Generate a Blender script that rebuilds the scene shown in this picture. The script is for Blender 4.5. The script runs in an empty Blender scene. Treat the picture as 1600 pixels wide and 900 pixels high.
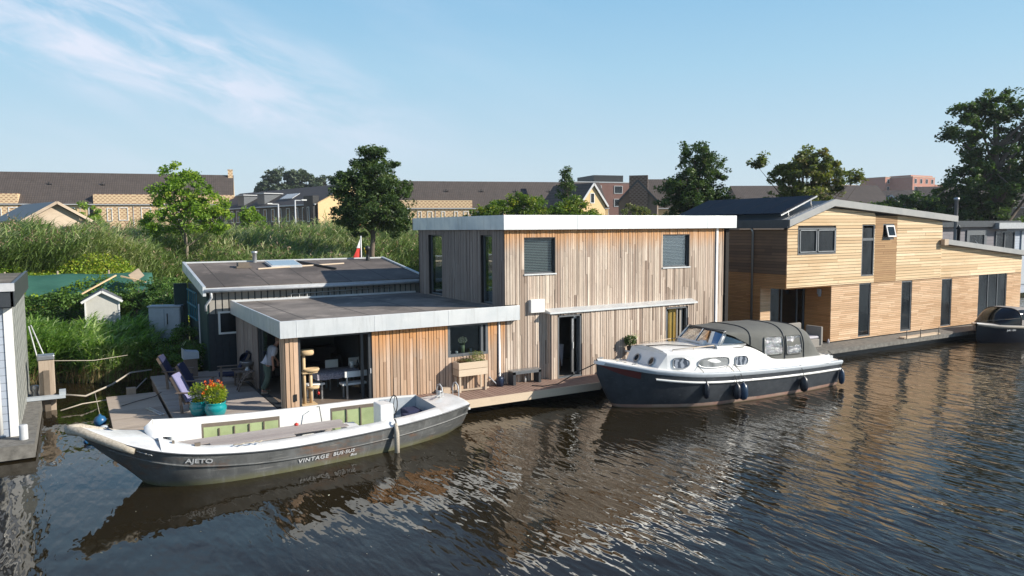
import bpy, bmesh, math, random
import numpy as np
from mathutils import Vector, Matrix
R = math.radians
random.seed(7); rng = np.random.default_rng(7)
sc = bpy.context.scene; C = sc.collection

# ---------------------------------------------------------------- camera, light, exposure
cam = bpy.data.cameras.new('camera'); camo = bpy.data.objects.new('camera', cam); C.objects.link(camo)
cam.sensor_width = 36; cam.lens = 1165.955/1600*36; cam.clip_end = 6000; cam.clip_start = .1
yaw, pit, rol = R(30.5676), R(4.5874), R(-.3961)
fw = Vector((math.sin(yaw)*math.cos(pit), math.cos(yaw)*math.cos(pit), -math.sin(pit)))
rr = Vector((math.cos(yaw), -math.sin(yaw), 0)); uu = rr.cross(fw)
r2 = rr*math.cos(rol)+uu*math.sin(rol); u2 = -rr*math.sin(rol)+uu*math.cos(rol)
M = Matrix((r2, u2, -fw)).transposed().to_4x4(); M.translation = Vector((0, 0, 5.7))
camo.matrix_world = M; sc.camera = camo
SUN_EL, SUN_AZ = 28.0, 129.9            # azimuth measured from +y (into the scene) towards +x
sd = Vector((math.sin(R(SUN_AZ))*math.cos(R(SUN_EL)), math.cos(R(SUN_AZ))*math.cos(R(SUN_EL)), math.sin(R(SUN_EL))))
sl = bpy.data.lights.new('sun', 'SUN'); sl.energy = 5.0; sl.angle = R(.5); sl.color = (1, .93, .82)
so = bpy.data.objects.new('sun', sl); C.objects.link(so); so.rotation_euler = sd.to_track_quat('Z', 'Y').to_euler(); so.location = (40, -40, 60)
w = bpy.data.worlds.new('World'); sc.world = w; w.use_nodes = True
nt = w.node_tree; N = nt.nodes; Lk = nt.links; bg = N['Background']
sky = N.new('ShaderNodeTexSky'); sky.sky_type = 'NISHITA'; sky.sun_disc = False
sky.sun_elevation = R(SUN_EL); sky.sun_rotation = R(SUN_AZ); sky.air_density = 1.0; sky.dust_density = .7; sky.ozone_density = 1.6
tc = N.new('ShaderNodeTexCoord'); nz = N.new('ShaderNodeTexNoise'); mp = N.new('ShaderNodeMapping')
# thin cirrus: noise stretched along the horizon, strongest towards the left of the view
mp.inputs['Scale'].default_value = (2.2, 2.2, 9); mp.inputs['Rotation'].default_value = (0, R(9), R(20))
Lk.new(tc.outputs['Generated'], mp.inputs[0]); Lk.new(mp.outputs[0], nz.inputs[0])
nz.inputs['Scale'].default_value = 2.0; nz.inputs['Detail'].default_value = 9; nz.inputs['Roughness'].default_value = .62; nz.inputs['Distortion'].default_value = .3
rm = N.new('ShaderNodeValToRGB'); rm.color_ramp.elements[0].position = .40; rm.color_ramp.elements[1].position = .62
Lk.new(nz.outputs[0], rm.inputs[0])
def vm(op, a, b=None):
    n = N.new('ShaderNodeVectorMath'); n.operation = op; Lk.new(a, n.inputs[0])
    if b is not None: n.inputs[1].default_value = b
    return n
def mt(op, a, b):
    n = N.new('ShaderNodeMath'); n.operation = op; n.use_clamp = False
    for i, v in enumerate((a, b)):
        if isinstance(v, (int, float)): n.inputs[i].default_value = v
        else: Lk.new(v, n.inputs[i])
    return n.outputs[0]
def rngmap(a, f0, f1, t0, t1):
    n = N.new('ShaderNodeMapRange'); n.interpolation_type = 'SMOOTHSTEP'; Lk.new(a, n.inputs[0])
    for k, v in zip((1, 2, 3, 4), (f0, f1, t0, t1)): n.inputs[k].default_value = v
    return n.outputs[0]
nrm = vm('NORMALIZE', tc.outputs['Generated'])
# a wispy band of high cloud sinking from the upper left of the view towards the right
sepn = N.new('ShaderNodeSeparateXYZ'); Lk.new(nrm.outputs[0], sepn.inputs[0])
az = mt('MULTIPLY', mt('ARCTAN2', sepn.outputs['X'], sepn.outputs['Y']), 57.296); el = mt('MULTIPLY', mt('ARCSINE', sepn.outputs['Z'], 0), 57.296)
dd = mt('SUBTRACT', el, mt('SUBTRACT', 13.6, mt('MULTIPLY', az, .29)))
cb = N.new('ShaderNodeCombineXYZ'); Lk.new(mt('MULTIPLY', az, .085), cb.inputs[0]); Lk.new(mt('MULTIPLY', dd, .30), cb.inputs[1]); Lk.new(cb.outputs[0], nz.inputs[0])
nz.inputs['Scale'].default_value = 1.5; nz.inputs['Detail'].default_value = 10; nz.inputs['Roughness'].default_value = .62; nz.inputs['Distortion'].default_value = .5
msk = mt('MULTIPLY', mt('MULTIPLY', rngmap(mt('ABSOLUTE', dd, 0), 5.5, 1.2, 0, 1), rngmap(az, 30, 6, 0, 1)), rngmap(el, 3, 8, 0, 1))
fac = mt('MULTIPLY', mt('MULTIPLY', rm.outputs[0], msk), .8)
n5 = N.new('ShaderNodeTexNoise'); n5.inputs['Scale'].default_value = .8; n5.inputs['Detail'].default_value = 8; Lk.new(cb.outputs[0], n5.inputs[0])
thin = mt('MULTIPLY', mt('MULTIPLY', rngmap(n5.outputs[0], .35, .7, 0, 1), rngmap(az, 45, 10, 0, 1)), .22)
fac = mt('ADD', fac, thin)
# summer haze: clear blue overhead paling towards the horizon, laid over the Nishita sky
sep = N.new('ShaderNodeSeparateXYZ'); Lk.new(nrm.outputs[0], sep.inputs[0])
gr = N.new('ShaderNodeValToRGB'); Lk.new(sep.outputs['Z'], gr.inputs[0])
e = gr.color_ramp.elements; e[0].position = 0; e[0].color = (.64, .76, .85, 1); e[1].position = 1; e[1].color = (.035, .10, .26, 1)
for p_, c_ in ((.08, (.57, .735, .85)), (.2, (.40, .66, .85)), (.34, (.23, .515, .80)), (.46, (.10, .27, .55)), (.65, (.05, .15, .36))):
    q_ = e.new(p_); q_.color = (*c_, 1)
gs = vm('SCALE', gr.outputs[0]); gs.inputs['Scale'].default_value = 8.0
m0 = N.new('ShaderNodeMixRGB'); m0.inputs[0].default_value = .88; Lk.new(sky.outputs[0], m0.inputs[1]); Lk.new(gs.outputs[0], m0.inputs[2])
mx = N.new('ShaderNodeMixRGB'); mx.inputs[2].default_value = (6.0, 6.5, 7.6, 1)
Lk.new(fac, mx.inputs[0]); Lk.new(m0.outputs[0], mx.inputs[1]); Lk.new(mx.outputs[0], bg.inputs[0])
bg.inputs[1].default_value = .092
sc.view_settings.view_transform = 'Standard'; sc.view_settings.look = 'None'; sc.view_settings.exposure = .5; sc.view_settings.gamma = 1
sc.render.engine = 'CYCLES'

# ---------------------------------------------------------------- materials
MATS = {}
class NT:
    def __init__(s, name):
        s.m = bpy.data.materials.new(name); s.m.use_nodes = True; s.t = s.m.node_tree; s.n = s.t.nodes; s.b = s.n['Principled BSDF']; s.o = s.n['Material Output']
    def add(s, typ, **kw):
        n = s.n.new('ShaderNode'+typ)
        for k, v in kw.items():
            if k.startswith('_'): setattr(n, k[1:], v)
            else: s.set(n, k.replace('__', ' '), v)
        return n
    def set(s, n, k, v):
        i = n.inputs[int(k[1:])] if k[0] == 'i' and k[1:].isdigit() else n.inputs[k]
        if isinstance(v, bpy.types.NodeSocket): s.t.links.new(v, i)
        else:
            if hasattr(i.default_value, '__len__') and len(i.default_value) == 4 and len(v) == 3: v = (*v, 1)
            i.default_value = v
    def bs(s, **kw):
        for k, v in kw.items(): s.set(s.b, k.replace('__', ' '), v)
    def pos(s): return s.add('NewGeometry').outputs['Position']
    def obj(s): return s.add('TexCoord').outputs['Object']
    def noise(s, vec, scale, detail=4, rough=.55, vscale=None, rot=(0, 0, 0), dist=0):
        if vscale: vec = s.add('Mapping', i0=vec, Scale=vscale, Rotation=rot).outputs[0]
        return s.add('TexNoise', Vector=vec, Scale=scale, Detail=detail, Roughness=rough, Distortion=dist).outputs[0]
    def ramp(s, fac, *st):
        r = s.add('ValToRGB', Fac=fac); e = r.color_ramp.elements
        while len(e) < len(st): e.new(.5)
        for i, (p, c) in enumerate(st): e[i].position = p; e[i].color = (*c, 1) if len(c) == 3 else c
        return r.outputs[0]
    def mix(s, f, a, b, mode='MIX'): return s.add('MixRGB', _blend_type=mode, i0=f, i1=a, i2=b).outputs[0]
    def math(s, op, a, b=0.0): return s.add('Math', _operation=op, i0=a, i1=b).outputs[0]
    def mr(s, v, a, b, c=0.0, d=1.0): return s.add('MapRange', i0=v, i1=a, i2=b, i3=c, i4=d).outputs[0]
    def bump(s, h, strength=.3, dist=.02, normal=None):
        b = s.add('Bump', Height=h, Strength=strength, Distance=dist)
        if normal is not None: s.set(b, 'Normal', normal)
        return b.outputs[0]
    def att(s, name): return s.add('Attribute', _attribute_name=name)
def mat(name, c1, c2=None, rough=.6, metal=0, scale=6, bump=0, bscale=None, vs=None, spec=.5, coat=0, detail=5, ramp=(.35, .7)):
    if name in MATS: return MATS[name]
    k = NT(name); v = k.obj()
    c2 = c2 or tuple(x*.82 for x in c1)
    n = k.noise(v, scale, detail, .6, vs)
    k.bs(Base__Color=k.ramp(n, (ramp[0], c1), (ramp[1], c2)), Roughness=rough, Metallic=metal)
    k.b.inputs['Specular IOR Level'].default_value = spec; k.b.inputs['Coat Weight'].default_value = coat
    if bump: k.bs(Normal=k.bump(k.noise(v, bscale or scale*4, 5, .6, vs), bump, .01))
    MATS[name] = k.m; return k.m
def wood(name, cols, top=None, topcol=(.52, .25, .08), span=.8, grain=(9, 9, .8), rough=.75, greyrun=.5, dark=(.2, .15, .12)):
    """boards: colour per board from the rnd attribute, long grain, fresh orange wood kept dry near height `top`"""
    k = NT(name); p = k.pos(); r = k.att('rnd').outputs['Fac']
    base = k.ramp(r, *[(i/max(1, len(cols)-1), c) for i, c in enumerate(cols)])
    off = k.add('VectorMath', _operation='ADD', i0=p, i1=k.add('CombineXYZ', X=k.math('MULTIPLY', r, 37.0), Y=k.math('MULTIPLY', r, 11.0), Z=k.math('MULTIPLY', r, 23.0)).outputs[0]).outputs[0]
    g = k.noise(off, 3.2, 8, .65, grain)
    base = k.mix(k.mr(g, .45, .8, 0, greyrun), base, dark)
    big = k.noise(p, .7, 6, .65, tuple(max(.35, v_*.12) for v_ in grain)); base = k.mix(k.mr(big, .48, .68, 0, .38), base, dark)
    g2 = k.noise(off, 14, 6, .7, grain)
    base = k.mix(k.mr(g2, .3, .7, 0, .35), base, k.mix(1.0, base, (1.35, 1.3, 1.25), 'MULTIPLY'))
    if top is not None:
        z = k.add('SeparateXYZ', i0=p).outputs['Z']
        h = k.math('ADD', z, k.math('MULTIPLY', k.noise(off, 1.5, 4, .6, (6, 6, .5)), .9))
        f = k.mr(h, top-span+.45, top+.45, 0, .85)
        base = k.mix(f, base, k.mix(k.mr(r, 0, 1, 0, .6), topcol, tuple(min(1, x*1.35) for x in topcol)))
    k.bs(Base__Color=base, Roughness=rough, Normal=k.bump(g2, .25, .006)); k.b.inputs['Specular IOR Level'].default_value = .25
    MATS[name] = k.m; return k.m
# weathered vertical cladding of the near house
wood('clad_upper', [(.24, .18, .14), (.50, .41, .335), (.63, .53, .44), (.33, .25, .20), (.68, .59, .49), (.44, .36, .29), (.58, .47, .38)], top=5.62, span=.75)
wood('clad_lower', [(.38, .25, .165), (.55, .39, .27), (.46, .31, .21), (.62, .47, .36), (.34, .24, .17)], top=2.66, span=.95, topcol=(.56, .25, .07), greyrun=.35)
wood('clad_shaded', [(.24, .19, .165), (.33, .27, .23), (.28, .22, .19), (.36, .30, .26)], greyrun=.45, dark=(.13, .11, .1))  # left walls: shade put into the board colours, darker than the sunny front
wood('clad_post', [(.50, .33, .21), (.62, .44, .31), (.45, .3, .2)], greyrun=.35)
# second house: horizontal larch boards
wood('siding_upper', [(.64, .48, .30), (.74, .58, .38), (.68, .51, .32), (.55, .40, .24), (.80, .65, .45)], grain=(.6, .6, 9), greyrun=.22, dark=(.42, .26, .12))
wood('siding_lower', [(.57, .38, .23), (.65, .45, .29), (.49, .32, .19), (.69, .50, .33)], grain=(.6, .6, 9), greyrun=.2, dark=(.4, .22, .1))
wood('siding_patch', [(.36, .225, .115), (.42, .27, .14), (.39, .24, .125), (.33, .2, .1)], grain=(.6, .6, 9), greyrun=.25, dark=(.2, .12, .07))
wood('siding_shaded_top', [(.21, .12, .07), (.27, .155, .09), (.16, .095, .06), (.24, .14, .08)], grain=(.6, .6, 9), greyrun=.4, dark=(.1, .07, .05))  # upper left wall: same boards, colours darkened to hold the shade
wood('siding_shaded_low', [(.52, .24, .085), (.58, .28, .11), (.45, .20, .075), (.55, .27, .10)], grain=(.6, .6, 9), greyrun=.25, dark=(.24, .11, .05))  # lower left wall and porch: orange-brown shade tone put into the colour
wood('deck_grey', [(.36, .31, .27), (.42, .37, .33), (.33, .28, .25), (.45, .4, .35)], grain=(.7, 9, 9), greyrun=.4)
wood('deck_raft', [(.40, .33, .26), (.45, .38, .31), (.36, .30, .24)], grain=(.7, 7, 9), greyrun=.5)
wood('deck_brown', [(.26, .175, .14), (.30, .21, .165), (.28, .19, .15), (.24, .16, .13)], grain=(9, .7, 9), greyrun=.3, dark=(.16, .11, .09))
wood('pale_timber', [(.58, .47, .35), (.64, .53, .41), (.54, .43, .31)], grain=(.8, 5, 5), greyrun=.3, dark=(.38, .28, .18))
wood('grey_plank', [(.34, .30, .28), (.42, .38, .35), (.37, .33, .31)], grain=(.8, 8, 8), greyrun=.6, dark=(.22, .18, .17))
wood('barn_wood', [(.50, .40, .30), (.56, .46, .35), (.46, .37, .28)], grain=(.6, .6, 6), greyrun=.3)
wood('pile_wood', [(.36, .29, .23), (.40, .33, .26)], grain=(8, 8, .6), greyrun=.6, dark=(.2, .14, .1))
wood('furniture_wood', [(.17, .13, .105), (.22, .17, .14)], grain=(3, 3, 3), greyrun=.4, dark=(.09, .07, .06))
wood('raw_pine', [(.66, .47, .27), (.7, .52, .32)], grain=(5, 5, 1), greyrun=.1)
mat('dark_backing', (.02, .018, .016), rough=.9)
mat('concrete', (.2, .19, .17), (.1, .095, .085), rough=.85, bump=.3)
mat('zinc', (.72, .735, .74), (.50, .54, .57), rough=.45, metal=.5, scale=1.1, bump=.12, bscale=1.2, spec=.5, detail=3, ramp=(.38, .75))
mat('zinc_pale', (.80, .82, .82), (.52, .56, .58), rough=.4, metal=.2, scale=1.3, bump=.15, bscale=1.0, detail=3, ramp=(.35, .75))
mat('verge_grey', (.34, .34, .33), (.27, .28, .28), rough=.5, scale=2)
mat('zinc_white', (.86, .86, .85), (.74, .74, .74), rough=.45, metal=.12, scale=1.3, bump=.06, bscale=1.0)
mat('steel_grey', (.42, .43, .44), (.34, .35, .36), rough=.35, metal=.8, scale=3)
mat('anthracite', (.045, .05, .057), (.035, .04, .045), rough=.4)
mat('frame_dark', (.13, .14, .15), (.10, .11, .12), rough=.4)
mat('frame_light', (.55, .56, .57), (.45, .46, .47), rough=.4)
mat('white_paint', (.80, .80, .78), (.72, .72, .70), rough=.35, scale=2, coat=.1)
mat('white_gel', (.82, .82, .80), (.72, .71, .68), rough=.22, scale=1.4, detail=8, coat=.3)
mat('black_paint', (.02, .021, .023), (.035, .036, .038), rough=.4, scale=3)
mat('navy_cushion', (.018, .024, .07), (.012, .016, .05), rough=.9, scale=30, bump=.2)
mat('lilac_cushion', (.22, .22, .36), (.17, .17, .3), rough=.9, scale=30, bump=.2)
mat('blue_plastic', (.02, .11, .24), (.015, .08, .2), rough=.35)
mat('navy_plastic', (.012, .025, .06), (.01, .02, .045), rough=.35)
mat('fender_blue', (.015, .05, .11), (.01, .035, .08), rough=.3)
mat('turquoise_glaze', (.01, .30, .31), (.01, .2, .22), rough=.15, scale=3, coat=.6)
mat('rope', (.48, .43, .36), (.32, .28, .22), rough=.95, scale=40, bump=.5)
mat('dark_rope', (.07, .065, .06), (.04, .04, .035), rough=.95, scale=40)
mat('canvas', (.125, .127, .116), (.10, .102, .094), rough=.85, scale=2, bump=.25, bscale=3)
mat('taupe_canvas', (.30, .275, .26), (.26, .24, .225), rough=.85, scale=2, bump=.1, bscale=3)
mat('dark_green_paint', (.012, .045, .04), (.01, .03, .03), rough=.6)
mat('blue_black_boards', (.018, .025, .032), (.03, .037, .045), rough=.6)
mat('taupe_boards', (.33, .31, .275), (.28, .26, .235), rough=.7)
mat('blind', (.42, .44, .42), (.38, .4, .38), rough=.5)
mat('cabinet_grey', (.42, .46, .5), (.36, .4, .44), rough=.5)
mat('teal_lattice', (.02, .16, .22), (.015, .12, .18), rough=.6)
mat('garden_shed_paint', (.56, .55, .50), (.5, .49, .45), rough=.6)
mat('slate', (.13, .135, .15), (.09, .095, .105), rough=.7, scale=8)
mat('bark', (.17, .13, .1), (.09, .07, .055), rough=.95, scale=12, bump=.8, vs=(1, 1, .25))
mat('bark_light', (.27, .22, .17), (.17, .14, .11), rough=.95, scale=12, bump=.6, vs=(1, 1, .25))
mat('sofa_grey', (.30, .28, .25), (.24, .22, .2), rough=.95, scale=40, bump=.4)
mat('dark_leather', (.025, .02, .017), (.018, .014, .012), rough=.5)
mat('interior_wall', (.10, .105, .11), (.08, .085, .09), rough=.8)
mat('interior_floor', (.22, .17, .13), (.17, .13, .1), rough=.6)
mat('shirt_white', (.52, .50, .54), (.46, .44, .48), rough=.9, scale=8, bump=.3, bscale=6)
mat('trouser_green', (.085, .12, .095), (.065, .095, .075), rough=.95, scale=8, bump=.3)
mat('skin', (.42, .22, .15), (.38, .19, .13), rough=.5)
mat('hair', (.28, .16, .1), (.2, .11, .07), rough=.8)
mat('shoe', (.35, .28, .22), rough=.7)
mat('red', (.6, .03, .02), rough=.4); mat('flag_white', (.8, .8, .8), rough=.8); mat('flag_red', (.62, .04, .03), rough=.8); mat('flag_yellow', (.75, .5, .03), rough=.8)
mat('yellow_curtain', (.55, .38, .1), (.48, .33, .08), rough=.8)
mat('black_metal', (.025, .026, .028), rough=.45, metal=.3)
mat('solar', (.007, .010, .020), (.005, .008, .015), rough=.5, spec=.08)
mat('skylight_glass', (.30, .38, .44), (.26, .34, .4), rough=.25)
mat('tile_dark', (.045, .05, .06), rough=.5)
mat('cat_carpet', (.60, .44, .26), (.52, .37, .2), rough=.95, scale=30, bump=.5)
mat('soil', (.05, .035, .025), rough=1)
mat('tablecloth', (.42, .39, .44), (.25, .23, .28), rough=.9, scale=26, detail=2, ramp=(.45, .52))
mat('lamp_metal', (.5, .51, .52), rough=.4, metal=.5)
mat('poly_brown', (.16, .13, .1), rough=.6)

def roof_felt(name, c1, c2, seam=2.0, ang=0):
    k = NT(name); p = k.pos()
    n = k.noise(p, .9, 6, .65); n2 = k.noise(p, 60, 3, .6)
    base = k.ramp(n, (.3, c1), (.7, c2))
    base = k.mix(k.mr(n2, .35, .7, 0, .3), base, tuple(x*1.35 for x in c2))
    mp_ = k.add('Mapping', i0=p, Rotation=(0, 0, ang)).outputs[0]
    x = k.add('SeparateXYZ', i0=mp_).outputs['X']
    fr = k.math('FRACT', k.math('DIVIDE', x, seam)); s_ = k.math('LESS_THAN', fr, .022)
    st = k.noise(p, .35, 6, .6)
    base = k.mix(k.mr(st, .46, .58, 0, .6), base, tuple(x*.5 for x in c1)); st2 = k.noise(p, .8, 7, .7, (1, 1, 1), (0, 0, 1)); base = k.mix(k.mr(st2, .56, .66, 0, .5), base, tuple(x*1.7 for x in c2))
    k.bs(Base__Color=k.mix(s_, base, tuple(x*.35 for x in c1)), Roughness=.85, Normal=k.bump(n2, .3, .01)); MATS[name] = k.m
roof_felt('felt_near', (.115, .098, .084), (.25, .215, .185), 1.95)
roof_felt('felt_shed', (.085, .07, .06), (.15, .125, .11), 1.6)
roof_felt('felt_mossy', (.12, .105, .075), (.2, .17, .13), 30)

def glass(name, tint=(.75, .8, .82), refl=1.0, col=None):
    k = NT(name)
    fr = k.add('Fresnel', IOR=1.55)
    gl = k.add('BsdfGlossy', Color=(.95, .97, 1), Roughness=.015); tr = k.add('BsdfTransparent', Color=tint)
    mx_ = k.add('MixShader', i0=k.math('MULTIPLY', fr.outputs[0], refl), i1=tr.outputs[0], i2=gl.outputs[0])
    k.t.links.new(mx_.outputs[0], k.o.inputs[0]); MATS[name] = k.m
glass('glass', (.8, .84, .85), .6); glass('glass_dark', (.22, .25, .27), .8)
k = NT('glass_black'); n = k.noise(k.pos(), 1.3, 3, .5, (1, 1, .4))
k.bs(Base__Color=k.ramp(n, (.35, (.006, .008, .01)), (.7, (.03, .036, .042))), Roughness=.05, Normal=k.bump(k.noise(k.pos(), 2.5, 3, .5, (1, 1, 3)), .25, .02)); k.b.inputs['Specular IOR Level'].default_value = .28; MATS['glass_black'] = k.m
# clear vinyl canopy window
k = NT('vinyl'); n = k.noise(k.pos(), 3, 6, .7, (1, 1, 4), dist=1.2)
gl = k.add('BsdfGlossy', Color=(.9, .92, .95), Roughness=.12, Normal=k.bump(n, .9, .06)); tr = k.add('BsdfTransparent', Color=(.35, .36, .36)); df = k.add('BsdfDiffuse', Color=(.5, .52, .54))
m1 = k.add('MixShader', i0=k.mr(n, .5, .62, .15, .75), i1=tr.outputs[0], i2=df.outputs[0]); m2 = k.add('MixShader', i0=.22, i1=m1.outputs[0], i2=gl.outputs[0])
k.t.links.new(m2.outputs[0], k.o.inputs[0]); MATS['vinyl'] = k.m
# steel hull of the open boat: dark tar paint, rust, pale scum line at the water
k = NT('hull_tar'); p = k.pos(); z = k.add('SeparateXYZ', i0=p).outputs['Z']
n = k.noise(p, 2.2, 9, .7); n2 = k.noise(p, .9, 6, .65, (1, 1, 2.4))
b_ = k.ramp(n, (.3, (.075, .078, .078)), (.75, (.15, .155, .155)))
b_ = k.mix(k.mr(n2, .56, .68, 0, .7), b_, (.17, .085, .045)); sc_ = k.noise(p, 1.0, 4, .6, (1.2, 1.2, 26)); b_ = k.mix(k.mr(sc_, .62, .68, 0, .5), b_, (.34, .33, .31))
zz = k.math('ADD', z, k.math('MULTIPLY', k.math('SUBTRACT', n, .5), .1))
b_ = k.mix(k.mr(zz, .17, .03, 0, .8), b_, (.16, .16, .08))
st = k.noise(p, 7, 6, .7, (1, 1, .12)); b_ = k.mix(k.mr(st, .52, .7, 0, .45), b_, (.26, .265, .26))
k.bs(Base__Color=b_, Roughness=k.mr(n, .3, .7, .32, .6), Normal=k.bump(n, .15, .02)); MATS['hull_tar'] = k.m
k = NT('hull_navy'); p = k.pos(); z = k.add('SeparateXYZ', i0=p).outputs['Z']
n = k.noise(p, 2.0, 9, .75); st = k.noise(p, 5, 7, .75, (1, 1, 2.5))
b_ = k.ramp(n, (.3, (.026, .031, .039)), (.75, (.065, .073, .084)))
b_ = k.mix(k.mr(st, .6, .72, 0, .35), b_, (.24, .25, .26))
zz = k.math('ADD', z, k.math('MULTIPLY', k.math('SUBTRACT', n, .5), .05))
b_ = k.mix(k.math('LESS_THAN', zz, .125), b_, k.ramp(n, (.35, (.40, .30, .24)), (.7, (.30, .14, .11))))
b_ = k.mix(k.mr(zz, .05, .0, 0, .9), b_, (.1, .09, .05))
k.bs(Base__Color=b_, Roughness=.35, Normal=k.bump(n, .1, .02)); MATS['hull_navy'] = k.m
mat('coir', (.50, .45, .37), (.30, .26, .20), rough=.95, scale=18, bump=1.0, vs=(1, 1, 1))
mat('hull_sloop', (.012, .014, .022), (.01, .012, .018), rough=.12, coat=.6)
mat('deck_white', (.80, .80, .78), (.55, .52, .48), rough=.3, scale=2.2, detail=12, coat=.1, ramp=(.42, .8))
mat('red_ochre', (.12, .02, .018), rough=.5)
mat('green_inside', (.36, .43, .22), (.27, .33, .16), rough=.6, scale=3)
mat('grey_inside', (.42, .46, .50), (.35, .39, .43), rough=.5, scale=3)
# leaves
def leafmat(name, cols, trans=.35):
    k = NT(name); r = k.att('rnd').outputs['Fac']
    c = k.ramp(r, *[(i/(len(cols)-1), c) for i, c in enumerate(cols)])
    d = k.add('BsdfPrincipled', Base__Color=c, Roughness=.5); d.inputs['Specular IOR Level'].default_value = .3
    t = k.add('BsdfTranslucent', Color=k.mix(1.0, c, (1.3, 1.5, .5), 'MULTIPLY'))
    m_ = k.add('MixShader', i0=trans, i1=d.outputs[0], i2=t.outputs[0]); k.t.links.new(m_.outputs[0], k.o.inputs[0]); MATS[name] = k.m
leafmat('leaf_maple', [(.08, .15, .02), (.15, .26, .03), (.23, .35, .045), (.36, .38, .05)])
leafmat('leaf_dark', [(.022, .045, .016), (.042, .08, .024), (.08, .13, .038), (.14, .19, .06)], .28)
leafmat('leaf_mid', [(.05, .095, .018), (.09, .16, .025), (.15, .22, .03), (.36, .33, .03)])
leafmat('leaf_olive', [(.07, .085, .03), (.12, .145, .045), (.18, .20, .06), (.2, .13, .07)])
leafmat('leaf_ivy', [(.035, .08, .016), (.07, .145, .026), (.13, .23, .045)], .2)
leafmat('leaf_yellow', [(.13, .19, .015), (.22, .28, .02), (.32, .34, .02)])
leafmat('reed_green', [(.12, .22, .04), (.21, .36, .07), (.34, .48, .14), (.54, .60, .32)])
leafmat('reed_field', [(.10, .15, .04), (.17, .25, .07), (.26, .33, .12), (.50, .50, .28)])
leafmat('weeds', [(.09, .16, .018), (.16, .26, .025), (.25, .36, .035), (.38, .38, .05)])
leafmat('dry_stalk', [(.24, .17, .08), (.32, .24, .12)], .1)
leafmat('flower_orange', [(.65, .09, .015), (.8, .2, .02), (.7, .05, .04)], .2)
leafmat('flower_white', [(.75, .75, .65), (.7, .68, .5)], .2)
leafmat('leaf_haze', [(.055, .08, .05), (.075, .105, .06), (.10, .13, .08)], .2)
leafmat('leaf_pot', [(.12, .2, .02), (.24, .33, .03), (.36, .42, .05), (.5, .48, .08)])
leafmat('heather', [(.16, .08, .05), (.12, .16, .03), (.24, .26, .04)], .2)
# brick and tiles for the estate beyond the reeds (object space, real brick-ish sizes)
def brick(name, c1, c2, mortar, pattern=None):
    k = NT(name); v = k.obj(); sx = k.add('SeparateXYZ', i0=v)
    u = k.math('ADD', sx.outputs['X'], sx.outputs['Y']); cv = k.add('CombineXYZ', X=u, Y=sx.outputs['Z']).outputs[0]
    bt = k.add('TexBrick', Vector=cv, Color1=c1, Color2=c2, Mortar=mortar, Scale=1.0, Mortar__Size=.012, Brick__Width=.24, Row__Height=.08)
    b_ = k.mix(k.mr(k.noise(v, .5, 5), .3, .7, 0, .25), bt.outputs[0], tuple(x*.7 for x in c1))
    if pattern:
        a = k.math('FRACT', k.math('DIVIDE', k.math('ADD', u, k.math('MULTIPLY', k.math('FLOOR', k.math('DIVIDE', sx.outputs['Z'], .26)), .3)), .6))
        zf = k.math('FRACT', k.math('DIVIDE', sx.outputs['Z'], .26))
        f = k.math('MULTIPLY', k.math('LESS_THAN', a, .55), k.math('GREATER_THAN', zf, .42)); b_ = k.mix(f, b_, pattern)
    k.bs(Base__Color=b_, Roughness=.9); MATS[name] = k.m
brick('brick_yellow', (.78, .54, .28), (.72, .49, .24), (.66, .5, .3))
brick('brick_pattern', (.82, .62, .38), (.76, .56, .33), (.66, .5, .3), (.42, .24, .15))
brick('brick_brown', (.20, .145, .11), (.17, .12, .09), (.2, .17, .14))
brick('brick_brown_pattern', (.22, .16, .12), (.19, .13, .1), (.2, .17, .14), (.10, .06, .045))
brick('brick_red', (.20, .085, .065), (.17, .07, .055), (.2, .15, .13))
brick('brick_far', (.55, .2, .13), (.5, .17, .11), (.4, .3, .25))
def tiles(name, c1, c2):
    k = NT(name); v = k.obj(); s_ = k.add('SeparateXYZ', i0=v)
    wx = k.math('FRACT', k.math('DIVIDE', s_.outputs['X'], .3)); wy = k.math('FRACT', k.math('DIVIDE', s_.outputs['Y'], .3))
    g = k.math('LESS_THAN', wx, .28); h_ = k.math('LESS_THAN', wy, .14)
    b_ = k.ramp(k.noise(v, 1.3, 6, .7), (.3, c1), (.7, c2)); b_ = k.mix(k.math('MULTIPLY', k.math('MAXIMUM', g, h_), .55), b_, tuple(x*.35 for x in c1))
    k.bs(Base__Color=b_, Roughness=.8, Normal=k.bump(wx, .5, .05)); MATS[name] = k.m
tiles('roof_tiles', (.075, .06, .052), (.115, .092, .08)); tiles('roof_tiles_red', (.3, .1, .06), (.36, .14, .08))
def siding_mat(name, c, pitch=.16):
    k = NT(name); p = k.pos(); z = k.add('SeparateXYZ', i0=p).outputs['Z']; x = k.add('SeparateXYZ', i0=p).outputs['X']
    f = k.math('LESS_THAN', k.math('FRACT', k.math('DIVIDE', z, pitch)), .08)
    k.bs(Base__Color=k.mix(f, k.ramp(k.noise(p, 2, 5), (.3, c), (.7, tuple(v*.85 for v in c))), tuple(v*.45 for v in c)), Roughness=.6); MATS[name] = k.m
siding_mat('neighbour_siding', (.40, .45, .53), .2); siding_mat('bg_siding', (.18, .17, .19), .25)
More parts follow.
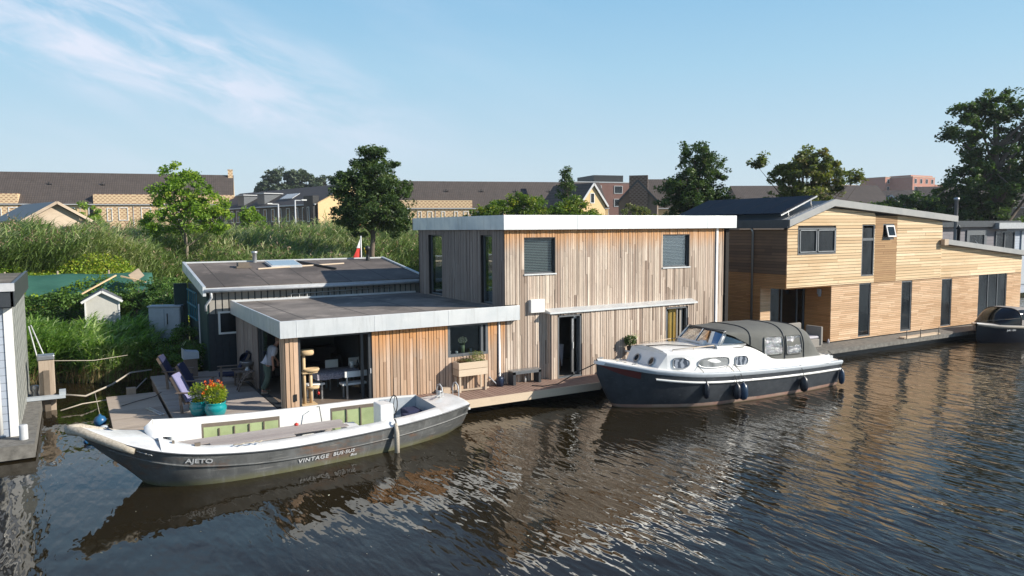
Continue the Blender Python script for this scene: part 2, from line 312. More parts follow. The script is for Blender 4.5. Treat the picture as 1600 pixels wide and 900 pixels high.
# hatched cladding on the neighbour's long side
k = NT('neighbour_diamond'); p = k.pos(); s_ = k.add('SeparateXYZ', i0=p)
a = k.math('FRACT', k.math('DIVIDE', k.math('ADD', s_.outputs['Y'], s_.outputs['Z']), .7)); b2 = k.math('FRACT', k.math('DIVIDE', k.math('SUBTRACT', s_.outputs['Y'], s_.outputs['Z']), .7))
f = k.math('MAXIMUM', k.math('LESS_THAN', a, .22), k.math('LESS_THAN', b2, .22))
k.bs(Base__Color=k.mix(f, (.17, .18, .165), (.40, .41, .38)), Roughness=.6); MATS['neighbour_diamond'] = k.m
# ground
k = NT('ground'); p = k.pos(); n = k.noise(p, .8, 8, .65); n2 = k.noise(p, 9, 6, .7)
k.bs(Base__Color=k.mix(k.mr(n2, .35, .7, 0, .6), k.ramp(n, (.3, (.04, .065, .018)), (.7, (.075, .09, .03))), (.06, .05, .03)), Roughness=.95, Normal=k.bump(n2, .8, .1)); MATS['ground'] = k.m
# tarp
k = NT('green_tarp'); p = k.pos(); n = k.noise(p, 1.1, 6, .6, (1, 1, 3), dist=.5)
k.bs(Base__Color=k.ramp(n, (.3, (.028, .10, .07)), (.75, (.05, .15, .11))), Roughness=.55, Normal=k.bump(n, .5, .05)); MATS['green_tarp'] = k.m
# water: dark brown body, wind ripples whose crests run mostly towards the viewer's right
k = NT('water'); p = k.pos(); s_ = k.add('SeparateXYZ', i0=p)
rx = k.mr(s_.outputs['X'], 1.0, 15.0, .36, 1.0)
big = k.noise(p, .16, 3, .5); mod = k.mr(big, .3, .7, .55, 1.25)
n1 = k.noise(p, 1.0, 1, .4, (2.1, .8, 1), (0, 0, R(-34)), .3)
n2 = k.noise(p, 1.0, 1, .45, (6.5, 1.9, 1), (0, 0, R(-42)), .35)
n3 = k.noise(p, 1.0, 1, .5, (12, 5, 1), (0, 0, R(-25)), .2)
n0 = k.noise(p, .55, 2, .5, (1, .6, 1), (0, 0, R(20)), .4)
h = k.math('ADD', k.math('MULTIPLY', n1, .050), k.math('MULTIPLY', n2, .0155))
h = k.math('ADD', h, k.math('MULTIPLY', n3, .0022)); h = k.math('MULTIPLY', h, k.math('MULTIPLY', rx, mod))
h = k.math('ADD', h, k.math('ADD', k.math('MULTIPLY', n0, .045), k.math('ADD', k.math('MULTIPLY', n2, .005), k.math('MULTIPLY', n3, .0008))))
k.bs(Base__Color=(.019, .0142, .007), Roughness=.012, IOR=1.35, Normal=k.bump(h, 1.0, 1.0)); MATS['water'] = k.m

k = NT('curtained_glass'); p = k.obj(); x = k.add('SeparateXYZ', i0=p).outputs['X']; wv_ = k.math('SINE', k.math('ADD', k.math('MULTIPLY', x, 34.0), k.math('MULTIPLY', k.noise(p, 5, 4), 11.0)))
k.bs(Base__Color=k.mix(k.mr(wv_, -.2, .6), (.06, .075, .10), (.30, .33, .38)), Roughness=.08); MATS['curtained_glass'] = k.m
k = NT('grey_glass'); p = k.obj(); k.bs(Base__Color=k.ramp(k.noise(p, 1.6, 3, .5, (1, 1, .2)), (.42, (.10, .11, .11)), (.52, (.30, .31, .31))), Roughness=.08); MATS['grey_glass'] = k.m

leafmat('plume', [(.22, .15, .11), (.32, .23, .16), (.42, .32, .22)], .2)
hm = bpy.data.materials.new('haze'); hm.use_nodes = True; hn = hm.node_tree; hn.nodes.remove(hn.nodes['Principled BSDF'])
hv_ = hn.nodes.new('ShaderNodeVolumePrincipled'); hv_.inputs['Color'].default_value = (.86, .92, 1, 1); hv_.inputs['Density'].default_value = .00024; hv_.inputs['Anisotropy'].default_value = .2
hn.links.new(hv_.outputs[0], hn.nodes['Material Output'].inputs['Volume']); MATS['haze'] = hm
mat('fender_mid', (.012, .035, .075), (.01, .025, .055), rough=.3); mat('fender_black', (.008, .011, .022), (.006, .008, .015), rough=.35)

k = NT('zinc'); p = k.pos(); n = k.noise(p, 1.1, 4, .55); dr = k.noise(p, 3.2, 6, .7, (1.6, 1.6, .16)); gr_ = k.noise(p, 9, 6, .7)
b_ = k.ramp(n, (.38, (.72, .735, .74)), (.75, (.50, .54, .57))); b_ = k.mix(k.mr(dr, .52, .68, 0, .4), b_, (.40, .41, .40)); b_ = k.mix(k.mr(gr_, .6, .75, 0, .2), b_, (.35, .33, .3))
k.bs(Base__Color=b_, Metallic=.45, Roughness=k.mr(n, .3, .7, .38, .55), Normal=k.bump(n, .14, .02)); MATS['zinc'] = k.m

# ---------------------------------------------------------------- geometry helpers
OFF = {}
class MB:
    def __init__(s): s.v = []; s.f = []; s.m = []; s.r = []; s.sm = []
    def add(s, vs, fs, m=0, r=None, smooth=False):
        o = len(s.v); s.v += [tuple(v) for v in vs]; r = random.random() if r is None else r
        for f in fs: s.f.append([o+i for i in f]); s.m.append(m); s.r.append(r); s.sm.append(smooth)
        return s
    def box(s, x0, x1, y0, y1, z0, z1, m=0, r=None, mp=None, rot=None, c=None):
        vs = [(x, y, z) for z in (z0, z1) for y in (y0, y1) for x in (x0, x1)]
        if mp: vs = [mp(*v) for v in vs]
        if rot is not None:
            c = Vector(c) if c is not None else Vector(((x0+x1)/2, (y0+y1)/2, (z0+z1)/2)); vs = [c+rot@(Vector(v)-c) for v in vs]
        return s.add(vs, [(0, 2, 3, 1), (4, 5, 7, 6), (0, 1, 5, 4), (2, 6, 7, 3), (0, 4, 6, 2), (1, 3, 7, 5)], m, r)
    def bar(s, a, b, w, h=None, m=0, r=None, up=(0, 0, 1)):
        a = Vector(a); b = Vector(b); h = h or w; d = (b-a).normalized(); u = Vector(up)
        if abs(d.dot(u)) > .98: u = Vector((0, 1, 0))
        x = d.cross(u).normalized(); y = x.cross(d)
        vs = [p+x*sx*w/2+y*sy*h/2 for p in (a, b) for sx, sy in ((-1, -1), (1, -1), (1, 1), (-1, 1))]
        return s.add(vs, [(3, 2, 1, 0), (4, 5, 6, 7), (0, 1, 5, 4), (1, 2, 6, 5), (2, 3, 7, 6), (3, 0, 4, 7)], m, r)
    def tube(s, pts, rad, seg=8, m=0, cap=True, r=None):
        pts = [Vector(p) for p in pts]; n = len(pts); vs = []; fs = []
        rads = rad if hasattr(rad, '__len__') else [rad]*n
        px = None
        for i, p in enumerate(pts):
            d = (pts[min(i+1, n-1)]-pts[max(i-1, 0)]).normalized()
            if px is None: px = d.orthogonal().normalized()
            x = (px-d*px.dot(d)).normalized(); px = x; y = d.cross(x)
            vs += [p+(x*math.cos(a)+y*math.sin(a))*rads[i] for a in (2*math.pi*j/seg for j in range(seg))]
        for i in range(n-1):
            for j in range(seg): k = (j+1) % seg; fs.append((i*seg+j, i*seg+k, (i+1)*seg+k, (i+1)*seg+j))
        if cap: fs += [tuple(range(seg))[::-1], tuple((n-1)*seg+j for j in range(seg))]
        return s.add(vs, fs, m, r, True)
    def lathe(s, prof, c=(0, 0, 0), seg=20, m=0, r=None, sx=1, sy=1):
        vs = []; fs = []; n = len(prof)
        for (q, z) in prof:
            vs += [(c[0]+q*sx*math.cos(a), c[1]+q*sy*math.sin(a), c[2]+z) for a in (2*math.pi*j/seg for j in range(seg))]
        for i in range(n-1):
            for j in range(seg): k = (j+1) % seg; fs.append((i*seg+j, i*seg+k, (i+1)*seg+k, (i+1)*seg+j))
        return s.add(vs, fs, m, r, True)
    def prism(s, poly, a, b, fn, m=0, r=None):
        """poly of (u,v) swept between a and b; fn(u,v,w)->xyz"""
        n = len(poly); vs = [fn(u, v, a) for u, v in poly]+[fn(u, v, b) for u, v in poly]
        return s.add(vs, [tuple(range(n))[::-1], tuple(range(n, 2*n))]+[(i, (i+1) % n, n+(i+1) % n, n+i) for i in range(n)], m, r)
    def grid(s, rows, m=0, r=None, smooth=True, close=False):
        nr = len(rows); nc = len(rows[0]); vs = [p for row in rows for p in row]; fs = []
        for i in range(nr-1):
            for j in range(nc-1 if not close else nc): k = (j+1) % nc; fs.append((i*nc+j, i*nc+k, (i+1)*nc+k, (i+1)*nc+j))
        return s.add(vs, fs, m, r, smooth)
    def build(s, name, mats, parent=None, bevel=0, kind=None, solid=0, sharp=None):
        if isinstance(mats, str): mats = [mats]
        off = OFF.get(parent.name, Vector((0, 0, 0))) if parent else Vector((0, 0, 0))
        me = bpy.data.meshes.new(name)
        me.from_pydata([(v[0]-off.x, v[1]-off.y, v[2]-off.z) for v in s.v], [], s.f)
        for mm in mats: me.materials.append(MATS[mm])
        me.polygons.foreach_set('material_index', s.m); me.polygons.foreach_set('use_smooth', s.sm)
        at = me.attributes.new('rnd', 'FLOAT', 'FACE'); at.data.foreach_set('value', s.r)
        bm = bmesh.new(); bm.from_mesh(me); bmesh.ops.recalc_face_normals(bm, faces=bm.faces); bm.to_mesh(me); bm.free()
        me.update(); o = bpy.data.objects.new(name, me); C.objects.link(o)
        if parent: o.parent = parent; OFF[o.name] = off
        if bevel:
            b = o.modifiers.new('bevel', 'BEVEL'); b.width = bevel; b.segments = 2; b.limit_method = 'ANGLE'
        if solid:
            b = o.modifiers.new('solidify', 'SOLIDIFY'); b.thickness = solid; b.offset = 0
        if kind: o['kind'] = kind
        return o
def tag(o, label=None, cat=None, group=None, kind=None):
    if label: o['label'] = label
    if cat: o['category'] = cat
    if group: o['group'] = group
    if kind: o['kind'] = kind
    return o
def thing(name, label, cat, loc=(0, 0, 0), rz=0, group=None, local=False):
    o = bpy.data.objects.new(name, None); C.objects.link(o); o.location = loc; o.rotation_euler = (0, 0, rz); o.empty_display_size = .2
    OFF[o.name] = Vector((0, 0, 0)) if local else Vector(loc)
    return tag(o, label, cat, group)
def dup(o, loc, rz=0, label=None, group=None, parent=None):
    c = o.copy(); C.objects.link(c)
    if parent is None:
        c.location = loc; c.rotation_euler = (0, 0, rz)
        if label: c['label'] = label
        if group: c['group'] = group
    else: c.parent = parent
    for ch in list(o.children): dup(ch, None, parent=c)
    return c
def text(s, size, name, material, parent, loc, rot, depth=.002, sx=1.0, sp=1.0, shear=0):
    cu = bpy.data.curves.new(name, 'FONT'); cu.body = s; cu.size = size; cu.extrude = depth; cu.space_character = sp; cu.shear = shear; cu.offset = .004*size/.2
    t = bpy.data.objects.new('tmp', cu); C.objects.link(t); bpy.context.view_layer.update()
    me = bpy.data.meshes.new_from_object(t); C.objects.unlink(t); bpy.data.objects.remove(t); bpy.data.curves.remove(cu)
    me.materials.clear(); me.materials.append(MATS[material]); me.name = name
    o = bpy.data.objects.new(name, me); C.objects.link(o); o.parent = parent
    off = OFF.get(parent.name, Vector((0, 0, 0))); o.location = Vector(loc)-off; o.rotation_euler = rot; o.scale = (sx, 1, 1); return o
def FRp(y0): return lambda u, v, d: (u, y0-d, v)          # wall facing the water (-y)
def LFp(x0): return lambda u, v, d: (x0-d, u, v)          # wall facing left (-x)
def clad(mb, mp, u0, u1, v0, v1, holes=(), wr=(.06, .12), gap=.019, th=.03, horiz=False, joints=.5, seed=1, vtop=None, m=0):
    """individual boards; v0/v1 numbers or functions of u; holes (ua,ub,va,vb)"""
    rg = random.Random(seed)
    f0 = v0 if callable(v0) else (lambda u: v0); f1 = v1 if callable(v1) else (lambda u: v1)
    u = u0
    cuts = sorted({c for h in holes for c in ((h[2], h[3]) if horiz else (h[0], h[1]))})
    if horiz:   # rows along u stacked in v
        v = v0; top = vtop
        while v < top-.01:
            wv = rg.uniform(*wr); vn = min(v+wv, top)
            for c in cuts:
                if v < c-.015 and vn > c-.02: vn = c; break
            segs = [(u0(v) if callable(u0) else u0, (u1((v+vn)/2) if callable(u1) else u1))]
            for h in holes:
                if h[2] < vn-.01 and h[3] > v+.01:
                    ns = []
                    for a, b in segs:
                        if h[0] > a: ns.append((a, min(b, h[0])))
                        if h[1] < b: ns.append((max(a, h[1]), b))
                    segs = [q for q in ns if q[1]-q[0] > .02]
            for a, b in segs:
                p = [a]
                if joints:
                    x = a+rg.uniform(.5, joints*4)
                    while x < b-.4: p.append(x); x += rg.uniform(joints*2, joints*5)
                p.append(b)
                for q in range(len(p)-1):
                    t = th*rg.uniform(.85, 1.15)
                    mb.box(p[q]+.002, p[q+1]-.002, v+gap/2, vn-gap/2, 0, t, m, rg.random(), mp)
            v = vn
        return
    while u < u1-.01:
        un = min(u+rg.uniform(*wr), u1)
        for c in cuts:
            if u < c-.015 and un > c-.02: un = c; break
        if u1-un < .03: un = u1
        mid = (u+un)/2; segs = [(f0(mid), f1(mid))]
        for h in holes:
            if h[0] < un-.01 and h[1] > u+.01:
                ns = []
                for a, b in segs:
                    if h[2] > a: ns.append((a, min(b, h[2])))
                    if h[3] < b: ns.append((max(a, h[3]), b))
                segs = [q for q in ns if q[1]-q[0] > .01]
        for a, b in segs:
            p = [a]
            if b-a > 1 and rg.random() < joints: p.append(rg.uniform(a+.3, b-.3))
            if b-a > 3.5 and rg.random() < joints: p.append(rg.uniform(a+.3, b-.3))
            p.append(b); p.sort()
            for q in range(len(p)-1):
                mb.box(u+gap/2, un-gap/2, p[q]+.002, p[q+1]-.002, 0, th*rg.uniform(.6, 1.3), m, rg.random(), mp)
        u = un
def wall(mb, mp, u0, u1, v0, v1, holes=(), d0=-.18, d1=-.002, m=0):
    us = sorted({u0, u1, *[min(max(h[i], u0), u1) for h in holes for i in (0, 1)]}); vs = sorted({v0, v1, *[min(max(h[i], v0), v1) for h in holes for i in (2, 3)]})
    for i in range(len(us)-1):
        for j in range(len(vs)-1):
            cu, cv = (us[i]+us[i+1])/2, (vs[j]+vs[j+1])/2
            if not any(h[0] < cu < h[1] and h[2] < cv < h[3] for h in holes): mb.box(us[i], us[i+1], vs[j], vs[j+1], d0, d1, m, .5, mp)
def window(parent, mp, u0, u1, v0, v1, frame='frame_dark', pane='glass_black', inset=.06, fw=.05, mull=(), bars=(), fd=.06, name='window'):
    f = MB(); a, b = -inset-fd, -inset
    f.box(u0, u1, v0, v0+fw, a, b, mp=mp); f.box(u0, u1, v1-fw, v1, a, b, mp=mp); f.box(u0, u0+fw, v0+fw, v1-fw, a, b, mp=mp); f.box(u1-fw, u1, v0+fw, v1-fw, a, b, mp=mp)
    for x in mull: f.box(x-fw/2, x+fw/2, v0+fw, v1-fw, a, b, mp=mp)
    for z in bars: f.box(u0+fw, u1-fw, z-fw/2, z+fw/2, a, b-.003, mp=mp)
    fo = f.build(name, frame, parent)
    g = MB(); g.box(u0+fw*.8, u1-fw*.8, v0+fw*.8, v1-fw*.8, a+.022, a+.032, mp=mp); g.build('pane', pane, fo)
    return fo
def lerp(xs, ys, x):
    """smooth interpolation through stations"""
    n = len(xs)
    if x <= xs[0]: return ys[0]
    if x >= xs[-1]: return ys[-1]
    i = max(j for j in range(n-1) if xs[j] <= x)
    h = xs[i+1]-xs[i]; t = (x-xs[i])/h
    def sl(j):
        if j == 0: return (ys[1]-ys[0])/(xs[1]-xs[0])
        if j == n-1: return (ys[-1]-ys[-2])/(xs[-1]-xs[-2])
        return (ys[j+1]-ys[j-1])/(xs[j+1]-xs[j-1])
    m0, m1 = sl(i)*h, sl(i+1)*h
    return (2*t**3-3*t*t+1)*ys[i]+(t**3-2*t*t+t)*m0+(-2*t**3+3*t*t)*ys[i+1]+(t**3-t*t)*m1
def leaves(pts, size, rn, name, material, parent=None, asp=(.45, .8), droop=0.0, up=.0, seed=3, kind=None):
    """pts (n,3) array -> n leaf quads with random orientation; fast numpy mesh"""
    g = np.random.default_rng(seed); n = len(pts); off = OFF.get(parent.name, Vector((0, 0, 0))) if parent else Vector((0, 0, 0))
    pts = np.asarray(pts)-np.array(off)
    a = g.normal(size=(n, 3)); a[:, 2] = a[:, 2]*.6-droop; a /= np.linalg.norm(a, axis=1)[:, None]
    b = g.normal(size=(n, 3)); b[:, 2] += up; b = np.cross(a, b); b /= np.linalg.norm(b, axis=1)[:, None]
    L = (size*g.uniform(.4, 1.5, n))[:, None]; W = L*g.uniform(*asp, n)[:, None]
    c = np.cross(a, b)*L*.12
    V = np.stack([pts-a*L*.5, pts+b*W*.5+c, pts+a*L*.5, pts-b*W*.5+c], 1).reshape(-1, 3)
    F = np.arange(4*n).reshape(n, 4)
    return rawmesh(name, V, F, rn, material, parent, kind)
def rawmesh(name, V, F, rn, material, parent=None, kind=None):
    me = bpy.data.meshes.new(name); n = len(F); q = F.shape[1]
    me.vertices.add(len(V)); me.vertices.foreach_set('co', V.astype(np.float32).ravel())
    me.loops.add(n*q); me.loops.foreach_set('vertex_index', F.astype(np.int32).ravel())
    me.polygons.add(n); me.polygons.foreach_set('loop_start', (np.arange(n)*q).astype(np.int32))
    me.update(calc_edges=True)
    at = me.attributes.new('rnd', 'FLOAT', 'FACE'); at.data.foreach_set('value', np.clip(rn, 0, 1).astype(np.float32))
    me.materials.append(MATS[material]); o = bpy.data.objects.new(name, me); C.objects.link(o)
    if parent: o.parent = parent; OFF[o.name] = OFF.get(parent.name, Vector((0, 0, 0)))
    if kind: o['kind'] = kind
    return o
def tree(name, label, base, lobes, material, bark='bark', n=9000, leaf=.16, trunk=.16, clump=.45, nclump=140, sparse=.0, seed=1, group=None, cat='tree', th=None, droop=.2, shell=.45):
    """lobes: list of (dx,dy,z,rx,ry,rz) ellipsoids relative to base; leaves sit in clumps inside them, fed by limbs"""
    g = np.random.default_rng(seed); rg = random.Random(seed)
    t = thing(name, label, cat, base, group=group)
    bz = Vector(base); vol = np.array([l[3]*l[4]*l[5] for l in lobes])**(2/3); vol = vol/vol.sum()
    cl = []
    for i in range(nclump):
        l = lobes[g.choice(len(lobes), p=vol)]
        d = g.normal(size=3); d /= np.linalg.norm(d); q = g.uniform(shell, 1)**.7*(1+g.normal()*.07)
        cl.append((bz.x+l[0]+d[0]*l[3]*q, bz.y+l[1]+d[1]*l[4]*q, bz.z+l[2]+d[2]*l[5]*q))
    cl = np.array(cl); nc = len(cl); tone = g.uniform(0, 1, nc)
    per = g.integers(int(n/nc*.4), int(n/nc*1.6)+1, nc); idx = np.repeat(np.arange(nc), per)
    rad = clump*g.uniform(.55, 1.25, nc)
    d = g.normal(size=(len(idx), 3)); d /= np.linalg.norm(d, axis=1)[:, None]; d *= (g.uniform(0, 1, len(idx))**.45)[:, None]; d[:, 2] *= .7
    P = cl[idx]+d*rad[idx][:, None]
    rn = tone[idx]*.55+g.uniform(0, .45, len(idx))
    leaves(P, leaf, rn, 'crown', material, t, droop=droop, seed=seed+5)
    mb = MB(); top = max(l[2] for l in lobes); cx = np.mean([l[0] for l in lobes]); cy = np.mean([l[1] for l in lobes])
    th = th or top
    pts = [(bz.x+cx*s_*s_+rg.uniform(-.04, .04)*th*s_, bz.y+cy*s_*s_, bz.z-.3+(th+.3)*s_) for s_ in (0, .15, .3, .5, .7, .85, 1)]
    mb.tube(pts, [trunk*f for f in (1.35, 1.05, .95, .8, .6, .42, .2)], 10)
    pv = [Vector(p) for p in pts]
    for i in rg.sample(range(nc), min(nc, 46)):
        e = Vector(cl[i]); s_ = pv[rg.choice((2, 3, 3, 4, 4, 5))]
        if (e-s_).length > 8: s_ = pv[4]
        m_ = s_.lerp(e, .5)+Vector((rg.uniform(-.2, .2), rg.uniform(-.2, .2), rg.uniform(-.1, .35)))
        q = trunk*rg.uniform(.22, .4); mb.tube([s_, m_, e], [q, q*.6, q*.15], 5, cap=False)
    mb.build('trunk', bark, t)
    return t

# ---------------------------------------------------------------- setting: terrain and water
def sstep(a, b, x): t = min(1, max(0, (x-a)/(b-a))); return t*t*(3-2*t)
HP = [(-400, -1.2), (32.2, -1.2), (33.2, .35), (36, .95), (39, 1.35), (42, 2.2), (45, 3.0), (50, 3.7), (60, 3.9), (3000, 3.9)]
def gz(x, y):
    yy = y-5.6*sstep(2.6, 4.6, x)*(1-sstep(50, 60, y))
    for i in range(len(HP)-1):
        if yy <= HP[i+1][0]:
            a, b = HP[i], HP[i+1]; z = a[1]+(b[1]-a[1])*(yy-a[0])/(b[0]-a[0]); break
    else: z = 3.9
    if z > 0: z += .12*math.sin(x*1.3+y*.7)*math.sin(x*.37-y*.9)*(1 if y < 60 else 0)
    return z
xs = [-2500, -900, -400, -200, -100, -60]+[-40+i*1.0 for i in range(0, 120)]+[82, 90, 110, 150, 250, 500, 1200, 3000]
ys = [-2000, -300, 0, 20, 28]+[30+i*.6 for i in range(0, 56)]+[65, 72, 80, 100, 150, 300, 700, 1500, 3500]
g_ = MB(); g_.grid([[(x, y, gz(x, y)) for x in xs] for y in ys]); g_.build('ground', 'ground', kind='structure')
wt = MB(); wt.grid([[(x, y, 0) for x in (-2500, -60, -20, 0, 20, 60, 3000)] for y in (-2000, -60, -10, 10, 25, 45)], smooth=False); wt.build('water', 'water', kind='structure')

# ---------------------------------------------------------------- near floating house
H = thing('floating_house', 'two storey floating house clad in weathered vertical boards with a single storey wing', 'houseboat', (12.4, 21.4, .3))
F = 21.42
mb = MB(); mb.box(4.98, 22.5, 21.5, 28.9, -.5, .34); mb.box(4.9, 22.5, 21.44, 28.9, .34, .46); mb.build('float', 'concrete', H)
W1 = (13.12, 14.38, 4.15, 5.38); W2 = (19.27, 20.62, 4.18, 5.42); PW = (14.02, 20.66, .46, 2.8)
WL = (10.24, 11.7, 1.58, 2.64)
LW = [(26.2, 27.46, 3.1, 5.46), (22.2, 23.04, 3.1, 5.46)]
mb = MB()
mp = FRp(F)
wall(mb, mp, 12.36, 22.45, .46, 5.7, [W1, W2, PW]); wall(mb, mp, 7.7, 12.36, .46, 2.66, [WL])
wall(mb, LFp(12.36), F, 28.3, 3.0, 5.7, LW); wall(mb, LFp(22.62), F, 28.3, .46, 5.7)
wall(mb, FRp(28.3), 12.36, 22.45, .46, 5.7, [(12.6, 13.7, 3.1, 5.4), (14.6, 17.2, 2.9, 5.4)])
wall(mb, FRp(28.45), 5.15, 12.36, .46, 2.66)
wall(mb, LFp(5.12), 25.0, 28.4, .46, 2.66)
mb.build('wall', 'dark_backing', H); mb = MB()
wall(mb, LFp(5.14), 21.45, 21.9, .46, 2.66); wall(mb, mp, 5.14, 5.48, .46, 2.66); mb.build('post_core', 'dark_backing', H); mb = MB()
mb.box(7.7, 7.85, F+.2, 22.6, .46, 2.66)
mb.box(12.3, 12.36, F+.2, 28.3, .46, 3.0)
mb.build('partition', 'dark_backing', H)
mb = MB(); mb.box(5.2, 22.4, F+.02, 28.4, .462, .52); mb.build('interior_floor', 'interior_floor', H)
mb = MB(); mb.box(12.6, 22.3, F+.35, 28.1, 2.86, 3.0); mb.build('upper_floor', 'interior_floor', H)
mb = MB(); mb.box(5.32, 12.28, 28.15, 28.3, .52, 2.6); mb.box(8.6, 8.7, 24.5, 28.1, .52, 2.6); mb.box(13.0, 22, 24.3, 24.4, .52, 2.84); mb.build('interior_wall', 'interior_wall', H)
cm = MB()
clad(cm, mp, 12.36, 22.02, .5, 5.66, [W1, W2, PW, (12, 12.82, 2.6, 3.14)], seed=3, joints=.8)
cm.build('cladding', 'clad_upper', H); cm = MB(); clad(cm, mp, 22.14, 22.47, .5, 5.66, seed=4); cm.build('cladding', 'clad_upper', H)
cm = MB(); clad(cm, mp, 7.7, 12.05, .5, 2.66, [WL], seed=5, wr=(.08, .13), joints=.4); clad(cm, mp, 12.18, 12.36, .5, 2.66, seed=6); cm.build('cladding', 'clad_lower', H)
cm = MB(); clad(cm, LFp(12.36), F, 28.32, 3.05, 5.66, LW, seed=7, wr=(.055, .09)); cm.build('cladding', 'clad_shaded', H); cm = MB(); clad(cm, LFp(5.12), 24.95, 28.5, .5, 2.66, seed=8, wr=(.10, .15)); o = cm.build('cladding', 'clad_shaded', H)
cm = MB(); clad(cm, FRp(F), 5.12, 5.5, .38, 2.66, seed=9, wr=(.11, .14), joints=0); clad(cm, LFp(5.12), 21.42, 21.9, .38, 2.66, seed=10, wr=(.1, .13), joints=0); o = cm.build('corner_post', 'clad_post', H)
mb = MB(); mb.box(5.33, 5.41, 21.35, 21.39, .78, .98); mb.build('outdoor_socket', 'black_metal', H)
# portal that stands proud round the two doors
PY = 21.14; pm = FRp(PY); D1 = (14.3, 15.3, .46, 2.7); D2 = (19.2, 20.32, .46, 2.68)
cm = MB(); clad(cm, pm, 14.02, 20.66, .5, 2.76, [D1, D2], seed=12); cm.build('portal_cladding', 'clad_upper', H); cm = MB(); clad(cm, LFp(14.02), PY, F, .5, 2.76, seed=13)
mbp = MB(); wall(mbp, pm, 14.04, 20.64, .46, 2.77, [D1, D2], d0=-.3); mbp.build('portal_wall', 'dark_backing', H)
cm.build('portal_cladding', 'clad_upper', H)
mb = MB(); mb.prism([(F-.02, 2.93), (F-.02, 2.78), (PY-.1, 2.77), (PY-.1, 2.83)], 13.93, 20.75, lambda a, b, c: (c, a, b)); mb.build('canopy_board', 'zinc', H)
def door(parent, x0, x1, y, z0, z1, slide, glassm='glass_dark'):
    d = MB(); fwid = .06
    mp_ = FRp(y)
    d.box(x0, x0+fwid, z0, z1, -.1, 0, mp=mp_); d.box(x1-fwid, x1, z0, z1, -.1, 0, mp=mp_); d.box(x0, x1, z1-.07, z1, -.1, .0, mp=mp_); d.box(x0, x1, z0, z0+.05, -.12, .02, mp=mp_)
    fo = d.build('door_frame', 'frame_dark', parent)
    a, b = slide; d = MB(); d.box(a, a+.085, z0+.05, z1-.07, -.2, -.13, mp=mp_); d.box(b-.05, b, z0+.05, z1-.07, -.2, -.13, mp=mp_); d.box(a, b, z0+.05, z0+.14, -.2, -.13, mp=mp_); d.box(a, b, z1-.16, z1-.07, -.2, -.13, mp=mp_)
    do = d.build('door', 'steel_grey', parent)
    g = MB(); g.box(a+.08, b-.04, z0+.13, z1-.15, -.17, -.16, mp=mp_); g.build('pane', glassm, do)
    g = MB(); g.box(a+.03, a+.055, (z0+z1)/2-.12, (z0+z1)/2+.1, -.13, -.09, mp=mp_); g.build('handle', 'white_paint', do)
door(H, 14.3, 15.3, PY-.0, .5, 2.7, (14.98, 15.26)); door(H, 19.2, 20.32, PY, .5, 2.68, (19.24, 19.42))
mb = MB(); mb.grid([[(19.55+i*.04, PY+.22+.035*math.sin(i*1.7), z) for i in range(12)] for z in (.52, 2.6)]); mb.build('curtain', 'yellow_curtain', H)
mb = MB(); mb.bar((19.86, PY+.1, .5), (19.86, PY+.1, 2.6), .05); mb.bar((20.1, PY+.14, .5), (20.1, PY+.14, 2.6), .14, .04); mb.build('door_post', 'taupe_boards', H)
# upper windows with blinds behind glass
for wv in (W1, W2):
    fo = window(H, mp, *wv, frame='frame_dark', pane='glass', inset=.04, fw=.045)
    b = MB(); n_ = 21
    for i in range(n_):
        z = wv[2]+.06+i*(wv[3]-wv[2]-.12)/(n_-1); b.box(wv[0]+.06, wv[1]-.06, z, z+.036, -.15, -.125, mp=mp, r=.5)
    b.build('blind', 'blind', fo)
    b = MB(); b.box(wv[0]-.02, wv[1]+.03, wv[2]-.045, wv[2]-.003, -.05, .07, mp=mp); b.build('sill', 'zinc', fo)
    b = MB(); b.box(wv[1]-.03, wv[1]-.002, wv[2], wv[3], -.04, .03, mp=mp); b.box(wv[0], wv[1], wv[3]-.03, wv[3]-.002, -.04, .03, mp=mp); b.build('reveal', 'black_metal', fo)
for lv in LW: window(H, LFp(12.36), *lv, pane='glass', inset=.1, fw=.05)
for bw in ((12.6, 13.7, 3.1, 5.4), (14.6, 17.2, 2.9, 5.4)): window(H, FRp(28.3), *bw, pane='glass', inset=.05)
fo = window(H, mp, *WL, frame='frame_dark', pane='glass', inset=-.03, fw=.085, mull=(11.48,), fd=.12)
# big sliding opening of the living room
mb = MB(); mb.box(7.6, 7.7, .5, 2.62, -.12, .0, mp=mp); mb.box(5.5, 7.7, 2.56, 2.64, -.12, -.0, mp=mp); mb.box(5.5, 5.56, .5, 2.6, -.12, 0, mp=mp); fo = mb.build('sliding_door_frame', 'anthracite', H)
mb = MB(); mb.box(7.64, 7.665, 1.35, 1.5, .0, .03, mp=mp); mb.build('handle', 'frame_light', fo)
mb = MB(); mb.box(7.42, 7.5, .52, 2.58, -.24, -.16, mp=mp); mb.build('sliding_door', 'anthracite', H)
mb = MB(); mb.box(24.86, 24.96, .5, 2.62, -.1, 0, mp=LFp(5.14)); mb.box(24.55, 24.62, .5, 2.6, -.1, -.04, mp=LFp(5.14)); mb.box(21.9, 25, 2.56, 2.64, -.1, 0, mp=LFp(5.14)); mb.build('side_door_frame', 'anthracite', H)
mb = MB(); mb.box(24.0, 24.52, .52, 2.56, -.06, -.045, mp=LFp(5.14)); mb.build('glass_panel', 'glass', H)
mb = MB(); mb.box(5.0, 5.24, 21.95, 24.9, .47, .512); mb.box(5.5, 7.7, 21.3, 21.5, .47, .515); mb.build('door_sill', 'anthracite', H)
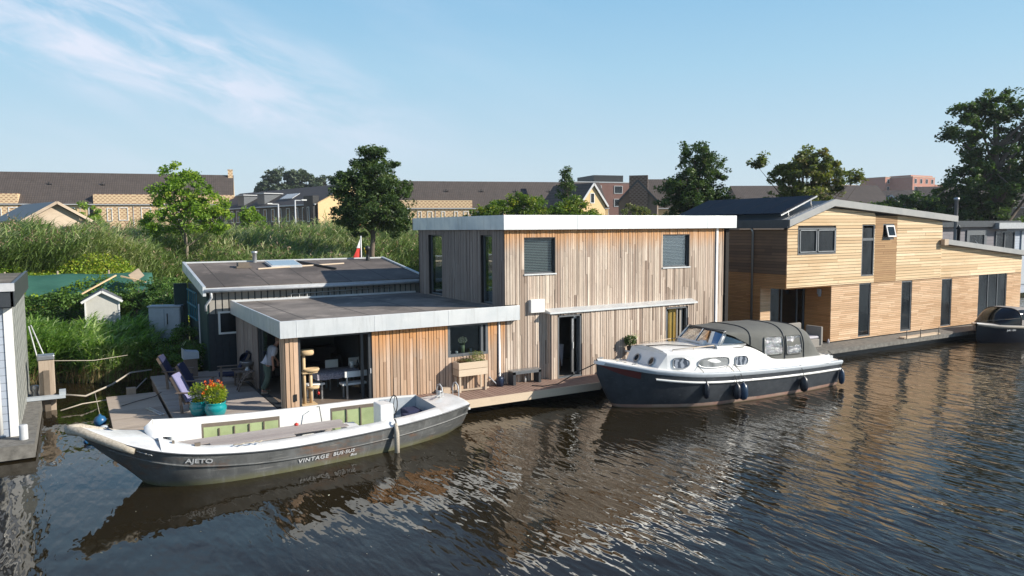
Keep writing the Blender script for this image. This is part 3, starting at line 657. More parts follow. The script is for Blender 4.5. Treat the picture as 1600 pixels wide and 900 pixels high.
# roofs
mb = MB(); mb.box(5.0, 12.36, 21.32, 28.7, 2.66, 3.06); mb.build('lower_roof', 'felt_near', H)
mb = MB(); mb.box(12.3, 22.95, 21.3, 28.75, 5.66, 6.06); mb.build('upper_roof', 'felt_near', H)
def fascia(x0, x1, y0, y1, z0, z1, m, sides='FLBR', t=.05, seams=()):
    b = MB()
    if 'F' in sides: b.box(x0, x1, y0, y0+t, z0, z1)
    if 'B' in sides: b.box(x0, x1, y1-t, y1, z0, z1)
    if 'L' in sides: b.box(x0, x0+t, y0+t, y1-t, z0, z1)
    if 'R' in sides: b.box(x1-t, x1, y0+t, y1-t, z0, z1)
    for s_ in seams: b.box(s_-.012, s_+.012, y0-.006, y0+.002, z0+.01, z1-.01)
    b.box(x0+.002, x1-.002, y0+t, y0+t+.1, z0+.01, z0+.03)
    return b.build('fascia', m, H, bevel=.008)
fascia(4.95, 12.82, 21.2, 28.76, 2.64, 3.13, 'zinc', 'F', seams=(5.42, 7.75, 10.2))
mb = MB(); mb.box(4.95, 5.0, 21.25, 28.76, 2.64, 3.13); mb.box(4.95, 12.3, 28.71, 28.76, 2.64, 3.13)
for y in (22.6, 24.9, 27.2): mb.box(4.944, 4.952, y-.012, y+.012, 2.65, 3.12)
mb.build('side_fascia', 'zinc', H, bevel=.008)
fascia(12.24, 23.0, 21.22, 28.81, 5.645, 6.13, 'zinc', 'FR', seams=(15.2, 18.3, 21.4))
mb = MB(); mb.box(12.24, 12.29, 21.27, 28.81, 5.645, 6.13); mb.box(12.24, 23, 28.76, 28.81, 5.645, 6.13)
for y in (23, 25.3, 27.4): mb.box(12.234, 12.242, y-.012, y+.012, 5.65, 6.12)
mb.build('side_fascia', 'zinc', H, bevel=.008)
mb = MB(); mb.box(12.3, 12.98, 28.3, 28.32, 3, 3.1)
mb = MB(); mb.tube([(12.12, 21.4, 2.64), (12.12, 21.38, .75), (12.12, 21.3, .6)], .045, 10); mb.build('downpipe', 'zinc', H)
mb = MB(); mb.box(22.03, 22.13, .5, 5.645, -.0, .07, mp=mp); mb.build('downpipe', 'zinc_white', H)
mb = MB(); mb.box(13.3, 13.86, 2.83, 3.28, .015, .16, mp=mp); mb.build('wall_box', 'white_paint', H, bevel=.01)
# decks
DKL = thing('terrace_deck', 'grey plank terrace with garden chairs at the left of the floating house', 'deck', (2.25, 21.3, .4))
mb = MB(); rg = random.Random(4); y = 21.32
while y < 29.15:
    x0 = 2.25; 
    mb.box(x0, 4.96, y+.005, y+.139, .44, .5+rg.uniform(0, .004), r=rg.random()); y += .145
mb.build('boards', 'deck_grey', DKL)
mb = MB(); mb.box(2.27, 4.96, 21.34, 29.1, .2, .435); mb.box(2.3, 4.9, 21.6, 29, -.5, .2); mb.build('frame', 'furniture_wood', DKL)
RF = thing('mooring_raft', 'worn grey plank raft moored beside the terrace', 'raft', (.75, 22, .2))
mb = MB(); y = 21.9
while y < 26.65:
    mb.box(.76, 2.18, y+.004, y+.19, .36, .42+rg.uniform(0, .006), r=rg.random()); y += .195
mb.build('boards', 'deck_raft', RF)
mb = MB(); mb.box(.8, 2.15, 21.95, 26.6, -.2, .355); mb.build('frame', 'furniture_wood', RF)
DKR = thing('jetty_deck', 'brown ribbed boardwalk with pale edge board in front of the floating house', 'deck', (12, 20, .4))
mb = MB(); x = 8.8
while x < 15.9:
    yb = 21.4 if x < 13.9 else 21.12
    ye = 19.93 if x < 15.1 else 19.93+(x-15.1)*.9
    mb.box(x+.010, x+.134, ye, yb, .45, .5, r=rg.random()); x += .144
while x < 22.4: mb.box(x+.010, x+.134, 20.62, 21.12 if x < 20.6 else 21.4, .45, .5, r=rg.random()); x += .144
mb.build('boards', 'deck_brown', DKR)
mb = MB(); mb.bar((8.8, 19.9, .375), (15.16, 19.9, .375), .045, .25); mb.bar((15.17, 19.9, .375), (15.9, 20.6, .375), .045, .25); mb.bar((15.9, 20.6, .375), (22.4, 20.6, .375), .045, .25); mb.build('edge_board', 'pale_timber', DKR)
mb = MB(); mb.box(8.9, 15.1, 20.1, 21.4, .2, .44); mb.box(9, 22.4, 20.9, 21.44, -.4, .3); mb.build('frame', 'anthracite', DKR)

# ---------------------------------------------------------------- second floating house
G = thing('floating_house', 'floating house clad in fresh yellow horizontal boards with grey edged mono pitch roofs', 'houseboat', (26.2, 21.4, .3))
F2 = 21.4; mp = FRp(F2)
mb = MB(); mb.box(26.0, 46.2, 20.12, 36, .27, .45); mb.build('float_deck', 'concrete', G); mb = MB(); mb.box(26.1, 46, 20.45, 30, -.5, .268); mb.build('float', 'black_paint', G)
# roof line of the water side: upper volume and lower wing
def topU(x): return 5.6+(x-26.2)*(6.5-5.6)/(28.95-26.2) if x < 28.95 else 6.5-(x-28.95)*(6.5-5.86)/(38.65-28.95)
def topL(x): return 4.72-(x-37.9)*.0935
win = [(26.86, 29.4, 4.47, 5.62), (31.28, 32.2, 3.38, 5.76), (31.22, 32.1, .56, 3.04), (32.86, 33.7, 5.04, 5.78), (34.5, 35.36, .56, 3.02), (37.92, 38.84, .56, 2.98), (41.35, 44.2, .5, 3.12)]
REC = (26.2, 29.22, .4, 3.03)
mb = MB(); wall(mb, mp, 26.22, 37.74, 3.05, 5.6, win); wall(mb, mp, 29.22, 45.72, .46, 3.05, win)
for x0, x1 in ((26.22, 28.9), (28.9, 31), (31, 33), (33, 35.2), (35.2, 37.74)):
    mb.prism([(x0, 5.6), (x1, 5.6), (x1, topU(x1)), (x0, topU(x0))], -.16, -.002, lambda u, v, c: (u, F2-c, v))
mb.prism([(37.74, 3.05), (45.72, 3.05), (45.72, topL(45.72)), (37.74, topL(37.74))], -.16, -.002, lambda u, v, c: (u, F2-c, v))
mb.box(29.24, 29.4, 21.45, 22.75, .46, 3.05)
mb.box(26.22, 26.4, 22.75, 29, .46, 3.05); mb.box(26.22, 26.4, 21.45, 29, 3.05, 5.55)
mb.box(26.3, 29.3, 21.45, 22.7, 3.06, 3.2)
mb.box(26.3, 45.7, 28.8, 29, .46, 4.1); mb.box(45.55, 45.71, 21.5, 29, .46, 4.0); mb.box(37.6, 37.73, 21.5, 29, 3, 5.8)
mb.box(26.3, 26.8, 22.75, 22.9, .46, 3.05)
mb.build('wall', 'dark_backing', G)
patch = (32.62, 33.95, 3.05, 9)
cm = MB()
hl = win
def wr_u(x): return 26.2
clad(cm, lambda u, v, d: (u, F2-.02-d, v), 26.2, 37.76, 3.05, None, [w_ for w_ in hl]+[(32.25, 33.95, 3.0, 6.6)], wr=(.135, .15), gap=.018, th=.03, horiz=True, joints=.9, seed=20, vtop=5.56)
# gable strips follow the roof line
v = 5.57; rg = random.Random(21)
def strip(x0, x1, v0, v1, fy):
    """one board with its ends cut along the roof line"""
    v1 = min(v1, 6.47)
    if v1 <= v0: return
    lo = lambda z: max(x0, 26.2+(z-5.6)*(28.95-26.2)/.9+.02); hi = lambda z: min(x1, 28.95+(6.5-z)*9.7/.64-.02)
    if hi(v0)-lo(v0) < .05: return
    t_ = max(hi(v1), lo(v1)+.01); cm.prism([(lo(v0), v0), (hi(v0), v0), (t_, v1), (lo(v1), v1)], fy-.026, fy, lambda u, v, c: (u, c, v), r=rg.random())
while v < 6.47:
    vn = v+.145; spans = [(26.2, 31.28), (32.2, 32.25), (33.95, 37.74)] if v < 5.70 else [(26.2, 32.25), (33.95, 37.74)]
    if v < 5.60: spans = [(26.2, 26.86), (29.4, 31.28), (33.95, 37.74)]
    for a_, b_ in spans: strip(a_, b_, v+.007, vn-.007, F2-.02)
    v = vn
clad(cm, lambda u, v, d: (u, F2-d, v), 37.76, 45.7, 3.05, None, [], wr=(.135, .15), gap=.014, th=.026, horiz=True, joints=.9, seed=22, vtop=3.98)
v = 3.98
while v < 4.7:
    xb = 37.9+(4.7-v-.14)/.0935
    fx = lambda z: max(37.77, min(45.7, 37.9+(4.71-z)/.0935))
    cm.prism([(37.76, v+.007), (fx(v), v+.007), (fx(v+.138), v+.138), (37.76, v+.138)], F2-.026, F2, lambda a, b, c: (a, c, b), r=rg.random())
    v += .145
cm.build('cladding', 'siding_upper', G)
cm = MB(); clad(cm, lambda u, v, d: (u, F2-.02-d, v), 32.25, 33.95, 3.05, None, win, wr=(.09, .11), gap=.01, th=.026, horiz=True, joints=.9, seed=23, vtop=6.16); cm.build('cladding_patch', 'siding_patch', G)
cm = MB(); clad(cm, mp, 29.22, 45.7, .5, None, win, wr=(.085, .095), gap=.013, th=.026, horiz=True, joints=.25, seed=24, vtop=3.04)
cm.build('cladding', 'siding_lower', G); cm = MB()
clad(cm, LFp(29.22), 21.4, 22.75, .5, None, [], wr=(.068, .075), gap=.008, th=.022, horiz=True, joints=.25, seed=25, vtop=3.04)
cm.build('porch_cladding', 'siding_shaded_low', G); cm = MB()  # porch wall turned from the sun gets the siding with shade in its colour
clad(cm, FRp(22.75), 26.2, 26.84, .5, None, [], wr=(.068, .075), gap=.008, th=.022, horiz=True, joints=.25, seed=26, vtop=3.04)
cm.build('porch_cladding', 'siding_lower', G)
cm = MB(); clad(cm, LFp(26.2), 21.36, 29, 3.64, None, [], wr=(.12, .14), gap=.012, th=.026, horiz=True, joints=.9, seed=27, vtop=5.56); cm.build('cladding', 'siding_shaded_top', G)
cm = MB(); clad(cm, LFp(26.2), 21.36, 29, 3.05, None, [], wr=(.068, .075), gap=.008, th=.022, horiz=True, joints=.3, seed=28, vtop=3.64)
clad(cm, LFp(26.2), 22.75, 29, .5, None, [], wr=(.068, .075), gap=.008, th=.022, horiz=True, joints=.3, seed=29, vtop=3.05); cm.build('cladding', 'siding_shaded_low', G)
mb = MB(); mb.box(26.18, 29.22, 21.4, 22.72, 3.01, 3.045); mb.build('porch_ceiling', 'siding_shaded_low', G)
mp2 = lambda u, v, d: (u, F2-.046-d, v)
window(G, mp2, *win[0], frame='frame_dark', inset=-.02, fw=.06, mull=(28.1,), fd=.06)
f_ = MB()
for a_, b_ in ((26.95, 28.06), (28.14, 29.31)):
    f_.box(a_, b_, 4.56, 4.6, -.0, .045, mp=mp2); f_.box(a_, b_, 5.5, 5.54, 0, .045, mp=mp2); f_.box(a_, a_+.04, 4.56, 5.54, 0, .045, mp=mp2); f_.box(b_-.04, b_, 4.56, 5.54, 0, .045, mp=mp2)
f_.build('casement', 'steel_grey', G)
window(G, mp2, *win[1], inset=-.0, fw=.06, bars=(5.1, 5.04), fd=.08)
window(G, mp, *win[2], inset=.0, fw=.05); window(G, mp, *win[4], inset=.0, fw=.07); window(G, mp, *win[5], inset=.0, fw=.05)
window(G, mp, *win[6], inset=.0, fw=.055, mull=(42.35, 43.3))
window(G, mp2, *win[3], inset=.02, fw=.05)
mb = MB(); rt = Matrix.Rotation(R(14), 3, 'X'); pv = (33.3, F2-.07, 5.7)
for a_ in ((32.98, 33.05, 5.14, 5.7), (33.55, 33.62, 5.14, 5.7), (33.05, 33.55, 5.14, 5.21), (33.05, 33.55, 5.63, 5.7)): mb.box(a_[0], a_[1], F2-.11, F2-.07, a_[2], a_[3], rot=rt.inverted(), c=pv)
fo = mb.build('tilted_sash', 'frame_light', G)
mb = MB(); mb.box(33.04, 33.56, F2-.095, F2-.085, 5.2, 5.64, rot=rt.inverted(), c=pv); mb.build('pane', 'glass_dark', fo)
mb = MB(); clad(mb, FRp(F2+.02), 31.3, 32.18, 3.06, 3.36, [], wr=(.07, .09), seed=31); mb.build('window_infill', 'siding_lower', G)
mb = MB()
for (a_, b_) in ((29.22, 31.22), (32.1, 34.5), (35.36, 37.9)): pass
# porch: glazed doors, lamp
window(G, FRp(22.78), 26.86, 29.2, .5, 3.0, frame='frame_dark', pane='glass_dark', inset=0, fw=.07, mull=(27.65, 28.7))
mb = MB(); mb.box(26.4, 29.2, 24.3, 24.35, .5, 3.0); mb.box(29.2, 29.25, 22.8, 24.3, .5, 3.); mb.build('interior_wall', 'interior_wall', G)
mb = MB(); mb.box(29.06, 29.17, 21.85, 22.0, 2.62, 2.86); mb.box(29.09, 29.19, 21.88, 21.97, 2.52, 2.62); mb.build('wall_lamp', 'cabinet_grey', G)
# roofs
def slab(pts, y0, y1, th, name, m, par=G):
    b = MB(); n = len(pts)
    poly = list(pts)+[(x, z-th) for x, z in pts[::-1]]
    b.prism(poly, y0, y1, lambda u, v, c: (u, c, v)); return b.build(name, m, par)
slab([(26.02, 5.9), (28.95, 6.82), (38.6, 6.12)], 21.28, 29.15, .28, 'upper_roof', 'anthracite')
slab([(37.72, 4.96), (45.92, 4.18)], 21.28, 29.1, .22, 'lower_roof', 'anthracite')
slab([(25.98, 5.96), (28.95, 6.87), (38.68, 6.16)], 21.1, 21.28, .3, 'verge_board', 'verge_grey')
slab([(37.9, 4.99), (45.96, 4.22)], 21.1, 21.28, .25, 'verge_board', 'verge_grey')
mb = MB(); mb.box(37.55, 37.9, 21.1, 21.3, 4.7, 5.0); mb.build('roof_box', 'barn_wood', G)
mb = MB(); mb.box(25.96, 26.02, 21.1, 29.15, 5.62, 5.97); mb.box(25.9, 25.96, 21.12, 29.15, 5.62, 5.7); mb.build('gutter', 'anthracite', G)
mb = MB(); mb.tube([(26.02, 23.14, 5.62), (26.1, 23.14, 5.45), (26.1, 23.14, .55)], .05, 10); mb.build('downpipe', 'steel_grey', G)
for i in range(6):
    mb = MB(); y0 = 22.0+i*1.07
    mb.prism([(26.5, 6.22), (28.72, 7.02), (28.7, 7.065), (26.48, 6.265)], y0+.01, y0+1.055, lambda u, v, c: (u, c, v)); mb.build('solar_panel', 'solar', G)
mb = MB(); mb.bar((26.45, 21.93, 6.17), (28.8, 21.93, 7.03), .04, .06); mb.bar((26.5, 22.2, 5.98), (26.5, 28.3, 5.98), .05); mb.bar((28.6, 22.1, 6.7), (28.6, 22.1, 6.98), .04); mb.bar((27, 22, 6.2), (27, 22, 6.4), .04); mb.build('panel_rail', 'lamp_metal', G)
mb = MB(); mb.lathe([(.085, 0), (.085, .85), (.16, .86), (.02, 1.08)], (40.4, 22.0, 4.62), 14); mb.build('chimney', 'black_metal', G)
mb = MB(); mb.lathe([(.1, 0), (.1, 2.8), (.15, 2.82), (.15, 2.95), (.02, 3.0)], (44.1, 24.2, 4.3), 14); mb.build('flue', 'steel_grey', G)
mb = MB(); mb.bar((41, 22.6, 4.6), (40.6, 22.6, 5.25), .015); mb.bar((43.2, 22.2, 4.4), (42.8, 22.4, 4.85), .015); mb.build('aerial', 'lamp_metal', G)
# quay edge clutter
o = thing('mooring_plank', 'pale plank with upright pins lying on the edge of the yellow house float', 'plank', (34.5, 20.3, .45))
mb = MB(); mb.box(33.0, 35.9, 20.22, 20.5, .46, .53); mb.build('board', 'pale_timber', o)
mb = MB()
for x in (33.1, 34.2, 35.7): mb.tube([(x, 20.18, .3), (x, 20.18, .85)], .018, 6)
mb.build('pin', 'black_metal', o)

# ---------------------------------------------------------------- dark timber shed house behind
S = thing('boat_shed', 'low dark green and black boarded house with worn felt roof behind the wing', 'shed', (4.2, 29, .3))
SY = 29.15
mb = MB(); mb.box(4.26, 13.2, SY+.03, 34.0, .2, 3.35); mb.build('wall', 'blue_black_boards', S)
def rz_(y): return 3.62+(y-28.85)*.129
mb = MB(); x = 4.3; rg = random.Random(8)
while x < 12.6: mb.box(x, x+.19, SY-.0, SY+.028, 2.62, 3.42, r=rg.random()); x += .235
mb.build('upper_boards', 'taupe_boards', S)
mb = MB(); x = 4.25
while x < 12.6: mb.box(x, x+.215, SY+.004, SY+.028, .3, 2.61); x += .235
mb.build('lower_boards', 'blue_black_boards', S)
mb = MB(); mb.box(4.2, 4.26, SY, 34.0, .3, 3.5); mb.build('side_wall', 'dark_green_paint', S)
mb = MB(); mb.prism([(28.95, rz_(28.95)), (34.15, rz_(34.15)), (34.15, rz_(34.15)-.2), (28.95, rz_(28.95)-.2)], 4.15, 12.9, lambda u, v, c: (c, u, v)); mb.build('roof', 'felt_shed', S)
mb = MB(); mb.prism([(28.8, rz_(28.8)+.05), (34.25, rz_(34.25)+.06), (34.25, rz_(34.25)-.32), (28.8, rz_(28.8)-.3)], 4.04, 4.15, lambda u, v, c: (c, u, v)); mb.prism([(28.8, rz_(28.8)+.05), (34.25, rz_(34.25)+.06), (34.25, rz_(34.25)-.3), (28.8, rz_(28.8)-.3)], 12.9, 13.0, lambda u, v, c: (c, u, v)); mb.box(4.15, 12.9, 34.15, 34.25, rz_(34.2)-.2, rz_(34.2)+.05); mb.build('verge_board', 'zinc', S)
mb = MB(); mb.tube([(4.1, 28.8, 3.5), (8.5, 28.8, 3.49), (12.95, 28.8, 3.5)], .065, 8); mb.box(4.15, 12.9, 28.84, 28.95, 3.5, 3.6); mb.build('gutter', 'frame_light', S)
mb = MB(); mb.tube([(4.32, 28.82, 3.46), (4.34, 28.86, 3.25), (4.16, 29.02, 2.95), (4.16, 29.04, 2.75)], .045, 8); mb.build('downpipe', 'frame_light', S)
mb = MB(); mb.tube([(4.12, 30.5, 2.9), (4.1, 30.3, .5)], .03, 6); mb.build('drain_pipe', 'frame_light', S)
window(S, FRp(SY), 4.58, 5.6, 1.85, 2.7, frame='white_paint', pane='glass_black', inset=-.06, fw=.07)
fo = MB(); fo.prism([(32.4, rz_(32.4)), (33.7, rz_(33.7)), (33.7, rz_(33.7)+.1), (32.4, rz_(32.4)+.1)], 7.3, 8.6, lambda u, v, c: (c, u, v)); fo = fo.build('skylight', 'frame_light', S)
g2 = MB(); g2.prism([(32.46, rz_(32.46)+.1), (33.64, rz_(33.64)+.1), (33.64, rz_(33.64)+.115), (32.46, rz_(32.46)+.115)], 7.36, 8.54, lambda u, v, c: (c, u, v)); g2.build('pane', 'skylight_glass', fo)
mb = MB(); mb.box(6.0, 6.45, 32.6, 33.0, rz_(32.8)-.05, rz_(32.8)+.22); mb.box(5.92, 6.52, 32.55, 33.05, rz_(32.8)-.02, rz_(32.8)+.06); mb.build('chimney', 'poly_brown', S)
mb = MB(); mb.lathe([(.09, 0), (.09, .42), (.13, .44), (.13, .52), (.08, .54)], (6.95, 34.0, rz_(34.0)-.05), 12); mb.build('flue', 'lamp_metal', S)
mb = MB(); mb.lathe([(.11, 0), (.11, .12), (.08, .2), (.08, .5), (.12, .52), (.12, .65), (.02, .74)], (12.0, 33.6, rz_(33.6)-.03), 12); mb.build('vent_pipe', 'black_metal', S)
mb = MB(); mb.bar((6.7, 32.2, rz_(32.2)+.03), (10.6, 32.9, rz_(32.9)+.03), .1, .05); mb.build('roof_batten', 'pale_timber', S)
mb = MB(); mb.bar((8.7, 33.6, rz_(33.6)+.06), (9.8, 31.5, rz_(31.5)+.05), .09, .08); mb.build('roof_beam', 'black_metal', S)
L_ = tag(thing('ladder', 'thin pale ladder hung sideways on the dark shed wall', 'ladder', (9, 29.05, 3)), None)
mb = MB(); a0, a1, b0, b1 = Vector((7.1, 29.05, 3.22)), Vector((11.4, 29.05, 3.32)), Vector((7.1, 29.02, 2.9)), Vector((11.4, 29.02, 3.0))
mb.tube([a0, a1], .018, 6); mb.tube([b0, b1], .018, 6); mb.build('rail', 'lamp_metal', L_)
mb = MB()
for i in range(14): t = (i+.5)/14; mb.tube([a0.lerp(a1, t), b0.lerp(b1, t)], .013, 5)
mb.build('rungs', 'lamp_metal', L_)
mb = MB(); mb.tube([(6.6, 29.05, 2.7), (6.75, 29, 3.1), (6.95, 29, 3.15), (7.05, 29, 2.9), (6.95, 29, 2.7)], .03, 6); tag(mb.build('hose_loop', 'dark_rope'), 'dark hose looped on a hook of the boarded shed wall', 'hose')
# teal lattice leaning on the shed's left wall
T = thing('lattice_panel', 'blue green lattice panel fixed to the side of the dark shed', 'trellis', (4.1, 33, 2))
mb = MB(); lm = LFp(4.12)
for i in range(6): y = 30.9+i*.5; mb.box(y, y+.07, 2.2, 3.3, 0, .03, mp=lm)
for z in (2.2, 2.7, 3.25): mb.box(30.9, 33.5, z, z+.07, .03, .05, mp=lm)
mb.build('slats', 'teal_lattice', T)
mb = MB(); mb.box(33.7, 33.9, .8, 3.5, .0, .5, mp=lm); mb.build('post', 'dark_green_paint', T)
# grey cabinet on the bank
K = thing('utility_cabinet', 'large pale grey two door utility cabinet standing among the reeds', 'cabinet', (3.3, 33.8, 1.1), rz=R(-22), local=True)
mb = MB(); mb.box(-.62, .62, -.25, .25, 0, 1.45); mb.build('body', 'cabinet_grey', K, bevel=.02)
mb = MB(); mb.box(-.58, -.01, -.28, -.252, .05, 1.4); mb.build('door', 'cabinet_grey', K, bevel=.01)
mb = MB(); mb.box(.01, .58, -.28, -.252, .05, 1.4); mb.build('door', 'cabinet_grey', K, bevel=.01)
mb = MB(); mb.box(-.66, .66, -.3, .3, 1.45, 1.52); mb.build('lid', 'cabinet_grey', K, bevel=.02)
mb = MB(); mb.box(-.45, -.41, -.31, -.28, .45, .75); mb.box(.1, .13, -.31, -.28, .75, 1.2); mb.build('handle', 'black_metal', K)

# ---------------------------------------------------------------- neighbour at the left edge
Nb = thing('floating_house', 'grey blue boarded houseboat with flat gravel roof cut by the left edge', 'houseboat', (-1.4, 23, .3))
mb = MB(); mb.box(-9, -1.42, 22.97, 29.5, .4, 3.75); mb.build('wall', 'neighbour_siding', Nb)
mb = MB(); mb.box(-1.42, -1.39, 23.12, 29.5, .4, 3.75); mb.build('side_cladding', 'neighbour_diamond', Nb)
mb = MB(); mb.box(-1.56, -1.38, 22.94, 22.97, .4, 3.75); mb.box(-1.39, -1.37, 22.95, 23.12, .4, 3.75); mb.build('corner_trim', 'white_paint', Nb)
mb = MB(); mb.tube([(-1.78, 22.86, 3.6), (-1.76, 22.88, .5)], .065, 10); mb.build('downpipe', 'white_paint', Nb)
mb = MB(); mb.box(-9, -1.36, 22.7, 29.9, 3.88, 4.32); mb.build('roof', 'felt_mossy', Nb)
mb = MB(); mb.box(-9, -1.3, 22.58, 22.7, 3.8, 4.2); mb.box(-1.36, -1.28, 22.58, 29.95, 3.8, 4.38); mb.box(-9, -1.3, 22.7, 29.9, 3.8, 3.86); mb.build('fascia', 'anthracite', Nb)
mb = MB(); mb.box(-9, -1.27, 22.54, 22.72, 4.2, 4.4); mb.build('eaves_trim', 'frame_light', Nb)
mb = MB(); mb.box(-9, -1.0, 21.9, 30.2, .05, .4); mb.box(-9, -1.2, 22.3, 29, -.6, .05); mb.build('float', 'concrete', Nb)
mb = MB(); mb.lathe([(.1, 0), (.1, .36), (.085, .38), (.01, .38)], (-1.25, 22.5, .4), 12); tag(mb.build('mooring_bollard', 'frame_light'), 'short pale bollard on the corner of the left float', 'bollard')
mb = MB(); mb.lathe([(.11, 0), (.09, .14), (.12, .24), (.12, .36), (.01, .38)], (-1.2, 28.2, .4), 12); tag(mb.build('mooring_bollard', 'lamp_metal'), 'round grey bollard with mooring line near the timber pile', 'bollard')
P_ = thing('timber_pile', 'thick square timber pile with metal guide rail beside the left float', 'mooring pile', (-.85, 27.9, 0))
mb = MB(); mb.box(-1.05, -.62, 27.7, 28.1, -1, 1.62); mb.build('post', 'pile_wood', P_, bevel=.02)
mb = MB(); mb.box(-1.08, -.6, 27.67, 28.13, 1.62, 1.78); mb.build('cap', 'steel_grey', P_, bevel=.03)
mb = MB(); mb.box(-.92, -.76, 27.6, 27.69, -.5, 1.3); mb.build('guide_rail', 'poly_brown', P_)
mb = MB(); mb.box(-1.5, -.35, 27.35, 27.6, .42, .52); mb.box(-.52, -.34, 27.4, 27.9, .5, .62); tag(mb.build('bracket_beam', 'cabinet_grey'), 'grey steel bracket clamping the timber pile to the float', 'bracket')
mb = MB(); mb.tube([(-.4, 27.5, .5), (.2, 27.3, .42), (1.0, 28.2, .55), (1.6, 29, .75), (2.3, 29.4, .72)], .03, 8); tag(mb.build('water_hose', 'rope'), 'pale hose reaching across the water from the pile to the reeds', 'hose')
mb = MB(); mb.tube([(-.5, 27, .1), (0.1, 27.3, .18), (.8, 27.9, .1), (1.5, 28.2, .12), (2.1, 29.0, .5)], .02, 8); tag(mb.build('mooring_line', 'rope'), 'slack pale line hanging just above the water below the hose', 'rope')
mb = MB(); mb.tube([(-.7, 28.0, 1.55), (.5, 28.8, 1.32), (1.6, 30.2, 1.2)], .012, 6); tag(mb.build('mooring_line', 'rope'), 'thin taut line from the timber pile to the reeds', 'rope')
mb = MB(); mb.tube([(-1.3, 29, 2.6), (-.95, 28.3, .9)], .02, 6); mb.tube([(-1.25, 29.3, 2.6), (-.8, 28.6, 1.3)], .02, 6); tag(mb.build('support_pole', 'frame_light'), 'pair of thin pale poles leaning between left wall and pile', 'pole')

# ---------------------------------------------------------------- open steel boat AJETO
B1 = thing('open_boat', 'long open steel boat with white decks, grey tarred hull and coir bow fender named AJETO', 'boat', (4.6, 18.6, 0))
SX = [-.18, .3, .84, 1.54, 2.41, 3.86, 5.41, 7.07, 8.5, 9.35]
HB = [.03, .36, .72, 1.08, 1.26, 1.33, 1.28, 1.18, 1.0, .82]
ZG = [1.40, 1.24, 1.06, .88, .73, .61, .60, .65, .74, .82]
YC = [18.88, 18.72, 18.64, 18.62, 18.67, 18.72, 18.8, 18.88, 18.95, 19.0]
ZK = [1.36, .86, .36, -.3, -.38, -.38, -.38, -.38, -.25, -.0]
PW_ = [.95, .9, .72, .42, .16, .10, .10, .16, .36, .6]
def b1(x): return lerp(SX, HB, x), lerp(SX, ZG, x), lerp(SX, YC, x), min(lerp(SX, ZK, x), lerp(SX, ZG, x)-.04), max(.08, lerp(SX, PW_, x))
def hp(x, t, s_, out=0):
    hb, zg, yc, zk, p = b1(x); return Vector((x, yc+s_*(hb*(max(t, 0)**p)+out), zk+(zg-zk)*t))
TS = [0, .02, .06, .12, .2, .3, .42, .55, .68, .8, .92, 1]
xs_ = [-.18+i*(9.53/56) for i in range(57)]
mb = MB()
for s_ in (-1, 1): mb.grid([[hp(x, t, s_) for t in TS] for x in xs_])
st_ = [[hp(9.35, t, s_) for t in TS] for s_ in (-1, 1)]
mid = [Vector((9.5, 19.0, p.z)) for p in st_[0]]
mb.grid([st_[0], mid, st_[1]])
mb.build('hull', 'hull_tar', B1)
mb = MB()
for s_ in (-1, 1):
    mb.tube([hp(x, 1-.27/(b1(x)[1]-b1(x)[3]), s_, .012) for x in xs_[4:]], .022, 6)
mb.build('rub_rail', 'hull_tar', B1)
mb = MB()
for s_ in (-1, 1): mb.tube([hp(x, 1, s_, .0) for x in xs_[1:]], .02, 6)
mb.build('gunwale_rail', 'anthracite', B1)
def zcn(x): return lerp([1.5, 2.4, 3.8, 5.7, 7.6, 8.4], [1.06, .84, .74, .73, .78, .86], x)
def zcf(x): return lerp([1.4, 2.4, 4.3, 7.4, 8.5], [1.22, 1.08, .98, .95, .92], x)
def cn(x): return b1(x)[2]-(b1(x)[0]-lerp([1.5, 2.0, 3, 7, 8.4], [.72, .5, .42, .40, .36], x))
def cf(x): return b1(x)[2]+(b1(x)[0]-lerp([1.4, 2, 3, 7, 8.4], [.2, .2, .22, .22, .2], x))
mb = MB()
# foredeck with camber, blending up to the coaming
rows = []
for x in [-.16+i*.09 for i in range(20)]:
    hb, zg, yc, zk, p = b1(x); rows.append([(x, yc+hb*q, zg+.012+.07*(1-q*q)*min(1, hb)+(.06*max(0, x-.9))*(1-abs(q))) for q in (-1, -.8, -.55, -.25, 0, .25, .55, .8, 1)])
mb.grid(rows)
xd = [1.5+i*.1 for i in range(70)]
mb.grid([[(x, b1(x)[2]-b1(x)[0], b1(x)[1]+.012), (x, b1(x)[2]-b1(x)[0]*.5+(cn(x)-b1(x)[2])*.5, (b1(x)[1]+zcn(x))/2+.03), (x, cn(x), zcn(x)), (x, cn(x)+.04, zcn(x)-.015)] for x in xd])
mb.grid([[(x, cf(x)-.05, zcf(x)-.01), (x, cf(x), zcf(x)), (x, cf(x)+.03, zcf(x)-.05), (x, b1(x)[2]+b1(x)[0], b1(x)[1]+.012)] for x in xd])
rows = []
for x in [8.4+i*.1 for i in range(11)]:
    x = min(x, 9.35); hb, zg, yc, zk, p = b1(x); rows.append([(x, yc+hb*q, zg+.012+.08*(1-q*q)) for q in (-1, -.8, -.5, 0, .5, .8, 1)])
rows.append([(9.35+.15*(1-q*q), 19+.82*q, .832) for q in (-1, -.8, -.5, 0, .5, .8, 1)])
mb.grid(rows); mb.build('deck', 'deck_white', B1)
# coaming inner faces
mb = MB()
mb.grid([[(x, cn(x)+.04, zcn(x)-.015), (x, cn(x)+.045, .1)] for x in xd], smooth=False); mb.grid([[(x, cf(x)-.05, zcf(x)-.01), (x, cf(x)-.055, .1)] for x in xd], smooth=False)
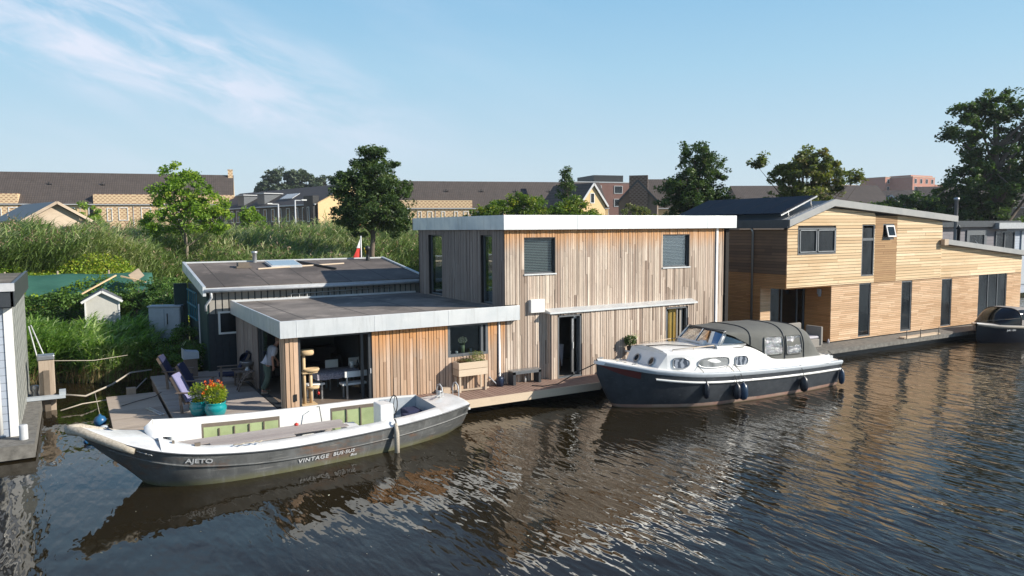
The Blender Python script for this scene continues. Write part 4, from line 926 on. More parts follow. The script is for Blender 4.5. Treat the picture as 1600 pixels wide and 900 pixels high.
# curved front: rises on the far side
fr = [(cn(1.55)+.04, 1.85), (18.25, 1.6), (18.6, 1.47), (19.0, 1.42), (19.35, 1.43), (cf(1.5)-.02, 1.5)]
mb.grid([[(x+.03, y, .3), (x, y, 1.02+.2*(i/5)), (x-.14, y, .99+.1*(i/5))] for i, (y, x) in enumerate(fr)])
mb.build('coaming', 'white_paint', B1)
mb = MB(); mb.grid([[(8.38, cn(8.35), .1), (8.38, cf(8.35), .1)], [(8.38, cn(8.35), .86), (8.38, cf(8.35), .92)]], smooth=False)
mb.grid([[(x, cn(x)+.052, .12), (x, cn(x)+.052, zcn(x)-.06)] for x in xd[58:]], smooth=False); mb.grid([[(x, cf(x)-.062, .12), (x, cf(x)-.062, zcf(x)-.05)] for x in xd[58:]], smooth=False); mb.build('stern_well', 'grey_inside', B1)
mb = MB(); mb.box(1.7, 7.6, 17.98, 19.6, .1, .13); mb.build('sole', 'grey_inside', B1)
def farpanel(x0, x1, z0, z1, m, off, name):
    b = MB(); n_ = 8; xx = [x0+(x1-x0)*i/n_ for i in range(n_+1)]
    b.grid([[(x, cf(x)-.055-off, z0+(zcf(x)-.95)), (x, cf(x)-.055-off, z1+(zcf(x)-.95))] for x in xx], smooth=False); return b.build(name, m, B1)
for (x0, x1, z0, z1, nr) in ((2.65, 4.5, .38, .74, 5), (5.95, 7.15, .13, .78, 3)):
    farpanel(x0-.04, x1+.04, z0-.04, z1+.04, 'poly_brown', .006, 'locker_recess'); farpanel(x0, x1, z0, z1-.06, 'green_inside', .012, 'green_lining')
    for i in range(1, nr): x = x0+(x1-x0)*i/nr; b = MB(); b.box(x-.015, x+.015, cf(x)-.1, cf(x)-.066, z0, z1-.02); b.build('rib', 'poly_brown', B1)
mb = MB(); rg = random.Random(3)
for j, (y0, y1) in enumerate(((17.98, 18.2), (18.21, 18.43), (18.44, 18.7), (18.71, 18.95), (18.96, 19.2), (19.21, 19.5))):
    a_ = (1.95, 2.3, 1.8, 1.7, 1.7, 1.75)[j]; b_ = (4.5, 5.9, 5.85, 5.9, 5.7, 5.5)[j]
    if j > 3: mb.box(a_, b_, y0, y1, .40+.01*j, .435+.01*j, r=rg.random()); continue
    mb.box(a_+rg.uniform(0, .5)*(j < 2), b_, y0+.003, y1-.003, .69+rg.uniform(0, .012), .72, r=rg.random())
mb.build('bench_planks', 'grey_plank', B1)
mb = MB(); mb.box(5.9, 6.25, 18.0, 18.9, .13, .62); mb.build('locker', 'white_paint', B1, bevel=.02)
mb = MB(); mb.box(6.75, 7.12, 18.22, 18.75, .13, 1.12); mb.build('console', 'white_paint', B1, bevel=.03)
mb = MB(); cw = Vector((7.22, 18.5, 1.0)); mb.tube([cw+Vector((.05*math.cos(a), .27*math.sin(a)*1.0, .27*math.cos(a))) for a in (i*2*math.pi/24 for i in range(25))], .014, 6)
for a in (0, 2.1, 4.2): mb.tube([cw, cw+Vector((.05*math.cos(a), .27*math.sin(a), .27*math.cos(a)))], .01, 5)
mb.tube([(7.1, 18.5, 1.0), cw], .02, 6); mb.build('steering_wheel', 'black_metal', B1)
mb = MB(); mb.box(7.6, 8.1, 18.4, 19.3, .13, .52); mb.build('helm_seat', 'grey_inside', B1)
mb = MB(); mb.box(7.58, 8.0, 18.4, 18.9, .53, .66); mb.box(7.75, 8.2, 18.8, 19.35, .53, .7); mb.build('seat_cushion', 'navy_cushion', B1, bevel=.04)
mb = MB(); mb.lathe([(.06, 0), (.05, .12), (.07, .14), (.07, .17), (.01, .18)], (8.95, 19.3, .88), 12); mb.bar((8.75, 19.1, .93), (9.15, 19.45, .93), .04); mb.build('bollard', 'lamp_metal', B1)
mb = MB(); mb.tube([(5.5, 19.66, .95), (5.52, 19.5, .99), (5.54, 19.42, .7), (5.56, 19.3, .3)], .012, 5); mb.build('mooring_line', 'dark_rope', B1)
# coir fender round the bow
mb = MB()
pts = [hp(x, .90, -1, .05) for x in (1.0, .8, .6, .4, .2, 0)]+[Vector((-.2, 18.8, 1.33)), Vector((-.24, 18.92, 1.34))]+[hp(x, .9, 1, .05) for x in (0, .3, .6, .9)]
mb.tube(pts, [.07, .085, .09, .092, .095, .098, .10, .10, .098, .09, .085, .07], 12); mb.build('bow_fender', 'coir', B1)
mb = MB()
for i in range(6): x = 1.02+i*.05; mb.tube([hp(x, .92, -1, .03+.02*(i % 2)), hp(x+.06, .9, -1, .03)], .012, 5)
mb.build('fender_chain', 'steel_grey', B1)
mb = MB(); rg = random.Random(5)
for i in range(3):
    pp = [(.5+j*.12+rg.uniform(-.03, .03), 19.0-.04*j+rg.uniform(-.1, .1), 1.24-.085*j) for j in range(8)]; mb.tube(pp, .012, 5)
mb.build('bow_line', 'fender_blue', B1)
mb = MB()
for x, l in ((3.0, .5),):
    pp = [(x+i*.07, 17.62+.05*math.sin(i*2.1), .81+.015*math.sin(i*3)) for i in range(10)]; mb.tube(pp, .016, 5)
mb.build('coiled_line', 'rope', B1)
mb = MB(); mb.box(2.2, 2.32, 17.78, 17.84, .86, .93); mb.box(1.75, 1.8, 17.9, 17.96, .95, 1.02); mb.build('cleat', 'poly_brown', B1)
mb = MB(); mb.lathe([(.05, 0), (.06, .03), (.02, .06)], (4.75, 18.9, .73), 10); tag(mb.build('red_float', 'red'), 'small red object lying on the grey bench planks of the open boat', 'float')
mb = MB(); mb.box(9.28, 9.34, 18.12, 18.16, .70, .76); mb.build('nav_light', 'white_paint', B1)
def hulltext(s, x0, x1, off, size, name, mtl, out=.02, **kw):
    def at_(x, dz=0):
        hb, zg, yc, zk, p = b1(x); return hp(x, (zg-off+dz-zk)/(zg-zk), -1, out)
    a, b = at_(x0), at_(x1); X = (b-a).normalized(); U = (at_(x0, .1)-a).normalized(); Zn = X.cross(U).normalized(); U = Zn.cross(X)
    text(s, size, name, mtl, B1, a, Matrix((X, U, Zn)).transposed().to_euler(), **kw)
hulltext('AJETO', 1.95, 2.62, .20, .155, 'name_lettering', 'frame_light', sx=1.3)
hulltext('VINTAGE', 4.4, 5.25, .41, .135, 'side_lettering', 'frame_light', sx=1.22, sp=1.15, shear=.15)
hulltext('BUS·SUS', 5.27, 5.95, .40, .125, 'side_lettering', 'frame_light', sx=1.15, sp=1.1, shear=.15)
hulltext('Bus', 5.72, 5.95, .50, .09, 'side_lettering', 'frame_light', sx=1.3, shear=.3)
mb = MB(); mb.tube([(6.95, 17.68, .74), (6.95, 17.60, .5), (6.95, 17.6, -.15)], [.05, .065, .065], 10); fd = thing('fender', 'weathered white pipe fender hanging on the near side of the open boat', 'fender', (6.95, 17.6, .3)); mb.build('tube', 'rope', fd)
mb = MB(); mb.tube([(7.0, 17.85, .8), (6.97, 17.7, .79), (6.95, 17.62, .68)], .02, 6); mb.build('rope', 'dark_rope', fd)

# ---------------------------------------------------------------- cabin cruiser
B2 = thing('cabin_cruiser', 'white and dark blue cabin cruiser with grey green canvas canopy', 'boat', (14.06, 18.6, 0), rz=math.atan2(-.7, 10), local=True)
LS = [0, .35, .8, 1.5, 2.9, 5, 7.5, 9.5]
L2 = dict(hb=[.04, .33, .66, 1.08, 1.52, 1.58, 1.5, 1.28], zg=[1.50, 1.44, 1.36, 1.23, 1.08, .98, .92, .88], zk=[1.1, .4, -.15, -.35, -.4, -.4, -.4, -.3], p=[.55, .45, .42, .3, .13, .08, .09, .12])
def b2(x, k_): return lerp(LS, L2[k_], x)
def hq(x, t, s_, out=0):
    zg, zk = b2(x, 'zg'), min(b2(x, 'zk'), 1.3); return Vector((x+.28*(t-.5)*(x > 9.4)*.3, s_*(b2(x, 'hb')*max(t, 0)**max(.06, b2(x, 'p'))+out), zk+(zg-zk)*t))
xq = [9.5*i/50 for i in range(51)]
mb = MB()
for s_ in (-1, 1): mb.grid([[hq(x, t, s_) for t in TS] for x in xq])
mb.grid([[hq(9.5, t, -1) for t in TS], [hq(9.5, t, 1) for t in TS]]); mb.build('hull', 'hull_navy', B2)
mb = MB()
for s_ in (-1, 1): mb.grid([[hq(x, t, s_, .006) for t in (.80, .86, .93)] for x in [i*.1 for i in range(0, 12)]])
mb.build('bow_flash', 'red_ochre', B2)
mb = MB()
for s_ in (-1, 1):
    mb.grid([[hq(x, 1-.30/(b2(x, 'zg')-b2(x, 'zk')), s_, .0), hq(x, 1-.29/(b2(x, 'zg')-b2(x, 'zk')), s_, .045), hq(x, 1-.235/(b2(x, 'zg')-b2(x, 'zk')), s_, .045), hq(x, 1-.225/(b2(x, 'zg')-b2(x, 'zk')), s_, 0)] for x in [1.5+i*.1 for i in range(81)]])
mb.build('rub_rail', 'white_paint', B2)
mb = MB()
for s_ in (-1, 1): mb.grid([[hq(x, 1-.09/(b2(x, 'zg')-b2(x, 'zk')), s_, .004), hq(x, 1, s_, .035), hq(x, 1, s_, .02)+Vector((0, 0, .05)), hq(x, 1, s_, -.06)+Vector((0, 0, .055))] for x in [i*.1 for i in range(96)]])
mb.build('gunwale', 'cabinet_grey', B2)
mb = MB(); mb.grid([[(x, b2(x, 'hb')*q, b2(x, 'zg')+.045+.06*(1-q*q)) for q in (-.97, -.7, -.35, 0, .35, .7, .97)] for x in xq]); mb.build('deck', 'deck_white', B2)
# trunk cabin
def tw(x): return lerp([1.6, 2.4, 3.4, 5, 6.6], [.80, 1.08, 1.28, 1.34, 1.34], x)
def tz(x): return lerp([1.6, 3, 5, 6.6], [1.74, 1.73, 1.66, 1.6], x)
mb = MB(); xt = [2.0+i*.15 for i in range(21)]
mb.grid([[(x, -tw(x)-.03, 1.0)]+[(x, -tw(x), tz(x)-.09), (x, -tw(x)+.06, tz(x)-.02)]+[(x, tw(x)*q, tz(x)+.10*(1-q*q)) for q in (-.8, -.4, 0, .4, .8)]+[(x, tw(x), tz(x)-.09), (x, tw(x)+.03, 1.0)] for x in xt])
mb.grid([[(1.62, -.80, 1.1), (1.62, .80, 1.15)], [(2.0, -tw(2.0), tz(2)-.05), (2.0, tw(2.0), tz(2)-.05)]], smooth=False)
mb.add([(1.62, -.8, 1.1), (2.0, -tw(2), tz(2)-.05), (2.0, -tw(2)-.03, 1.0)], [(0, 1, 2)]); mb.add([(1.62, .8, 1.1), (2.0, tw(2), tz(2)-.05), (2.0, tw(2)+.03, 1.0)], [(0, 1, 2)])
mb.grid([[(2.0, tw(2)*q, tz(2)-.05) for q in (-1, -.4, 0, .4, 1)], [(2.0, tw(2)*q, tz(2)+.1*(1-q*q)-.01) for q in (-1, -.4, 0, .4, 1)]])
mb.build('cabin', 'white_gel', B2)
for q in (-.42, .36):
    fx = Vector((1.80, q, 1.42)); n_ = Vector((-.86, 0, .5)).normalized(); up_ = n_.cross(Vector((0, 1, 0)))*-1
    def ring(r_, o_, sq=1): return [fx+n_*o_+Vector((0, 1, 0))*r_*math.cos(a)+up_*r_*math.sin(a) for a in (i*2*math.pi/24 for i in range(24))]
    f_ = MB(); f_.grid([ring(.145, .0), ring(.145, .03), ring(.105, .03), ring(.105, .0)], close=True); fo = f_.build('porthole', 'steel_grey', B2)
    g2 = MB(); g2.add(ring(.108, .015), [tuple(range(24))]); g2.build('pane', 'glass_black', fo)
def sidewin(x0, x1, z0, z1, rl, rr_, name='cabin_window', pane='glass_black', fn=None, fm='steel_grey', r=.5):
    fn = fn or (lambda x, z, o_: Vector((x, -tw(x)-.03*(tz(x)-.09-z)/.6-o_, z)))
    cx, cz = (x0+x1)/2, (z0+z1)/2; hw, hh = (x1-x0)/2, (z1-z0)/2; pts = []
    for i in range(40):
        a = i*2*math.pi/40; ca, sa = math.cos(a), math.sin(a); e = 2/(rr_ if ca > 0 else rl)
        pts.append((cx+hw*abs(ca)**e*(1 if ca > 0 else -1), cz+hh*abs(sa)**e*(1 if sa > 0 else -1)))
    inn = [(cx+(x-cx)*(1-.035/hw), cz+(z-cz)*(1-.035/hh)) for x, z in pts]
    f_ = MB(); f_.grid([[fn(x, z, .0) for x, z in pts], [fn(x, z, .022) for x, z in pts], [fn(x, z, .022) for x, z in inn], [fn(x, z, .002) for x, z in inn]], close=True)
    fo = f_.build(name, fm, B2); g2 = MB(); g2.add([fn(x, z, .01) for x, z in inn], [tuple(range(40))]); g2.build('pane', pane, fo)
    return fo
sidewin(2.15, 2.72, 1.23, 1.60, 4, 2.2, pane='curtained_glass'); sidewin(2.98, 4.2, 1.19, 1.56, 2.2, 3.5, pane='grey_glass'); sidewin(4.42, 5.0, 1.16, 1.53, 3.5, 2.2, pane='curtained_glass')
mb = MB(); mb.box(3.85, 4.0, -.5, -.3, 1.78, 1.95); mb.build('roof_vent', 'white_gel', B2, bevel=.02)
for s_ in (-1, 1): mb = MB(); mb.tube([(2.3, s_*.85, 1.82), (3.9, s_*.95, 1.85)], .014, 6); mb.tube([(2.3, s_*.85, 1.72), (2.3, s_*.85, 1.82)], .012, 5); mb.tube([(3.1, s_*.9, 1.72), (3.1, s_*.9, 1.84)], .012, 5); mb.tube([(3.9, s_*.95, 1.72), (3.9, s_*.95, 1.85)], .012, 5); mb.build('grab_rail', 'barn_wood', B2)
# wheelhouse coaming that sweeps down aft
def wx(x): return lerp([4.0, 5.0, 6.0, 7.0, 8.6], [1.02, 1.1, 1.2, 1.24, 1.2], x)
def wtop(x): return lerp([4.0, 4.9, 5.4, 5.9, 6.3, 8.4], [1.84, 1.80, 1.68, 1.45, 1.26, 1.2], x)
mb = MB(); xw = [3.95+i*.15 for i in range(33)]
for s_ in (-1, 1): mb.grid([[(x, s_*(wx(x)+.24), b2(x, 'zg')+.04), (x, s_*(wx(x)+.17), 1.2), (x, s_*(wx(x)+.03), wtop(x)-.03), (x, s_*(wx(x)-.03), wtop(x)), (x, s_*(wx(x)-.12), wtop(x)-.02), (x, s_*(wx(x)-.12), 1.0)] for x in xw])
mb.grid([[(3.9, -1.05, 1.6), (3.9, 1.05, 1.6)], [(4.02, -1.0, 1.86), (4.02, 1.0, 1.86)], [(4.2, -1, 1.86), (4.2, 1, 1.86)]], smooth=False); mb.build('coaming', 'white_gel', B2)
# windscreen: raked frame with three forward panes and a side pane each side
WB, WT = 4.05, 4.42
def wsq(q, h): return Vector((WB+(WT-WB)*h-.10*(1-q*q), q*(1.0-.1*h), 1.84+.41*h))
for (qa, qb) in ((-.97, .02), (.06, .97)):
    f_ = MB(); out = [(qa, .04), (qb, .04), (qb, .98), (qa, .98)]; n_ = 6
    o1 = [wsq(qa+(qb-qa)*i/n_, .03) for i in range(n_+1)]; o2 = [wsq(qa+(qb-qa)*i/n_, .97) for i in range(n_+1)]
    f_.tube(o1+o2[::-1]+[o1[0]], .022, 6); fo = f_.build('windscreen', 'anthracite', B2)
    g2 = MB(); g2.grid([o1, o2]); g2.build('pane', 'glass', fo)
mb = MB(); mb.tube([wsq(-1+i*.1, -.0) for i in range(21)], .045, 6); mb.tube([wsq(-1, 0), wsq(-1, 1)], .05, 6); mb.tube([wsq(1, 0), wsq(1, 1)], .05, 6); mb.tube([wsq(.04, 0), wsq(.04, 1)], .035, 6); mb.build('windscreen_frame', 'white_gel', B2)
def sdp(s_): return [Vector((4.14, s_*1.01, 1.86)), Vector((5.12, s_*1.09, 1.83)), Vector((5.0, s_*1.03, 1.95)), Vector((4.78, s_*.99, 2.1)), Vector((4.52, s_*.94, 2.22)), Vector((4.42, s_*.92, 2.22))]
for s_ in (-1, 1):
    f_ = MB(); p_ = sdp(s_); f_.tube(p_+[p_[0]], .04, 6); fo = f_.build('side_window', 'white_gel', B2); g2 = MB(); g2.add(p_, [tuple(range(6))]); g2.build('pane', 'glass', fo)
# canvas canopy
def ctop(x): return lerp([4.3, 5.0, 6.0, 7.0, 7.7, 8.05], [2.27, 2.34, 2.38, 2.35, 2.27, 2.16], x)
def cbot(x): return lerp([4.3, 4.8, 5.3, 5.9, 6.4, 8.4], [2.22, 2.04, 1.76, 1.48, 1.24, 1.18], x)
def csec(x, ex=1.0):
    zt = ctop(x) if x <= 8.05 else 2.16-(x-8.05)*2.0; zb = cbot(x); w_ = wx(x)+.0; r_ = []
    zt = max(zt, zb+.06)
    for i in range(17):
        a = math.pi*i/16; ca, sa = -math.cos(a), math.sin(a)
        r_.append(Vector((x, w_*(abs(ca)**.62)*(1 if ca > 0 else -1)*ex, zb+(zt-zb)*sa**.5)))
    return r_
mb = MB(); cx_ = [4.3, 4.5, 4.75, 5.0, 5.25, 5.5, 5.75, 6.0, 6.2, 6.45, 6.7, 6.95, 7.2, 7.45, 7.7, 7.9, 8.05, 8.2, 8.35, 8.5]
mb.grid([csec(x) for x in cx_]); mb.build('canopy', 'canvas', B2)
for x in (5.3, 6.76, 7.66):
    b = MB(); b.tube([p*1.0+Vector((0, 0, .012)) for p in csec(x, 1.012)], .016, 5); b.build('canopy_seam', 'anthracite', B2)
def cy_(x, z, o_):
    zt, zb = ctop(x), cbot(x); sa = max(0, min(1, (z-zb)/(zt-zb)))**2; ca = math.sqrt(1-sa*sa); return Vector((x, -(wx(x)*ca**.62)-o_-.008, z))
for (a_, b_) in ((5.85, 6.36), (6.5, 7.08), (7.24, 7.72)): pass
sidewin(5.84, 6.70, 1.38, 2.02, 9, 9, 'canopy_window', 'vinyl', cy_, 'canvas'); sidewin(6.82, 7.58, 1.34, 2.0, 9, 9, 'canopy_window', 'vinyl', cy_, 'canvas')
mb = MB(); mb.tube([wsq(-1+i*.1, 1.06)+Vector((0, 0, .0)) for i in range(21)], .03, 6); mb.build('canopy_front_edge', 'anthracite', B2)
# aft deck box and details
mb = MB(); mb.prism([(7.9, .95), (9.35, .93), (9.15, 1.12), (7.9, 1.26)], -1.12, 1.12, lambda u, v, c: (u, c, v)); mb.build('aft_deck', 'white_gel', B2, bevel=.04)
mb = MB(); mb.box(8.5, 9.15, -1.2, -1.1, 1.0, 1.12); mb.build('vent_grille', 'zinc', B2)
for (x, y, z) in ((.15, 0, 1.58), (.7, -.2, 1.45), (1.1, -.5, 1.38), (1.0, .3, 1.42)):
    mb = MB(); mb.box(x-.09, x+.09, y-.02, y+.02, z+.02, z+.05); mb.box(x-.02, x+.02, y-.02, y+.02, z-.05, z+.03); mb.build('cleat', 'steel_grey', B2)
mb = MB(); mb.box(9.0, 9.1, -1.1, -.9, 1.13, 1.17); mb.build('cleat', 'steel_grey', B2)
mb = MB(); mb.tube([(.1, -.0, 1.56), (.4, -.15, 1.5), (.7, -.1, 1.47), (.9, -.3, 1.43), (.75, .1, 1.46), (1.0, .25, 1.44), (.8, .3, 1.46)], .02, 6); mb.build('bow_line', 'rope', B2)
mb = MB(); mb.tube([(1.9, 0, 1.86), (2.6, -.1, 1.86), (3.3, -.6, 1.83), (4.2, -1.05, 1.72), (5.0, -1.15, 1.75)], .016, 5); mb.build('deck_line', 'dark_rope', B2)
mb = MB(); mb.grid([[(-.05+.12*abs(q)**2, q*.3, 1.44), (-.0+.12*abs(q)**2, q*.33, 1.53)] for q in [-1+i*.2 for i in range(11)]]); mb.build('stem_cap', 'white_gel', B2)
def wpt(x, y, z): a = math.atan2(-.7, 10); return Vector((14.2+x*math.cos(a)-y*math.sin(a), 18.6+x*math.sin(a)+y*math.cos(a), z))
fl = [(2.95, .86, .10, .52, 'fender_black', 'black tapered fender nearest the bow of the white cruiser'), (4.35, .74, .15, .56, 'fender_mid', 'blue fat fender hanging amidships on the white cruiser'), (4.10, .74, .13, .52, 'fender_black', 'dark fender tucked behind the blue one on the white cruiser'), (7.15, .66, .14, .52, 'fender_black', 'dark fender below the rear canopy of the white cruiser'), (9.3, .66, .10, .52, 'fender_mid', 'slim fender hanging at the stern corner of the white cruiser')]
for x, zt, r_, l_, m_, lb in fl:
    yb = -hq(x, .6, 1).y-r_-.03 if x != 9.3 else -1.36; p0 = wpt(x, yb, zt-l_/2-.05)
    ft = thing('fender', lb, 'fender', p0, group='fenders along the white cruiser')
    b = MB(); b.lathe([(.015, l_*.5+.05), (.03, l_*.5), (r_*.8, l_*.38), (r_, l_*.15), (r_*1.02, -l_*.2), (r_*.75, -l_*.42), (.02, -l_*.5)], p0, 14); b.build('body', m_, ft)
    b = MB(); b.tube([p0+Vector((0, 0, l_*.5+.03)), wpt(x-.05, yb+.12, b2(x, 'zg')+.08), wpt(x-.15, yb+.5, b2(x, 'zg')+.35)], .011, 5); b.build('rope', 'dark_rope', ft)
mb = MB(); mb.tube([wpt(.15, 0, 1.55), (13.8, 19.2, 1.12), (13.4, 19.8, .66), (13.15, 20.3, .52), (12.9, 20.6, .52)], .017, 6); tag(mb.build('mooring_rope', 'dark_rope'), 'dark mooring rope from the white cruiser bow down to the boardwalk', 'rope')

# ---------------------------------------------------------------- dark sloop at the right edge
B3 = thing('sloop', 'glossy black open sloop with taupe cover and curved screen at the right edge', 'boat', (37.4, 19.35, 0), rz=R(-3.5), local=True)
L3 = [0, .5, 1.2, 2.5, 4.5, 6.6]
def b3(x, k_): return lerp(L3, dict(hb=[.03, .5, .85, 1.12, 1.18, 1.0], zg=[.95, .9, .86, .8, .76, .78], zk=[.2, -.25, -.35, -.4, -.4, -.3], p=[.6, .4, .25, .12, .1, .12])[k_], x)
def h3(x, t, s_, out=0): return Vector((x, s_*(b3(x, 'hb')*max(t, 0)**b3(x, 'p')+out), b3(x, 'zk')+(b3(x, 'zg')-b3(x, 'zk'))*t))
x3 = [6.6*i/34 for i in range(35)]
mb = MB()
for s_ in (-1, 1): mb.grid([[h3(x, t, s_) for t in TS] for x in x3])
mb.grid([[h3(6.6, t, -1) for t in TS], [h3(6.6, t, 1) for t in TS]]); mb.build('hull', 'hull_sloop', B3)
mb = MB()
for s_ in (-1, 1): mb.grid([[h3(x, .9, s_, .0), h3(x, .92, s_, .05), h3(x, .99, s_, .05), h3(x, 1, s_, 0)+Vector((0, 0, .01))] for x in x3])
mb.build('rub_rail', 'rope', B3)
mb = MB(); mb.grid([[(x, b3(x, 'hb')*q, b3(x, 'zg')+.01+.05*(1-q*q)) for q in (-1, -.5, 0, .5, 1)] for x in x3]); mb.build('deck', 'white_gel', B3)
def c3(x, e=1):
    w_ = b3(x, 'hb')-.1; zt = lerp([.9, 1.3, 1.9, 2.6, 4, 6.4], [.95, 1.3, 1.62, 1.66, 1.5, 1.1], x); zb = b3(x, 'zg')+.04
    return [Vector((x, -w_*math.cos(a)*e if abs(math.cos(a)) > 1 else -w_*(abs(math.cos(a))**.5)*(1 if math.cos(a) > 0 else -1)*e, zb+(zt-zb)*math.sin(a)**.7)) for a in (math.pi*i/16 for i in range(17))]
mb = MB(); mb.grid([c3(x) for x in (2.0, 2.3, 2.7, 3.2, 3.8, 4.5, 5.2, 5.9, 6.4)]); mb.build('cover', 'taupe_canvas', B3)
mb = MB(); mb.grid([c3(x) for x in (.9, 1.1, 1.35, 1.6, 2.0)]); mb.build('windscreen', 'glass_dark', B3)
mb = MB(); mb.grid([[c3(x, 1.01)[i] for i in (1, 2, 3, 4, 5)] for x in (2.05, 2.3, 2.6, 2.9)]); mb.build('side_pane', 'glass_black', B3)
mb = MB()
for x in (.9, 2.0): mb.tube(c3(x, 1.005), .025, 6)
mb.build('screen_frame', 'black_metal', B3)
text('JVK 1301', .11, 'registration_lettering', 'frame_light', B3, Vector((1.0, -.86, .62)), (R(88), 0, R(-14)), sx=1.3)

# ---------------------------------------------------------------- furniture on the terrace
def chair(name, label, loc, rz, cushion, group='reclining garden chairs on the terrace'):
    t = thing(name, label, 'garden chair', loc, rz, group, local=True)
    w_ = .31
    for s_ in (-1, 1):
        b = MB(); b.bar((.30, s_*w_, 0), (.28, s_*w_, .56), .07, .05); b.build('leg', 'furniture_wood', t)
        b = MB(); b.bar((-.32, s_*w_, 0), (-.36, s_*w_, .58), .07, .05); b.build('leg', 'furniture_wood', t)
        b = MB(); b.box(-.48, .40, s_*(w_+.0)-.06, s_*(w_+.0)+.06, .57, .595); b.build('armrest', 'furniture_wood', t, bevel=.008)
    b = MB()
    for i in range(6): x = .30-i*.1; b.box(x-.04, x+.04, -.28, .28, .34-.018*i, .36-.018*i, r=.3+.1*i)
    b.build('seat', 'furniture_wood', t)
    b = MB(); B_ = Vector((-.22, 0, .25)); Tt = Vector((-.62, 0, 1.05))
    for i in range(5): y = -.24+i*.12; b.bar(B_+Vector((0, y, 0)), Tt+Vector((0, y, .04*math.cos(i-2))), .1, .02, up=(0, 1, 0))
    b.build('backrest', 'furniture_wood', t)
    b = MB(); n_ = Vector((.8, 0, .45)).normalized()
    rows = []
    for i in range(9):
        p = B_.lerp(Tt, .05+i/8*.97); tk = .05*(1-abs(i/8-.5)**4*10*.5)
        rows.append([p+n_*.02+Vector((0, -.26, 0)), p+n_*(.04+tk)+Vector((0, -.25, 0)), p+n_*(.05+tk*1.3)+Vector((0, 0, 0)), p+n_*(.04+tk)+Vector((0, .25, 0)), p+n_*.02+Vector((0, .26, 0))])
    b.grid(rows, close=True); b.add([*rows[-1]], [(0, 1, 2, 3, 4)]); b.box(-.2, .36, -.26, .26, .31, .40); b.build('cushion', cushion, t, bevel=.03)
    return t
ch = chair('garden_chair', 'wooden recliner with navy cushion farthest back beside the square pile', (2.95, 26.75, .5), R(-20), 'navy_cushion')
dup(ch, (3.3, 24.75, .5), R(-25), 'wooden recliner with navy seat behind the turquoise flower pots')
dup(ch, (4.45, 26.3, .5), R(172), 'low wooden recliner with dark cushion next to the barbecue table')
chair('garden_chair', 'wooden recliner with lilac cushion right beside the flower pots', (2.95, 22.95, .5), R(-28), 'lilac_cushion')
t = thing('slatted_side_chair', 'empty curved slatted folding seat leaning by the barbecue table', 'folding chair', (4.65, 24.9, .5))
mb = MB()
for s_ in (0, .45): mb.tube([(4.45+.03*i+.25*(i/8)**2, 24.9+s_*.6, .5+.62*math.sin(i/8*1.5)) for i in range(9)], .02, 6)
for i in range(1, 9): x = 4.45+.03*i+.25*(i/8)**2; z = .5+.62*math.sin(i/8*1.5); mb.bar((x, 24.86, z), (x, 25.22, z), .05, .015)
mb.build('slats', 'furniture_wood', t)
mb = MB(); mb.bar((4.95, 24.92, 1.1), (5.03, 24.92, .5), .03); mb.bar((4.95, 25.18, 1.1), (5.03, 25.18, .5), .03); mb.build('legs', 'furniture_wood', t)
t = thing('side_table', 'small slatted wooden table carrying the silver tabletop barbecue', 'side table', (4.85, 25.75, .5), local=True)
mb = MB()
for i in range(5): mb.box(-.36+i*.145, -.36+i*.145+.13, -.3, .3, .50, .53, r=.2*i)
mb.build('tabletop', 'furniture_wood', t)
mb = MB()
for i in range(4): mb.box(-.28+i*.14, -.28+i*.14+.12, -.24, .24, .2, .22)
mb.build('shelf', 'furniture_wood', t)
for sx_ in (-.3, .3):
    for sy_ in (-.24, .24): mb = MB(); mb.box(sx_-.025, sx_+.025, sy_-.025, sy_+.025, 0, .5); mb.build('leg', 'furniture_wood', t)
t = thing('barbecue', 'silver bowl barbecue with dark raised lid on the small wooden table', 'barbecue', (4.92, 25.75, 1.03), local=True)
mb = MB(); mb.lathe([(.02, .12), (.12, .13), (.2, .19), (.235, .28), (.24, .3), (.22, .3), (.1, .2)], (0, 0, 0), 20); mb.build('bowl', 'steel_grey', t)
mb = MB(); mb.lathe([(.235, 0), (.2, .09), (.12, .15), (.01, .18)], (0, 0, 0), 20); o = mb.build('lid', 'navy_plastic', t); o.location = (.0, .16, .36); o.rotation_euler = (R(-70), 0, 0)
mb = MB(); mb.lathe([(.1, 0), (.07, .05), (.05, .12)], (0, 0, 0), 12); mb.build('base', 'lamp_metal', t)
mb = MB(); mb.lathe([(.03, 0), (.035, .06), (.01, .08)], (5.15, 25.6, 1.03), 10); tag(mb.build('small_jar', 'white_paint'), 'small white jar standing beside the barbecue bowl', 'jar')
t = thing('timber_pile', 'square grey pile with a pale metal cap behind the navy garden chair', 'mooring pile', (3.45, 28.1, 0))
mb = MB(); mb.box(3.25, 3.66, 27.95, 28.35, -1, 1.32); mb.build('post', 'furniture_wood', t)
mb = MB(); mb.prism([(3.2, 1.22), (3.71, 1.22), (3.71, 1.45), (3.3, 1.5), (3.2, 1.58)], 27.9, 28.4, lambda u, v, c: (u, c, v)); mb.build('cap', 'cabinet_grey', t)
